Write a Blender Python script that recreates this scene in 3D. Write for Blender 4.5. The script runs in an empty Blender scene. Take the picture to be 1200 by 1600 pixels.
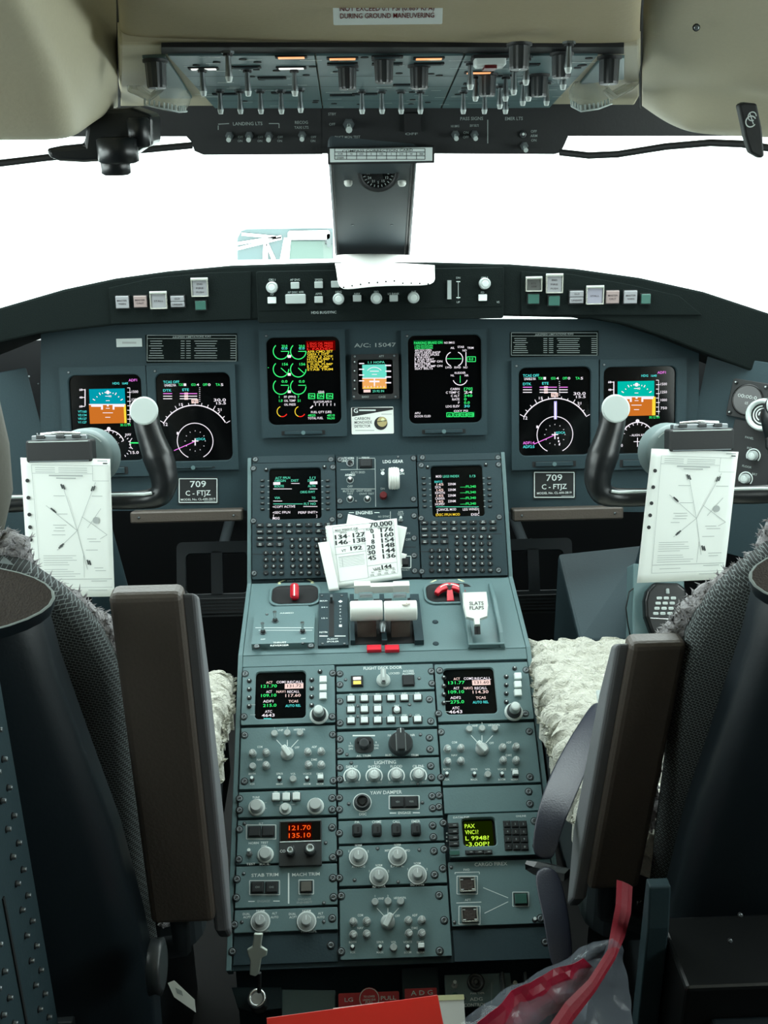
import bpy, math, random
from math import sin, cos, pi, radians, hypot, atan2
from mathutils import Vector, Matrix, noise
random.seed(7)
SC = bpy.context.scene
COL = SC.collection
# ------------------------------------------------------------------ camera
FPX = 1650.0
CAM = Vector((-.05, 0, 1.5))
_ps, _th, _ro = radians(1.9), radians(22), radians(.7)
_f = Vector((sin(_ps)*cos(_th), cos(_ps)*cos(_th), -sin(_th)))
_r0 = Vector((cos(_ps), -sin(_ps), 0)); _u0 = _r0.cross(_f)
_r = _r0*cos(_ro) - _u0*sin(_ro); _u = _r0*sin(_ro) + _u0*cos(_ro)
cd = bpy.data.cameras.new('camera'); cam = bpy.data.objects.new('camera', cd); COL.objects.link(cam)
m = Matrix((_r, _u, -_f)).transposed().to_4x4(); m.translation = CAM; cam.matrix_world = m
cd.sensor_fit = 'VERTICAL'; cd.sensor_height = 24; cd.lens = FPX/1600*24
cd.clip_start = .01; cd.clip_end = 200
SC.camera = cam
# ------------------------------------------------------------------ light: an overcast white sky seen through the windows
W = bpy.data.worlds.new('sky'); SC.world = W; W.use_nodes = True
bg = W.node_tree.nodes['Background']; bg.inputs[0].default_value = (.93, 1.0, .985, 1); bg.inputs[1].default_value = 9.5
SC.view_settings.view_transform = 'Standard'; SC.view_settings.look = 'None'
SC.view_settings.exposure = 0; SC.view_settings.gamma = 1; SC.view_settings.use_curve_mapping = False
def portal(loc, rot, sx, sy):
    l = bpy.data.lights.new('window_portal', 'AREA'); l.shape = 'RECTANGLE'; l.size = sx; l.size_y = sy
    l.cycles.is_portal = True
    o = bpy.data.objects.new('window_portal', l); COL.objects.link(o); o.location = loc; o.rotation_euler = rot
def aft_fill(loc, en, size):      # added, unseen fill lamp behind the crew seats, lifts the lower pedestal
    l = bpy.data.lights.new('fill_light', 'AREA'); l.shape = 'DISK'; l.size = size; l.energy = en; l.color = (1, .93, .8)
    o = bpy.data.objects.new('fill_light', l); COL.objects.link(o); o.location = loc
aft_fill((0, -.35, 1.93), .9, .3)
# ------------------------------------------------------------------ materials
MAT = {}
def mat(n, col=(.5, .5, .5), rough=.5, metal=0, emit=None, es=1.0, bump=0, bs=60, vary=0, trans=0, alpha=1, spec=.5, kind=None, coat=0):
    m_ = bpy.data.materials.new(n); m_.use_nodes = True
    nt = m_.node_tree; b = nt.nodes['Principled BSDF']
    b.inputs['Base Color'].default_value = (*col, 1); b.inputs['Roughness'].default_value = rough
    b.inputs['Metallic'].default_value = metal; b.inputs['Specular IOR Level'].default_value = spec
    if coat: b.inputs['Coat Weight'].default_value = coat
    if emit:
        b.inputs['Emission Color'].default_value = (*emit, 1); b.inputs['Emission Strength'].default_value = es
    if trans: b.inputs['Transmission Weight'].default_value = trans
    if alpha < 1: b.inputs['Alpha'].default_value = alpha
    tc = nt.nodes.new('ShaderNodeTexCoord')
    if vary or bump:
        nz = nt.nodes.new('ShaderNodeTexNoise'); nz.inputs['Scale'].default_value = bs; nz.inputs['Detail'].default_value = 5
        nt.links.new(tc.outputs['Object'], nz.inputs['Vector'])
        if bump:
            bp = nt.nodes.new('ShaderNodeBump'); bp.inputs['Strength'].default_value = bump; bp.inputs['Distance'].default_value = .002
            nt.links.new(nz.outputs['Fac'], bp.inputs['Height']); nt.links.new(bp.outputs['Normal'], b.inputs['Normal'])
        if vary:
            mr = nt.nodes.new('ShaderNodeMapRange'); mr.inputs['To Min'].default_value = 1-vary; mr.inputs['To Max'].default_value = 1+vary
            nt.links.new(nz.outputs['Fac'], mr.inputs['Value'])
            mx = nt.nodes.new('ShaderNodeVectorMath'); mx.operation = 'SCALE'; mx.inputs[0].default_value = col
            nt.links.new(mr.outputs['Result'], mx.inputs['Scale']); nt.links.new(mx.outputs['Vector'], b.inputs['Base Color'])
    MAT[n] = m_
    return m_
mat('panel', (.108, .182, .190), .45, bump=.08, bs=400, vary=.06)
mat('panel2', (.023, .044, .052), .6, spec=.25, bump=.1, bs=300, vary=.08)  # panel paint darkened to imitate the glareshield's shade on the main panel
mat('gap', (.004, .005, .006), .7)
mat('glare', (.005, .0085, .008), .95, spec=.12, bump=.3, bs=500, vary=.15)
mat('black', (.005, .006, .0065), .35)
mat('blackm', (.012, .014, .015), .6, bump=.1, bs=200)
mat('rubber', (.008, .010, .011), .33)
mat('screen', (.0015, .0018, .002), .12, spec=.35)
mat('dark_key', (.012, .016, .018), .45)
mat('knob_grey', (.36, .41, .40), .4)
mat('knob_light', (.55, .62, .60), .35)
mat('knob_clear', (.42, .47, .46), .2, coat=.4)
mat('knob_dark', (.03, .036, .038), .4)
mat('btn_white', (.72, .80, .78), .45)
mat('ink', (.72, .80, .78), .6)
mat('inkdim', (.30, .35, .34), .6)
mat('chrome', (.6, .62, .62), .25, metal=1)
mat('steel', (.22, .25, .26), .38, metal=.8)
mat('stud', (.18, .21, .22), .4, metal=.5)
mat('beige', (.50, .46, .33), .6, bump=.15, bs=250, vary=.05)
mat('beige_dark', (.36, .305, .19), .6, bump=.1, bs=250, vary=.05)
mat('white_plastic', (.80, .83, .78), .3)
mat('red', (.62, .012, .03), .35)
mat('red_dark', (.12, .008, .01), .4)
mat('red_folder', (.60, .02, .012), .3, vary=.05, bs=20)
mat('red_strap', (.24, .005, .018), .55, bump=.2, bs=300)
mat('paper', (.80, .84, .80), .7, bump=.1, bs=40)
mat('paper_ink', (.05, .06, .06), .8)
mat('paper_grey', (.40, .43, .42), .8)
mat('leather', (.085, .070, .058), .5, bump=.25, bs=260, vary=.12)
mat('leather_grey', (.16, .165, .175), .5, bump=.15, bs=260)
mat('navy', (.006, .0115, .0155), .45, bump=.1, bs=200)
mat('seat_frame', (.014, .020, .023), .55)
mat('velcro', (.045, .036, .03), .95, bump=.8, bs=500, vary=.5)
mat('yellow_ink', (.75, .78, .45), .6)
mat('tan_blob', (.10, .098, .082), .8, bump=.3, bs=120, vary=.1)
mat('green_key', (.02, .09, .07), .5)
mat('grey_floor', (.02, .02, .02), .9)
mat('metal_post', (.040, .056, .064), .65, metal=0, vary=.05)
mat('lever_metal', (.50, .56, .50), .3, metal=.2)
mat('lum', (.30, .17, .10), .4, emit=(1, .42, .16), es=1.1)
mat('lumw', (.8, .8, .8), .4, emit=(1, .97, .92), es=.9)
mat('lumy', (.5, .4, .1), .4, emit=(1, .75, .08), es=.9)
for n_, c_ in dict(e_grn=(.05, 1, .22), e_cyn=(.10, .85, .80), e_wht=(1, .93, 1), e_mag=(1, .25, .95), e_red=(1, .03, .02), e_yel=(1, .72, .05),
                   e_sky=(.0, .33, .42), e_sky2=(.0, .50, .40), e_gnd=(.62, .17, .02), e_org=(1, .10, .01), e_lime=(.62, 1, .06), e_teal=(.12, .75, .50),
                   e_grnb=(.0, .07, .015), e_redb=(.10, .0, .0), e_limeb=(.006, .012, .0), e_orgb=(.03, .001, .0), e_skyc=(.15, .75, .60), e_gndc=(.9, .42, .12), e_pnk=(1, .74, .68), e_lav=(.55, .5, 1)).items():
    mat(n_, (0, 0, 0), .5, emit=c_, es=1.0, spec=0)
def fabric_mesh():
    m_ = mat('mesh_fabric', (.05, .06, .06), .9); nt = m_.node_tree; b = nt.nodes['Principled BSDF']
    tc = nt.nodes.new('ShaderNodeTexCoord'); mp = nt.nodes.new('ShaderNodeMapping'); mp.inputs['Scale'].default_value = (1, 1, 1)
    mp.inputs['Rotation'].default_value = (0, radians(-20), 0)
    bk = nt.nodes.new('ShaderNodeTexBrick'); bk.inputs['Scale'].default_value = 95; bk.inputs['Mortar Size'].default_value = .035
    bk.inputs['Brick Width'].default_value = .5; bk.inputs['Row Height'].default_value = .3; bk.inputs['Mortar Smooth'].default_value = .4
    bk.inputs['Color1'].default_value = (.012, .015, .015, 1); bk.inputs['Color2'].default_value = (.02, .024, .024, 1); bk.inputs['Mortar'].default_value = (.17, .20, .20, 1)
    sw = nt.nodes.new('ShaderNodeSeparateXYZ'); cb = nt.nodes.new('ShaderNodeCombineXYZ')
    nt.links.new(tc.outputs['Object'], mp.inputs[0]); nt.links.new(mp.outputs[0], sw.inputs[0])
    nt.links.new(sw.outputs[0], cb.inputs[0]); nt.links.new(sw.outputs[2], cb.inputs[1]); nt.links.new(cb.outputs[0], bk.inputs['Vector'])
    nt.links.new(bk.outputs['Color'], b.inputs['Base Color'])
    bp = nt.nodes.new('ShaderNodeBump'); bp.inputs['Strength'].default_value = .6; bp.inputs['Distance'].default_value = .002
    nt.links.new(bk.outputs['Fac'], bp.inputs['Height']); nt.links.new(bp.outputs['Normal'], b.inputs['Normal'])
fabric_mesh()
def wool(n, col):
    m_ = mat(n, col, .95, spec=.1); nt = m_.node_tree; b = nt.nodes['Principled BSDF']
    tc = nt.nodes.new('ShaderNodeTexCoord'); nz = nt.nodes.new('ShaderNodeTexNoise'); nz.inputs['Scale'].default_value = 120; nz.inputs['Detail'].default_value = 4
    nz.inputs['Distortion'].default_value = 1.5
    nt.links.new(tc.outputs['Object'], nz.inputs['Vector'])
    bp = nt.nodes.new('ShaderNodeBump'); bp.inputs['Strength'].default_value = 1.0; bp.inputs['Distance'].default_value = .006
    nt.links.new(nz.outputs['Fac'], bp.inputs['Height']); nt.links.new(bp.outputs['Normal'], b.inputs['Normal'])
    b.inputs['Sheen Weight'].default_value = .3
mat('belt', (.014, .017, .030), .38, bump=.2, bs=400)
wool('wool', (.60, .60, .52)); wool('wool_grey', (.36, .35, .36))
def clear_mat(n, col, fac, rough=.1):
    m_ = bpy.data.materials.new(n); m_.use_nodes = True; nt = m_.node_tree; nt.nodes.clear()
    o = nt.nodes.new('ShaderNodeOutputMaterial'); t = nt.nodes.new('ShaderNodeBsdfTransparent'); g = nt.nodes.new('ShaderNodeBsdfPrincipled')
    g.inputs['Base Color'].default_value = (*col, 1); g.inputs['Roughness'].default_value = rough
    mx = nt.nodes.new('ShaderNodeMixShader'); mx.inputs[0].default_value = fac
    nt.links.new(t.outputs[0], mx.inputs[1]); nt.links.new(g.outputs[0], mx.inputs[2]); nt.links.new(mx.outputs[0], o.inputs[0])
    MAT[n] = m_
def pane_mat(n, tint):
    m_ = bpy.data.materials.new(n); m_.use_nodes = True; nt = m_.node_tree; nt.nodes.clear()
    o = nt.nodes.new('ShaderNodeOutputMaterial'); t = nt.nodes.new('ShaderNodeBsdfTransparent'); t.inputs[0].default_value = (*tint, 1)
    g = nt.nodes.new('ShaderNodeBsdfGlossy'); g.inputs['Roughness'].default_value = .02
    mx = nt.nodes.new('ShaderNodeMixShader'); mx.inputs[0].default_value = .03
    nt.links.new(t.outputs[0], mx.inputs[1]); nt.links.new(g.outputs[0], mx.inputs[2]); nt.links.new(mx.outputs[0], o.inputs[0])
    MAT[n] = m_
clear_mat('clear_plastic', (.62, .64, .56), .38, .12)
clear_mat('bag_plastic', (.34, .39, .46), .13, .12)
clear_mat('bag_red', (.32, .010, .035), .85, .3)
pane_mat('glass', (.95, .985, .98))
# outside things
mat('apron', (.55, .57, .56), .9, vary=.1, bs=1)
mat('truck_white', (.75, .77, .76), .5)
mat('truck_glass', (.048, .080, .082), .2)
mat('truck_green', (.062, .098, .084), .6)
mat('truck_dark', (.05, .07, .07), .6)
# ------------------------------------------------------------------ mesh building
_TX = {}
_fc = bpy.data.curves.new('_lettering', 'FONT'); _fc.resolution_u = 2; _fc.offset = .010; _fo = bpy.data.objects.new('_lettering', _fc); COL.objects.link(_fo)
def textmesh(s):
    if s not in _TX:
        _fc.body = s; dg = bpy.context.evaluated_depsgraph_get(); dg.update()
        me = _fo.evaluated_get(dg).to_mesh()
        vs = [(v.co.x, v.co.y) for v in me.vertices]; fs = [tuple(p.vertices) for p in me.polygons]
        _fo.evaluated_get(dg).to_mesh_clear()
        xs = [v[0] for v in vs] or [0, 1]
        _TX[s] = (vs, fs, min(xs), max(xs))
    return _TX[s]
def rrect(cx, cy, w, h, r, n=4):
    r = min(r, w/2-1e-6, h/2-1e-6); p = []
    for (sx, sy, a0) in ((1, 1, 0), (-1, 1, 90), (-1, -1, 180), (1, -1, 270)):
        for k in range(n+1):
            a = radians(a0+90*k/n)
            p.append((cx+sx*(w/2-r)+r*cos(a), cy+sy*(h/2-r)+r*sin(a)))
    return p
class MB:
    def __init__(s): s.v = []; s.f = []; s.m = []; s.sm = []
    def add(s, vs, fs, mt, smooth=False):
        o = len(s.v); s.v += [tuple(v) for v in vs]
        for f in fs: s.f.append(tuple(i+o for i in f)); s.m.append(mt); s.sm.append(smooth)
        return s
    def ring(s, rings, mt, smooth=False, cap0=True, cap1=True, closed=True):
        n = len(rings[0]); vs = [p for r in rings for p in r]; fs = []
        for k in range(len(rings)-1):
            for i in range(n if closed else n-1):
                j = (i+1) % n
                fs.append((k*n+i, k*n+j, (k+1)*n+j, (k+1)*n+i))
        s.add(vs, fs, mt, smooth)
        if cap0: s.add(rings[0], [tuple(reversed(range(n)))], mt)
        if cap1: s.add(rings[-1], [tuple(range(n))], mt)
        return s
    def box(s, x0, y0, z0, x1, y1, z1, mt):
        return s.ring([[(x0, y0, z), (x1, y0, z), (x1, y1, z), (x0, y1, z)] for z in (z0, z1)], mt)
    def rbox(s, cx, cy, w, h, z0, z1, r, mt, ch=0, n=3, smooth=False):
        rs = [[(x, y, z0) for x, y in rrect(cx, cy, w, h, r, n)]]
        if ch:
            rs.append([(x, y, z1-ch) for x, y in rrect(cx, cy, w, h, r, n)])
            rs.append([(x, y, z1) for x, y in rrect(cx, cy, w-2*ch, h-2*ch, max(r-ch, ch*.3), n)])
        else: rs.append([(x, y, z1) for x, y in rrect(cx, cy, w, h, r, n)])
        return s.ring(rs, mt, smooth)
    def frame(s, o, i, z0, z1, ro, ri, mt, zi=None, n=5):   # o,i = (cx,cy,w,h)
        A = rrect(*o, ro, n); B = rrect(*i, ri, n); zi = z1 if zi is None else zi
        rs = [[(x, y, z0) for x, y in A], [(x, y, z1) for x, y in A], [(x, y, z1) for x, y in rrect(i[0], i[1], i[2]+.003, i[3]+.003, ri+.0015, n)],
              [(x, y, zi-.0015) for x, y in B], [(x, y, z0) for x, y in B]]
        return s.ring(rs, mt, False, False, False)
    def lathe(s, prof, mt, c=(0, 0), n=16, smooth=True, cap0=False, cap1=True, z=0):
        return s.ring([[(c[0]+r*cos(2*pi*k/n), c[1]+r*sin(2*pi*k/n), z+h) for k in range(n)] for r, h in prof], mt, smooth, cap0, cap1)
    def cyl(s, c, r, z0, z1, mt, n=16, ch=0):
        p = [(r, z0), (r, z1-ch), (r-ch, z1)] if ch else [(r, z0), (r, z1)]
        return s.lathe(p, mt, c, n, smooth=False, cap0=True)
    def tube(s, pts, rad, mt, n=10, cap=True, flat=None):
        P = [Vector(p) for p in pts]; R = rad if isinstance(rad, (list, tuple)) else [rad]*len(P)
        t0 = (P[1]-P[0]).normalized(); a = Vector((0, 0, 1)) if abs(t0.z) < .9 else Vector((1, 0, 0))
        nx = t0.cross(a).normalized(); rings = []
        for k, p in enumerate(P):
            t = (P[min(k+1, len(P)-1)]-P[max(k-1, 0)]).normalized()
            nx = (nx - t*nx.dot(t)).normalized(); ny = t.cross(nx)
            rings.append([tuple(p+(nx*cos(2*pi*i/n)+ny*sin(2*pi*i/n)*(flat or 1))*R[k]) for i in range(n)])
        return s.ring(rings, mt, True, cap, cap)
    def prism(s, poly, z0, z1, mt):
        return s.ring([[(x, y, z0) for x, y in poly], [(x, y, z1) for x, y in poly]], mt)
    def prismx(s, poly, x0, x1, mt):     # poly in (y,z), extruded along x
        return s.ring([[(x0, y, z) for y, z in poly], [(x1, y, z) for y, z in poly]], mt)
    # flat marks at height z
    def rect(s, cx, cy, w, h, z, mt): return s.add([(cx-w/2, cy-h/2, z), (cx+w/2, cy-h/2, z), (cx+w/2, cy+h/2, z), (cx-w/2, cy+h/2, z)], [(0, 1, 2, 3)], mt)
    def line(s, p, q, w, z, mt):
        dx, dy = q[0]-p[0], q[1]-p[1]; L = hypot(dx, dy) or 1; nx, ny = -dy/L*w/2, dx/L*w/2
        return s.add([(p[0]+nx, p[1]+ny, z), (p[0]-nx, p[1]-ny, z), (q[0]-nx, q[1]-ny, z), (q[0]+nx, q[1]+ny, z)], [(0, 1, 2, 3)], mt)
    def arc(s, c, r, a0, a1, w, z, mt, n=20):
        a0, a1 = radians(a0), radians(a1)
        vs = []; 
        for k in range(n+1):
            a = a0+(a1-a0)*k/n
            vs += [(c[0]+(r+w/2)*cos(a), c[1]+(r+w/2)*sin(a), z), (c[0]+(r-w/2)*cos(a), c[1]+(r-w/2)*sin(a), z)]
        return s.add(vs, [(2*k, 2*k+1, 2*k+3, 2*k+2) for k in range(n)], mt)
    def disc(s, c, r, z, mt, n=12): return s.add([(c[0]+r*cos(2*pi*k/n), c[1]+r*sin(2*pi*k/n), z) for k in range(n)], [tuple(range(n))], mt)
    def box_line(s, cx, cy, w, h, t, z, mt):
        for (a, b) in (((-1, -1), (1, -1)), ((1, -1), (1, 1)), ((1, 1), (-1, 1)), ((-1, 1), (-1, -1))):
            s.line((cx+a[0]*w/2, cy+a[1]*h/2), (cx+b[0]*w/2, cy+b[1]*h/2), t, z, mt)
        return s
    def text(s, t, x, y, h, z, mt, al='c', w=None, rot=0, sx=1.0):
        vs, fs, a, b = textmesh(t); k = h/.72; kx = k*sx
        if w: kx = w/max(b-a, .01)
        off = {'c': -(a+b)/2, 'l': -a, 'r': -b}[al]; c_, s_ = cos(radians(rot)), sin(radians(rot)); P = []
        for (vx, vy) in vs:
            X = (vx+off)*kx; Y = (vy-.36)*k
            P.append((x+X*c_-Y*s_, y+X*s_+Y*c_, z))
        return s.add(P, fs, mt)
    def mesh(s, name):
        me = bpy.data.meshes.new(name); me.from_pydata(s.v, [], s.f)
        ks = list(dict.fromkeys(s.m))
        for k in ks: me.materials.append(MAT[k])
        ix = {k: i for i, k in enumerate(ks)}
        for p, k, sm in zip(me.polygons, s.m, s.sm): p.material_index = ix[k]; p.use_smooth = sm
        me.update(); return me
    def build(s, name, parent=None, loc=(0, 0, 0), mtx=None, bevel=0, subsurf=0, seg=2, solid=0):
        o = bpy.data.objects.new(name, s.mesh(name)); COL.objects.link(o)
        if parent: o.parent = parent
        if mtx is not None: o.matrix_world = mtx
        else: o.location = loc
        if subsurf or bevel or solid: weld(o.data)
        if solid:
            md = o.modifiers.new('thickness', 'SOLIDIFY'); md.thickness = solid; md.offset = 0
        if bevel:
            b = o.modifiers.new('bevel', 'BEVEL'); b.width = bevel; b.segments = seg; b.limit_method = 'ANGLE'; b.angle_limit = radians(35)
        if subsurf:
            b = o.modifiers.new('smooth', 'SUBSURF'); b.levels = b.render_levels = subsurf
        if subsurf:
            for p in o.data.polygons: p.use_smooth = True
        return o
def weld(me):
    import bmesh
    b = bmesh.new(); b.from_mesh(me); bmesh.ops.remove_doubles(b, verts=b.verts, dist=1e-5)
    bmesh.ops.recalc_face_normals(b, faces=b.faces); b.to_mesh(me); b.free()
_SH = {}
def shared(key, fn):
    if key not in _SH:
        b = MB(); fn(b); _SH[key] = b.mesh(key)
    return _SH[key]
def part(name, me, parent, loc=(0, 0, 0), rz=0, rx=0, ry=0):
    o = bpy.data.objects.new(name, me); COL.objects.link(o); o.parent = parent; o.location = loc; o.rotation_euler = (rx, ry, rz)
    return o
def tag(o, label=None, cat=None, group=None, kind=None):
    if label: o['label'] = label
    if cat: o['category'] = cat
    if group: o['group'] = group
    if kind: o['kind'] = kind
    return o
def thing(name, label, cat, loc=(0, 0, 0), mtx=None, group=None):
    o = bpy.data.objects.new(name, None); COL.objects.link(o); o.empty_display_size = .02
    if mtx is not None: o.matrix_world = mtx
    else: o.location = loc
    return tag(o, label, cat, group)
def struct(name, mb, **k): return tag(mb.build(name, **k), kind='structure')
# ------------------------------------------------------------------ construction planes of the flight deck
def ray(px, py): return _f + _r*((px-600)/FPX) - _u*((py-800)/FPX)
def at(px, py, y):
    d = ray(px, py); return CAM + d*((y-CAM.y)/d.y)
class Frame:      # flat face through o, rising forward at angle a (degrees)
    def __init__(s, o, a, yaw=0):
        a = radians(a); s.o = Vector(o); s.X = Vector((1, 0, 0)); s.V = Vector((0, cos(a), sin(a))); s.N = s.X.cross(s.V)
        if yaw:
            R = Matrix.Rotation(radians(yaw), 3, 'Z'); s.X = R@s.X; s.V = R@s.V; s.N = R@s.N
        s.R = Matrix((s.X, s.V, s.N)).transposed().to_4x4()
    def hit(s, px, py, w=0):
        o = s.o+s.N*w; d = ray(px, py); t = (o-CAM).dot(s.N)/d.dot(s.N); return CAM+d*t
    def uv(s, px, py, w=0):
        p = s.hit(px, py, w)-s.o; return p.dot(s.X), p.dot(s.V)
    def P(s, u, v, w=0): return s.o+s.X*u+s.V*v+s.N*w
    def M(s, u, v, w=0): m_ = s.R.copy(); m_.translation = s.P(u, v, w); return m_
FPED = Frame((0, 1.52, .61), 36)
FTHR = Frame(FPED.hit(597, 1018), 9); FTHR.o.x = 0
FCDU = Frame(FTHR.hit(590, 906), 53); FCDU.o.x = 0
FMAIN = Frame(FCDU.hit(588, 712), 75); FMAIN.o.x = 0
FGL = Frame(FMAIN.hit(584, 497)+Vector((0, -.075, 0)), 82); FGL.o.x = 0
FOH = Frame((0, 1.50, 1.474), 172.4)
FOF = Frame((0, 1.50, 1.474), 96)
FPOST = Frame((0, 2.13, 1.185), 160)
class Unit:
    def __init__(s, name, label, cat, F, box, group=None, w=0, uvr=None):
        x0, y0, x1, y1 = box; xm, ym = (x0+x1)/2, (y0+y1)/2
        s.F = F; s.w = w
        u0 = F.uv(x0, ym, w)[0]; u1 = F.uv(x1, ym, w)[0]; v1 = F.uv(xm, y0, w)[1]; v0 = F.uv(xm, y1, w)[1]
        if uvr: u0, u1 = uvr
        s.uc, s.vc = (u0+u1)/2, (v0+v1)/2; s.W, s.H = abs(u1-u0), abs(v1-v0); s.s = s.W/(x1-x0); s.sv = s.H/(y1-y0)
        s.root = thing(name, label, cat, mtx=F.M(s.uc, s.vc, w), group=group)
        s.t = 0; s.pl = MB()
    def L(s, px, py, h=0):
        u, v = s.F.uv(px, py, s.w+h); return (u-s.uc, v-s.vc)
    def plate(s, t=.004, mt='panel', inset=.0008, r=.001, ch=.0006):
        s.t = t; s.pl.rbox(0, 0, s.W-2*inset, s.H-2*inset, -.004, t, r, mt, ch); return s
    def txt(s, px, py, t, h=5, mt='ink', al='c', w=None, dz=.0003, rot=0, sx=1.0, mb=None):
        x, y = s.L(px, py, s.t); (mb or s.pl).text(t, x, y, h*s.s, s.t+dz, mt, al, w and w*s.s, rot, sx); return s
    def ln(s, x0, y0, x1, y1, t=1.2, mt='ink', mb=None, dz=.0003):
        (mb or s.pl).line(s.L(x0, y0, s.t), s.L(x1, y1, s.t), t*s.s, s.t+dz, mt); return s
    def dash(s, cx, cy, w, h=2, mt='inkdim'): s.ln(cx-w/2, cy, cx+w/2, cy, h, mt); return s
    def bx(s, x0, y0, x1, y1, t=1.2, mt='ink'):
        for a in ((x0, y0, x1, y0), (x1, y0, x1, y1), (x1, y1, x0, y1), (x0, y1, x0, y0)): s.ln(*a, t=t, mt=mt)
        return s
    def put(s, name, me, px, py, rz=0, h=None, dz=0):
        z = s.t+dz; x, y = s.L(px, py, z if h is None else h); return part(name, me, s.root, (x, y, z), radians(rz))
    def sub(s, name, mb): return mb.build(name, s.root)
    def studs(s, pts):
        for p in pts: s.put('fastener', SHM['stud'], *p, rz=random.uniform(0, 90))
        return s
    def screws(s, pts):
        for p in pts: s.put('screw', SHM['screw'], *p)
        return s
    def done(s, name='faceplate'): s.face = s.pl.build(name, s.root); return s
# shared small fittings, metres
SHM = {}
def reg(k, fn): SHM[k] = shared(k, fn)
reg('stud', lambda b: (b.lathe([(.0060, -.001), (.0060, .0004), (.0052, .0004), (.0048, -.0002)], 'gap', n=14, cap1=False), b.lathe([(.0044, -.001), (.0044, .0012), (.0030, .0018), (.0022, .0010)], 'stud', n=12), b.box(-.003, -.0005, .0010, .003, .0005, .0015, 'gap')))
reg('screw', lambda b: (b.cyl((0, 0), .0027, -.001, .0006, 'gap', 10), b.lathe([(.0020, 0), (.0020, .0010), (.0012, .0013)], 'steel', n=10)))
reg('pot', lambda b: (b.lathe([(.0062, 0), (.0062, .0006), (.005, .0008)], 'inkdim', n=16), b.lathe([(.0055, .0005), (.0052, .0075), (.0052, .0085), (.0046, .0092)], 'knob_clear', n=14), b.rect(0, .0018, .0011, .0050, .0096, 'ink'), b.arc((0, 0), .0036, 200, 340, .0007, .0095, 'knob_dark', 8)))
reg('potlow', lambda b: (b.lathe([(.0056, 0), (.0052, .0045), (.0045, .0055)], 'knob_grey', n=14), b.rect(0, .0012, .0009, .004, .0058, 'inkdim')))
def _sel(b):
    b.lathe([(.0105, 0), (.0105, .003), (.0090, .0050), (.0070, .0055)], 'knob_grey', n=20)
    b.rbox(0, .001, .0085, .020, .005, .015, .002, 'knob_light', .0012); b.rect(0, .008, .0016, .006, .0152, 'ink')
reg('selector', _sel)
reg('toggle', lambda b: (b.cyl((0, 0), .0046, 0, .0016, 'steel', 6), b.cyl((0, 0), .0034, .0016, .003, 'steel', 12), b.tube([(0, 0, .002), (0, .0018, .009), (0, .0024, .0135)], [.0012, .0019, .0026], 'knob_light', 8)))
reg('toggle_dn', lambda b: (b.cyl((0, 0), .0046, 0, .0016, 'steel', 6), b.cyl((0, 0), .0034, .0016, .003, 'steel', 12), b.tube([(0, 0, .002), (0, -.0018, .009), (0, -.0024, .0135)], [.0012, .0019, .0026], 'knob_light', 8)))
reg('minitog', lambda b: (b.cyl((0, 0), .0036, 0, .0012, 'gap', 10), b.tube([(0, 0, .0005), (0, .001, .0045), (0, .0012, .007)], [.0012, .0020, .0024], 'btn_white', 8)))
reg('longtog', lambda b: (b.cyl((0, 0), .0060, 0, .002, 'steel', 6), b.cyl((0, 0), .0045, .002, .004, 'blackm', 12), b.tube([(0, 0, .003), (0, -.001, .016), (0, -.001, .0205), (0, -.001, .0235)], [.0022, .0030, .0036, .0030], 'steel', 8), b.tube([(0, -.001, .0215), (0, -.001, .0260)], [.0036, .0024], 'knob_light', 8)))
reg('whitebtn', lambda b: (b.rbox(0, 0, .0150, .0125, 0, .0008, .0008, 'gap'), b.rbox(0, .0006, .0116, .0098, .0005, .0045, .0012, 'btn_white', .0009)))
reg('blackbtn', lambda b: (b.cyl((0, 0), .0040, 0, .0006, 'gap', 12), b.lathe([(.0030, 0), (.0030, .0030), (.0016, .0040)], 'knob_dark', n=10), b.disc((0, .0006), .0012, .00405, 'ink', 8)))
def _rot(b):      # grey rotary knob on a pale skirt
    b.lathe([(.0145, 0), (.0145, .0012), (.0118, .0016)], 'knob_grey', n=22); b.arc((0, 0), .0133, 0, 360, .0012, .0015, 'ink', 24)
    b.lathe([(.0082, .0012), (.0074, .012), (.0074, .0128), (.0066, .0138)], 'knob_clear', n=16); b.rect(0, .003, .0012, .006, .0140, 'ink')
reg('rotary', _rot)
def _lt(b):
    b.arc((0, 0), .0125, -35, 215, .0020, .0003, 'ink', 18)
    b.lathe([(.0095, 0), (.0088, .0105), (.0078, .0118)], 'knob_grey', n=18); b.lathe([(.0060, .0118), (.0045, .0124)], 'knob_light', n=14); b.rect(.001, .003, .0011, .007, .0128, 'ink')
reg('dimmer', _lt)
def _tun(b):      # stacked tuning knob
    b.lathe([(.0150, 0), (.0150, .0020), (.0130, .0030)], 'knob_light', n=22); b.lathe([(.0115, .0028), (.0112, .012), (.0095, .0135)], 'knob_dark', n=20)
    b.lathe([(.0085, .013), (.0080, .026), (.0072, .0275)], 'knob_grey', n=18); b.lathe([(.0066, .0275), (.0050, .0284)], 'knob_light', n=16)
reg('tuning', _tun)
def _oh(b):       # ribbed black knob of the overhead panel
    b.lathe([(.0115, 0), (.0115, .002), (.0085, .003)], 'blackm', n=16); n = 24
    b.ring([[((r+.0006*(k % 2))*cos(2*pi*k/n), (r+.0006*(k % 2))*sin(2*pi*k/n), h) for k in range(n)] for r, h in ((.0090, .002), (.0082, .020), (.0076, .022))], 'knob_dark')
    b.rect(0, .003, .0012, .006, .0222, 'ink')
reg('ohknob', _oh)
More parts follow.
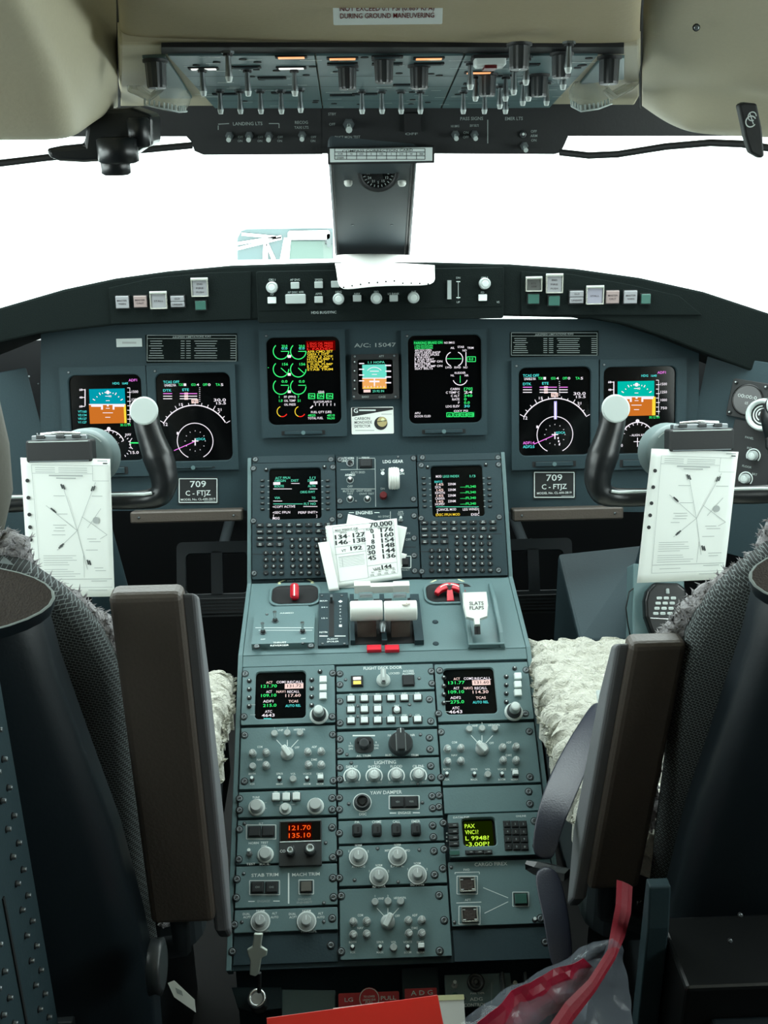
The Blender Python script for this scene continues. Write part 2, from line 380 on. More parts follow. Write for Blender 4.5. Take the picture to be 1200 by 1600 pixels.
# ================================================================== THE SETTING: cockpit shell
b = MB(); b.box(-1.08, -1.2, -.02, 1.08, 2.4, 0, 'grey_floor'); struct('floor', b)
b = MB(); b.box(-1.08, -1.22, 0, 1.08, -1.2, 2.0, 'gap'); struct('wall_back', b)
b = MB(); b.box(-1.08, 2.36, 0, 1.08, 2.40, .98, 'gap'); struct('wall_front', b)
for sgn, nm in ((-1, 'left'), (1, 'right')):
    b = MB(); xa, xb = sorted((sgn*1.08, sgn*1.05))
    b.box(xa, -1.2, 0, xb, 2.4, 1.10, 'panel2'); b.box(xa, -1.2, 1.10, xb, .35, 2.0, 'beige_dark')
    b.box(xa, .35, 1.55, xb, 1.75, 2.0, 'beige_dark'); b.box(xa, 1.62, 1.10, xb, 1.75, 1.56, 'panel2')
    struct('wall_'+nm, b)
b = MB(); b.box(-1.08, -1.2, 1.98, 1.08, 1.30, 2.0, 'beige')
b.ring([[(-1.08, 1.28, 2.0), (-1.08, 1.28, 1.98), (-1.08, 1.53, 1.50), (-1.08, 1.53, 1.52)], [(1.08, 1.28, 2.0), (1.08, 1.28, 1.98), (1.08, 1.53, 1.50), (1.08, 1.53, 1.52)]], 'gap')
struct('ceiling', b)
# windscreen and side panes
n_ = 1
for (x0, x1) in ((-1.02, -.09), (.09, 1.02)):
    b = MB(); b.ring([[(x0, 1.57, 1.455), (x1, 1.57, 1.455), (x1, 1.57, 1.461), (x0, 1.57, 1.461)], [(x0, 2.38, .985), (x1, 2.38, .985), (x1, 2.38, .991), (x0, 2.38, .991)]], 'glass')
    struct('window_%d' % n_, b); n_ += 1
for x in (-1.065, 1.065):
    b = MB(); b.box(x-.003, .35, 1.10, x+.003, 1.62, 1.55, 'glass'); struct('window_%d' % n_, b); n_ += 1
for sgn in (-1, 1):      # corner pillars between windscreen and side window, outside the frame
    b = MB(); b.ring([[(sgn*1.0, 1.60, 1.52), (sgn*1.06, 1.60, 1.52), (sgn*1.06, 1.72, 1.52), (sgn*1.0, 1.72, 1.52)], [(sgn*1.0, 2.25, 1.10), (sgn*1.06, 2.25, 1.10), (sgn*1.06, 2.36, 1.10), (sgn*1.0, 2.36, 1.10)]], 'blackm')
    struct('trim_%d' % (1 if sgn < 0 else 2), b)
portal((0, 2.05, 1.45), (radians(-62), 0, 0), 2.1, .9)
portal((-1.1, .98, 1.33), (0, radians(-90), 0), .5, 1.3)
portal((1.1, .98, 1.33), (0, radians(90), 0), .5, 1.3)
# windscreen header: dark beam above the glass
def polyF(F, pts, w=0): return [F.uv(x, y, w) for x, y in pts]
FH = Frame((0, 1.54, 1.46), 92)
b = MB(); b.prism(polyF(FH, [(-420, 120), (1560, 120), (1560, 212), (-420, 214)]), -.03, 0, 'blackm')
struct('trim_3', b, mtx=FH.M(0, 0))
# ground and vehicle outside
b = MB(); b.box(-60, 3, -2.6, 60, 90, -2.5, 'apron'); struct('ground', b)
YV = 13.0
FV = Frame((0, YV, 0), 90)
def vp(pts): return polyF(FV, pts)
t = thing('service_truck', 'overexposed pale service truck parked outside beyond the windscreen', 'truck', mtx=FV.M(0, 0))
x0, yb = FV.uv(360, 420); x1, yt = FV.uv(600, 345)
g = MB(); g.box(x0-.5, -2.0, -2.2, x1+.6, yt+.06, -.02, 'truck_white'); g.build('cab', t)
g = MB(); g.prism(vp([(371, 372), (377, 361), (385, 358), (520, 356), (521, 404), (371, 406)]), -.02, .01, 'truck_glass')
g.build('windscreen', t)
g = MB(); g.prism(vp([(455, 376), (508, 376), (508, 381), (519, 381), (519, 403), (452, 404)]), .01, .04, 'truck_green'); g.build('curtain', t)
g = MB()
for a in (((371, 380), (440, 369)), ((371, 388), (440, 371)), ((378, 365), (432, 370))): g.line(FV.uv(*a[0]), FV.uv(*a[1]), .035, .045, 'truck_white')
g.prism(vp([(412, 378), (418, 376), (419, 405), (411, 405)]), .01, .05, 'truck_white'); g.prism(vp([(418, 376), (431, 404), (425, 405), (416, 382)]), .01, .05, 'truck_white')
g.prism(vp([(444, 371), (455, 371), (452, 404), (438, 404)]), .01, .05, 'truck_white'); g.build('wiper_frame', t)
g = MB(); g.rbox(*FV.uv(483, 366), .50, .10, .05, .10, .03, 'truck_white'); g.build('sun_strip', t)
g = MB(); g.rbox(*FV.uv(514, 374), .05, .16, .05, .10, .02, 'truck_dark'); g.build('mirror', t)
for xx in (x0, x1):
    g = MB(); n = 20
    g.ring([[(h, -3.55+.45*cos(2*pi*k/n), -.8+.45*sin(2*pi*k/n)) for k in range(n)] for h in (xx-.15, xx+.15)], 'truck_dark'); g.build('wheel', t)
g = MB(); g.box(x0-.5, -3.3, -2.2, x1+.6, -2.0, -.05, 'truck_white'); g.build('chassis', t)

# ================================================================== glareshield
top = [(-260, 600), (-120, 520), (0, 481), (100, 452), (180, 435), (260, 424), (360, 415), (520, 410), (680, 410), (800, 413), (900, 420), (1000, 434), (1100, 456), (1200, 489), (1320, 540), (1420, 600)]
bot = [(1420, 680), (1200, 590), (1100, 552), (1040, 528), (980, 508), (920, 497), (780, 494), (600, 497), (400, 500), (180, 508), (60, 522), (0, 536), (-260, 640)]
P_ = polyF(FGL, top)+polyF(FGL, bot)
gs = thing('glareshield', 'matte black glareshield curving over the instrument panel below the windscreen', 'glareshield', mtx=FGL.M(0, 0))
b = MB()
nb = len(P_)
def gback(u, v, k):
    if k == 0: return (u, v, 0)
    return (u, v-(.055 if k == 2 else .0), -.30 if k == 2 else -.02)
b.ring([[(u, v, 0) for u, v in P_], [(u*1.0, v, -.02) for u, v in P_], [(u, v-.012, -.30) for u, v in P_]], 'glare')
b.build('hood', gs, bevel=.004)
# control fascia strips on its face
g = MB()
for (px0, py0, px1, py1) in ((400, 424, 786, 497),):
    a = FGL.uv(px0, py0); c = FGL.uv(px1, py1); g.rbox((a[0]+c[0])/2, (a[1]+c[1])/2, c[0]-a[0], a[1]-c[1], 0, .006, .004, 'glare', .001)
g.build('center_fascia', gs)
for (pts) in ([(170, 450), (240, 434), (330, 426), (392, 424), (392, 498), (175, 506)], [(814, 424), (890, 428), (980, 444), (1060, 462), (1096, 492), (814, 492)]):
    g = MB(); g.prism(polyF(FGL, pts), 0, .004, 'glare'); g.build('side_fascia', gs, bevel=.0008)
# ================================================================== instrument panel sheet and side panels
ip = thing('instrument_panel', 'broad dark grey-blue main instrument panel under the glareshield', 'instrument panel', mtx=FMAIN.M(0, 0))
b = MB(); b.prism(polyF(FMAIN, [(64, 498), (1092, 498), (1092, 640), (1088, 800), (1000, 800), (392, 798), (200, 798), (62, 800)]), -.02, 0, 'panel2')
b.text('A/C: 15047', *FMAIN.uv(586, 539), .0075, .0004, 'inkdim', w=.078)
b.build('panel_sheet', ip, bevel=.001)
for sgn, pxs in ((-1, 58), (1, 1092)):
    u = FMAIN.uv(pxs, 640)[0]; F2 = Frame(FMAIN.P(u, .1), 75, yaw=-sgn*42)
    t = thing('side_panel', ('dark angled side panel left of the captain displays' if sgn < 0 else 'dark angled side panel carrying a clock, right of the copilot displays'), 'side panel', mtx=F2.M(0, 0))
    g = MB(); xa, xb = sorted((0, sgn*.34)); g.rbox((xa+xb)/2, -.10, .34, .36, -.015, 0, .004, 'panel2', .001); g.build('panel_sheet', t)
    for q in (((45, 588), (58, 678), (60, 600), (62, 690)) if sgn < 0 else ()):
        x, y = F2.uv(*q); part('screw', SHM['screw'], t, (x, y, 0))
    if sgn > 0: FSR = F2; TSR = t
# lower edge tray of the panel and knee bars
for (a, c, lab) in (((205, 797, 380, 815), 'l', 'grey-brown knee bar below the left half of the panel'), ((800, 793, 972, 812), 'r', 'grey-brown knee bar below the right half of the panel')):
    U = Unit('knee_bar', lab, 'knee bar', FMAIN, a, group=None, w=.02)
    U.pl.rbox(0, 0, U.W*.98, .01, -.02, 0, .002, 'blackm')
    U.pl.rbox(0, 0, U.W, U.H, -.02, .012, .004, 'leather', .003, smooth=False); U.done('bar')
    for k in (-.42, .42): part('bolt', SHM['screw'], U.root, (U.W*k, 0, .012))
# ================================================================== pedestal body
pd = thing('center_pedestal', 'grey-blue center pedestal stepping down between the two seats', 'pedestal')
def yz(F, v, w=0): p = F.P(0, v, w); return (p.y, p.z)
vE = FPED.uv(605, 1508)[1]; vC = FCDU.uv(588, 711)[1]
w = -.005
prof = [yz(FPED, vE, w), yz(FPED, 0, w), (FTHR.P(0, 0, w).y, FTHR.P(0, 0, w).z), yz(FTHR, FTHR.uv(590, 906)[1], w), yz(FCDU, vC, w), (1.93, .80), (1.93, 0.0), (1.19, 0.0), (1.19, .325)]
b = MB(); b.prismx(prof, -.236, .236, 'panel2'); b.build('housing', pd)
for s_ in (-1, 1):
    b = MB(); pr = [(p[0], p[1]) for p in [yz(FPED, vE, .001), yz(FPED, .0, .001), (FTHR.P(0, 0, .001).y, FTHR.P(0, 0, .001).z), yz(FTHR, .2065, .001), yz(FCDU, vC, .001)]]
    pr2 = [yz(FCDU, vC, -.03), yz(FTHR, .2065, -.03), (FTHR.P(0, 0, -.03).y, FTHR.P(0, 0, -.03).z), yz(FPED, 0, -.03), yz(FPED, vE, -.03)]
    xa, xb = sorted((s_*.236, s_*.2435)); b.prismx(pr+pr2, xa, xb, 'panel'); b.build('edge_rail', pd, bevel=.001)
# plain plates of the pedestal: top sill strip, throttle deck, bottom sill
def plate(F, box, mt='panel', uvr=(-.2355, .2355), nm='deck_plate', t=.0):
    x0, y0, x1, y1 = box; v1 = F.uv(600, y0)[1]; v0 = F.uv(600, y1)[1]
    g = MB(); g.rbox((uvr[0]+uvr[1])/2, (v0+v1)/2, uvr[1]-uvr[0], v1-v0, -.006, t, .001, mt, .0005); return g.build(nm, pd, mtx=F.M(0, 0))
plate(FPED, (0, 1019, 0, 1036)); plate(FTHR, (0, 906.5, 0, 1018))
plate(FPED, (0, 1459, 0, 1508), 'panel2', t=-.002)
# dark footwell floor pieces: rudder pedals
def pedal(px, py, y, lab):
    c = at(px, py, y); Fp = Frame(c, 62)
    t = thing('rudder_pedal', lab, 'rudder pedal', mtx=Fp.M(0, 0), group=None)
    g = MB(); g.frame((0, 0, .17, .16), (0, .012, .13, .085), 0, .012, .012, .01, 'seat_frame'); g.rbox(0, -.058, .165, .035, .008, .016, .004, 'blackm', .002)
    for k in range(5): g.box(-.075, -.072+k*.007, .015, .075, -.0695+k*.007, .018, 'seat_frame')
    g.build('pedal_plate', t)
    g = MB(); g.box(-.012, -.035, .002, .012, .06, .012, 'seat_frame'); g.build('center_bar', t)
    g = MB(); wy = Fp.V.y, Fp.V.z, Fp.N.y, Fp.N.z; L2 = lambda dy, dz: (0, dy*wy[0]+dz*wy[1], dy*wy[2]+dz*wy[3])
    g.tube([(0, .07, 0), L2(.12, .02), L2(2.365-y, .02)], .012, 'seat_frame'); g.build('arm', t)
pedal(833, 900, 2.05, 'dark metal rudder pedal in the footwell right of the pedestal')
pedal(340, 905, 2.05, 'dark metal rudder pedal in the shadowed footwell left of the pedestal')
# sloping grey side console in the right footwell
b = MB(); c1, c2, c3, c4 = at(872, 865, 1.95), at(1010, 850, 1.95), at(1030, 1000, 1.70), at(905, 1000, 1.70)
b.ring([[tuple(c1), tuple(c2), tuple(c3), tuple(c4)], [(c1.x, c1.y, .02), (c2.x+.25, c2.y, .02), (c3.x+.25, c3.y, .02), (c4.x, c4.y, .02)]], 'panel2')
tag(b.build('foot_console', bevel=.006), 'grey sloping floor console beside the right rudder pedal', 'console')
# ================================================================== OVERHEAD
def patch(rows, mt, th=.012, sub=2, name='shell', parent=None, smooth=True, up=1):
    g = MB(); n = len(rows[0]); g.add([tuple(p) for r in rows for p in r], [(k*n+i, k*n+i+1, (k+1)*n+i+1, (k+1)*n+i) for k in range(len(rows)-1) for i in range(n-1)], mt, True)
    o = g.build(name, parent)
    weld(o.data)
    s = o.modifiers.new('smooth', 'SUBSURF'); s.levels = s.render_levels = sub
    d = o.modifiers.new('thickness', 'SOLIDIFY'); d.thickness = th; d.offset = 1 if up > 0 else -1
    for p in o.data.polygons: p.use_smooth = True
    return o
oh = thing('overhead_housing', 'beige moulded housing surrounding the overhead switch panel', 'overhead housing')
rows = []
for (py, y, dx) in ((-260, .55, -20), (-60, .86, -8), (20, .97, 0), (50, 1.02, 0), (66, 1.055, 0), (71, 1.072, 0), (73, 1.10, 0)):
    rows.append([at(x, py, y+e) for x, e in ((186+dx, .03), (192+dx, .012), (215, .0), (400, -.004), (600, -.004), (800, -.004), (965, .0), (992-dx, .012), (1000-dx, .03))])
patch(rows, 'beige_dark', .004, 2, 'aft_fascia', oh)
# tray around the panels
v0 = FOH.uv(600, 166)[1]; v1 = FOH.uv(600, 70)[1]
pts = polyF(FOH, [(186, 71), (1000, 71), (1001, 120), (1000, 150), (992, 164), (186, 166)])
g = MB(); g.prism(pts, -.03, 0, 'beige'); g.build('tray', oh, mtx=FOH.M(0, 0), bevel=.003)
for s_, x in ((-1, 186), (1, 1001)):      # seam strips
    g = MB(); p0 = at(x, 168, 1.43); p1 = at(x+(-1 if s_ < 0 else 1), -80, .86)
    g.tube([p0, p1], .002, 'gap', 6); g.build('seam_strip', oh)
# left and right headliner mouldings
def lobe(rows, nm, lab):
    o = patch([[at(x, y, d) for x, y, d in r] for r in rows], 'beige', .01, 3, nm); return tag(o, kind='structure')
lobe([[(-620, -150, .70), (-60, -150, .76), (5, -150, .80), (40, -150, .86), (110, -150, .98), (184, -150, 1.05)],
      [(-620, 0, .80), (-30, 0, .84), (30, 0, .86), (60, 0, .89), (130, 5, 1.02), (184, 0, 1.12)],
      [(-620, 100, .86), (20, 100, .90), (86, 100, .92), (112, 100, .95), (158, 100, 1.08), (184, 100, 1.20)],
      [(-620, 180, .90), (40, 185, .93), (108, 180, .95), (128, 170, .98), (150, 150, 1.10), (184, 140, 1.26)],
      [(-620, 216, .92), (40, 216, .95), (100, 214, .97), (122, 204, 1.00), (142, 188, 1.12), (184, 165, 1.32)],
      [(-620, 222, .94), (40, 222, .97), (98, 221, 1.0), (121, 214, 1.04), (141, 196, 1.16), (184, 168, 1.36)],
      [(-620, 214, 1.2), (40, 214, 1.2), (98, 212, 1.22), (121, 205, 1.24), (141, 190, 1.28), (184, 165, 1.40)]], 'trim_4', '')
lobe([[(1003, -120, .90), (1020, -120, .88), (1100, -120, .86), (1260, -120, .80), (1750, -120, .75)],
      [(1003, 20, 1.06), (1022, 20, 1.02), (1100, 20, 1.0), (1260, 20, .95), (1750, 20, .90)],
      [(1003, 110, 1.22), (1022, 108, 1.18), (1080, 100, 1.13), (1200, 150, 1.05), (1620, 205, .98)],
      [(1003, 136, 1.27), (1022, 134, 1.24), (1060, 129, 1.20), (1130, 140, 1.12), (1620, 205, 1.0)],
      [(1003, 142, 1.29), (1022, 141, 1.27), (1060, 137, 1.24), (1130, 150, 1.16), (1620, 214, 1.03)],
      [(1003, 160, 1.34), (1024, 170, 1.31), (1060, 184, 1.27), (1120, 196, 1.20), (1620, 222, 1.06)],
      [(1003, 168, 1.38), (1030, 188, 1.35), (1066, 208, 1.31), (1120, 218, 1.24), (1620, 226, 1.10)],
      [(1003, 160, 1.46), (1030, 182, 1.44), (1066, 202, 1.42), (1120, 212, 1.38), (1620, 220, 1.3)]], 'trim_5', '')
c = at(1088, 43, 1.01); o = part('ceiling_screw', SHM['screw'], None, c, rx=radians(105)); o.scale = (1.2, 1.2, 1.2); tag(o, 'small screw head in the beige headliner at upper right', 'screw')
# placard
FFp = Frame(at(605, 10, .955), 106)
U = Unit('pressure_placard', 'grey placard with red pressure warning lettering on the overhead housing', 'placard', FFp, (520, -32, 692, 38))
g = U.pl; g.rbox(0, 0, U.W, U.H, -.002, .001, .001, 'ink'); U.t = .001
for i, s_ in enumerate(('PRESSURE DIFFERENTIAL SHALL', 'NOT EXCEED 0.1 PSI (0.689 KPA)', 'DURING GROUND MANEUVERING')):
    U.txt(605, 1+i*11.5, s_, 7.5, 'red_dark', w=148)
U.done('label_plate')
# ---- overhead switch panels (undersides), three across
def ohunit(lab, x0, x1, seed, nlab):
    tl, tr, bl, br = x0[0], x1[0], x0[1], x1[1]
    p = polyF(FOH, [(tl, 80), (tr, 80), (br, 164), (bl, 164)])
    uc = sum(q[0] for q in p)/4; vc = sum(q[1] for q in p)/4
    root = thing('overhead_panel', lab, 'switch panel', mtx=FOH.M(uc, vc), group=None)
    return root, uc, vc, [(q[0]-uc, q[1]-vc) for q in p]
def ohput(root, uc, vc, nm, key, px, py, h, rz=0):
    u, v = FOH.uv(px, py, h+.004); return part(nm, SHM[key], root, (u-uc, v-vc, .004), radians(rz))
def annun(b, lit='lum', lit2=None):
    b.rbox(0, 0, .030, .012, 0, .0012, .0012, 'gap'); b.rbox(0, 0, .0245, .0085, .0005, .0018, .001, lit)
reg('ann_lit', lambda b: annun(b)); reg('ann_white', lambda b: annun(b, 'lumw')); reg('ann_off', lambda b: annun(b, 'panel2'))
reg('oh_guard', lambda b: (b.rbox(0, 0, .034, .022, 0, .003, .001, 'gap'), b.rbox(0, 0, .030, .018, .003, .010, .003, 'btn_white', .002), b.rbox(0, 0, .012, .018, .009, .012, .001, 'red_dark')))
OHD = [
 ('teal-grey overhead panel on the left with long fuel and bleed toggles', (262, 336), (491, 503),
  [('longtog', 318, 150), ('longtog', 358, 128), ('longtog', 388, 150), ('longtog', 461, 150)], [(455, 88, 'ann_lit'), (455, 105, 'ann_white'), (318, 106, 'ann_white'), (384, 104, 'ann_off'), (425, 121, 'ann_off'), (352, 146, 'ann_off'), (444, 144, 'ann_off')],
  [345, 376, 408, 440, 470]),
 ('teal-grey overhead panel in the middle with two amber captions', (494, 505), (724, 688),
  [('ohknob', 543, 140), ('ohknob', 600, 130), ('ohknob', 655, 139)], [(535, 90, 'ann_lit'), (670, 90, 'ann_lit'), (605, 88, 'ann_off'), (535, 99, 'ann_off'), (605, 99, 'ann_off'), (670, 99, 'ann_off'), (535, 148, 'ann_off'), (570, 146, 'ann_off'), (635, 132, 'ann_off')],
  [566, 597, 627, 657]),
 ('teal-grey overhead panel on the right crowded with knobs and toggles', (727, 691), (934, 858),
  [('ohknob', 811, 109), ('ohknob', 761, 150), ('ohknob', 842, 151), ('ohknob', 877, 122), ('longtog', 735, 140), ('longtog', 743, 158), ('longtog', 803, 148), ('longtog', 822, 133), ('longtog', 826, 158), ('longtog', 790, 158), ('longtog', 854, 165), ('longtog', 781, 170), ('longtog', 888, 114), ('longtog', 880, 140), ('longtog', 817, 165)], [(748, 112, 'ann_lit'), (782, 118, 'ann_off'), (745, 130, 'ann_off'), (820, 100, 'ann_off')],
  [724, 757, 790])]
for lab, x0, x1, pots, anns, row in OHD:
    root, uc, vc, poly = ohunit(lab, x0, x1, 1, 1)
    g = MB(); g.prism(poly, -.004, .004, 'panel')
    (ax, ay), (bx_, by), (cx_, cy_), (dx_, dy_) = poly
    for k in range(1, 4):      # split lines between the sub panels
        f = k/4+.06*(k % 2); f = min(.9, f)
        g.line((ax+(dx_-ax)*f, ay+(dy_-ay)*f), (bx_+(cx_-bx_)*f, by+(cy_-by)*f), .0018, .0043, 'gap')
    rr = random.Random(int(x0[0]))
    for k in range(34):
        f, h = rr.random(), rr.choice((.07, .28, .52, .75, .93))
        xa = ax+(dx_-ax)*f; xb = bx_+(cx_-bx_)*f; X = xa+(xb-xa)*h+rr.uniform(-.01, .01); Y = ay+(dy_-ay)*f
        if rr.random() < .45: g.cyl((X, Y), .0038, .004, .0048, 'gap', 10)
        else: g.rect(X, Y, rr.uniform(.010, .022), .0025, .0043, 'ink')
    g.build('faceplate', root)
    for key, px, py in pots: ohput(root, uc, vc, 'knob' if key == 'ohknob' else 'toggle_switch', key, px, py, .022 if key == 'ohknob' else .026)
    for px, py, key in anns: ohput(root, uc, vc, 'annunciator_light', key, px, py, 0)
    for px in row: ohput(root, uc, vc, 'toggle_switch', 'longtog', px, 178 if px != 470 else 176, .026)
    if x0[0] == 727: ohput(root, uc, vc, 'guarded_button', 'oh_guard', 765, 102, .008)
# outer trays with one knob each
for lab, q, kx, ky in (('small corner panel with one black knob left of the overhead switches', [(222, 86), (258, 84), (300, 150), (250, 150)], 245, 134), ('small corner panel with one black knob right of the overhead switches', [(942, 84), (976, 86), (975, 120), (906, 128)], 951, 128)):
    p = polyF(FOH, q); uc = sum(a[0] for a in p)/4; vc = sum(a[1] for a in p)/4
    root = thing('corner_panel', lab, 'switch panel', mtx=FOH.M(uc, vc)); g = MB(); g.prism([(a[0]-uc, a[1]-vc) for a in p], -.004, .003, 'panel'); g.build('faceplate', root, bevel=.001)
    u, v = FOH.uv(kx, ky, .026); o = part('knob', SHM['ohknob'], root, (u-uc, v-vc, .003)); o.scale = (1.05, 1.05, 1.15)
# black slot along the aft edge
g = MB(); p = polyF(FOH, [(252, 70), (975, 70), (975, 81), (252, 81)]); g.prism(p, -.002, .002, 'gap'); g.build('edge_slot', oh, mtx=FOH.M(0, 0))
# ---- front row panel
for lab, xs in (('black front overhead panel with landing light toggles', (285, 502)), ('black front overhead panel with a single chrome toggle above the compass', (503, 678)), ('black front overhead panel with sign and wiper toggles at right', (679, 886))):
    x0, x1 = xs
    p = polyF(FOF, [(x0-1.5, 162), (x1+1.5, 162), (x1+1.5, 240), (x0-1.5, 240)])
    if x0 == 285: p = polyF(FOF, [(285, 162), (503.5, 162), (503.5, 241), (318, 242), (304, 236), (299, 222), (290, 212), (285, 205)])
    if x0 == 679: p = polyF(FOF, [(679, 162), (892, 162), (888, 212), (882, 226), (876, 238), (866, 241), (679, 240)])
    uc, vc = FOF.uv((x0+x1)/2, 200); root = thing('front_overhead_panel', lab, 'switch panel', mtx=FOF.M(uc, vc))
    g = MB(); g.prism([(a[0]-uc, a[1]-vc) for a in p], -.035, 0, 'blackm')
    L = lambda x, y, h=0: (FOF.uv(x, y, h)[0]-uc, FOF.uv(x, y, h)[1]-vc)
    def tx(s_, x, y, h=4.5, w=None): g.text(s_, *L(x, y), h*.00085, .0004, 'inkdim', w=w and w*.00085)
    if x0 == 285:
        tx('LANDING LTS', 387, 193, 5, 46); tx('RECOG', 471, 191); tx('TAXI LTS', 471, 199, 4)
        g.line(L(341, 196), L(341, 203), .001, .0004, 'inkdim'); g.line(L(341, 194), L(358, 193), .001, .0004, 'inkdim'); g.line(L(420, 193), L(436, 193), .001, .0004, 'inkdim'); g.line(L(436, 193), L(436, 200), .001, .0004, 'inkdim')
        for x in (358, 389, 420, 472): tx('OFF', x+18, 214, 3.5); tx('ON', x+17, 220, 3.5)
        tg = [(358, 216), (389, 216), (420, 216), (472, 215)]
    elif x0 == 503:
        tx('STBY', 519, 178, 4); tx('OFF', 519, 194, 4); tx('DUCT MON TEST', 543, 214, 4, 40); tx('LOOP A  LOOP B', 543, 219, 3, 30)
        g.box(*L(632, 206), 0, *L(657, 176), .006, 'gap'); tx('OFF', 643, 209, 3.5, 20); tg = [(545, 198)]
    else:
        tx('PASS SIGNS', 737, 185, 5, 36); tx('EMER LTS', 803, 185, 5, 28); tx('SEAT BELTS', 741, 196, 3.5, 14); tx('NO SMKG', 711, 197, 3.5, 13)
        g.line(L(762, 187), L(762, 224), .0013, .0004, 'inkdim'); tx('OFF', 728, 214, 4); tx('ON', 728, 207, 4); tx('OFF', 834, 205, 4); tx('ARM', 834, 212, 4); tx('ON', 834, 219, 4)
        tg = [(712, 214), (742, 214), (820, 232)]
    g.build('faceplate', root)
    for x, y in tg:
        k = 'toggle_dn'; o = part('toggle_switch', SHM[k], root, (*L(x, y-3, .006), 0)); o.scale = (1.25, 1.25, 1.25) if x0 != 503 else (1.7, 1.7, 1.7)
    if x0 == 679: o = part('socket', SHM['blackbtn'], root, (*L(817, 210), 0)); o.scale = (1.5, 1.5, 1)
# ---- clear reading light scoops
def scoop(pts, neck, lab):
    t = thing('light_deflector', lab, 'reading light')
    n = len(pts[0]); g = MB()
    g.add([tuple(at(*p)) for r in pts for p in r], [(k*n+i, k*n+i+1, (k+1)*n+i+1, (k+1)*n+i) for k in range(len(pts)-1) for i in range(n-1)], 'clear_plastic', True)
    o = g.build('clear_shade', t); weld(o.data)
    s = o.modifiers.new('s', 'SUBSURF'); s.levels = s.render_levels = 1; d = o.modifiers.new('t', 'SOLIDIFY'); d.thickness = .002
    k = MB(); A = [at(*p) for p in pts[2]]
    for i in range(3):
        for f in (0, .25, .5, .75): p_ = A[i].lerp(A[i+1], f); k.tube([p_, p_+Vector((0, .004, .006))], .0011, 'knob_light', 5)
    k.tube(A, .0010, 'knob_light', 5); k.build('ribbed_edge', o)
    g = MB(); g.tube([at(*p) for p in neck], [.006, .010, .011, .008][:len(neck)], 'clear_plastic', 10, flat=.35); g.build('gooseneck', t)
scoop([[(232, 150, 1.30), (258, 118, 1.30), (280, 118, 1.31), (292, 140, 1.32)], [(230, 160, 1.27), (262, 142, 1.25), (290, 146, 1.27), (302, 152, 1.30)], [(226, 164, 1.25), (256, 170, 1.22), (280, 175, 1.24), (292, 174, 1.28)]],
      [(205, 118, 1.30), (212, 140, 1.28), (235, 152, 1.27), (250, 140, 1.28)], 'clear ribbed plastic light deflector hanging left of the overhead panel')
scoop([[(905, 118, 1.30), (925, 108, 1.31), (946, 122, 1.31), (958, 150, 1.30)], [(884, 142, 1.28), (905, 138, 1.26), (935, 136, 1.26), (958, 156, 1.28)], [(893, 166, 1.26), (908, 174, 1.23), (935, 170, 1.23), (956, 162, 1.26)]],
      [(998, 124, 1.31), (978, 138, 1.29), (956, 150, 1.28), (946, 140, 1.28)], 'clear ribbed plastic light deflector hanging right of the overhead panel')
# ---- visor rails, roller bracket, strap
g = MB(); g.tube([at(-60, 264, 1.32), at(0, 255, 1.35), at(75, 246, 1.38), at(235, 233, 1.42), at(300, 227, 1.44)], .0042, 'blackm', 8); tag(g.build('sun_visor_rail'), 'thin black visor rail crossing the top of the left windscreen', 'rail')
g = MB(); g.tube([at(875, 238, 1.44), at(920, 243, 1.42), at(965, 241, 1.40), at(1040, 229, 1.36), at(1110, 223, 1.33), at(1160, 225, 1.30), at(1260, 240, 1.26)], .0042, 'blackm', 8); tag(g.build('sun_visor_rail'), 'wavy thin black visor rail crossing the top of the right windscreen', 'rail')
t = thing('visor_roller', 'black sun visor roller mount hanging under the left headliner', 'visor mount')
Fv = Frame(at(160, 220, 1.24), 90); s_ = 1/1480
def q(x, y): return polyF(Fv, [(x, y)])[0]
g = MB(); g.prism(polyF(Fv, [(70, 232), (130, 226), (135, 190), (142, 172), (205, 168), (238, 180), (239, 228), (222, 232), (200, 248), (165, 252), (130, 254), (92, 252), (76, 246)]), -.06, .0, 'rubber'); g.build('body', t, mtx=Fv.M(0, 0), bevel=.006, seg=3)
for (x, r, y0, y1, w_) in ((192, .022, 250, 216, .022), (188, .016, 268, 245, .022), (222, .012, 226, 186, .012)):
    g = MB(); u, v0_ = q(x, y0); v1_ = q(x, y1)[1]; n = 20
    g.ring([[(u+r*k_*cos(2*pi*k/n), v, r*k_*sin(2*pi*k/n)+w_) for k in range(n)] for v, k_ in ((v0_-.002, .8), (v0_, 1), (v1_, 1), (v1_+.002, .8))], 'rubber', True); g.build('roller', t, mtx=Fv.M(0, 0))
Fs = Frame(at(1168, 200, 1.10), 88, yaw=0)
t = thing('hand_strap', 'short black handle with a white emblem under the right headliner', 'handle', mtx=Fs.M(0, 0))
g = MB(); g.prism([(Fs.uv(*p)) for p in ((1148, 164), (1156, 160), (1176, 162), (1184, 200), (1188, 244), (1182, 247), (1166, 238), (1158, 212), (1156, 200))], 0, .012, 'blackm'); g.build('strap_body', t, bevel=.002)
g = MB(); g.arc(Fs.uv(1166, 190), .0050, 30, 330, .0012, .0125, 'ink'); g.arc(Fs.uv(1168, 182), .004, 0, 300, .001, .0125, 'ink'); g.line(Fs.uv(1164, 176), Fs.uv(1170, 194), .001, .0125, 'ink'); g.build('emblem', t)

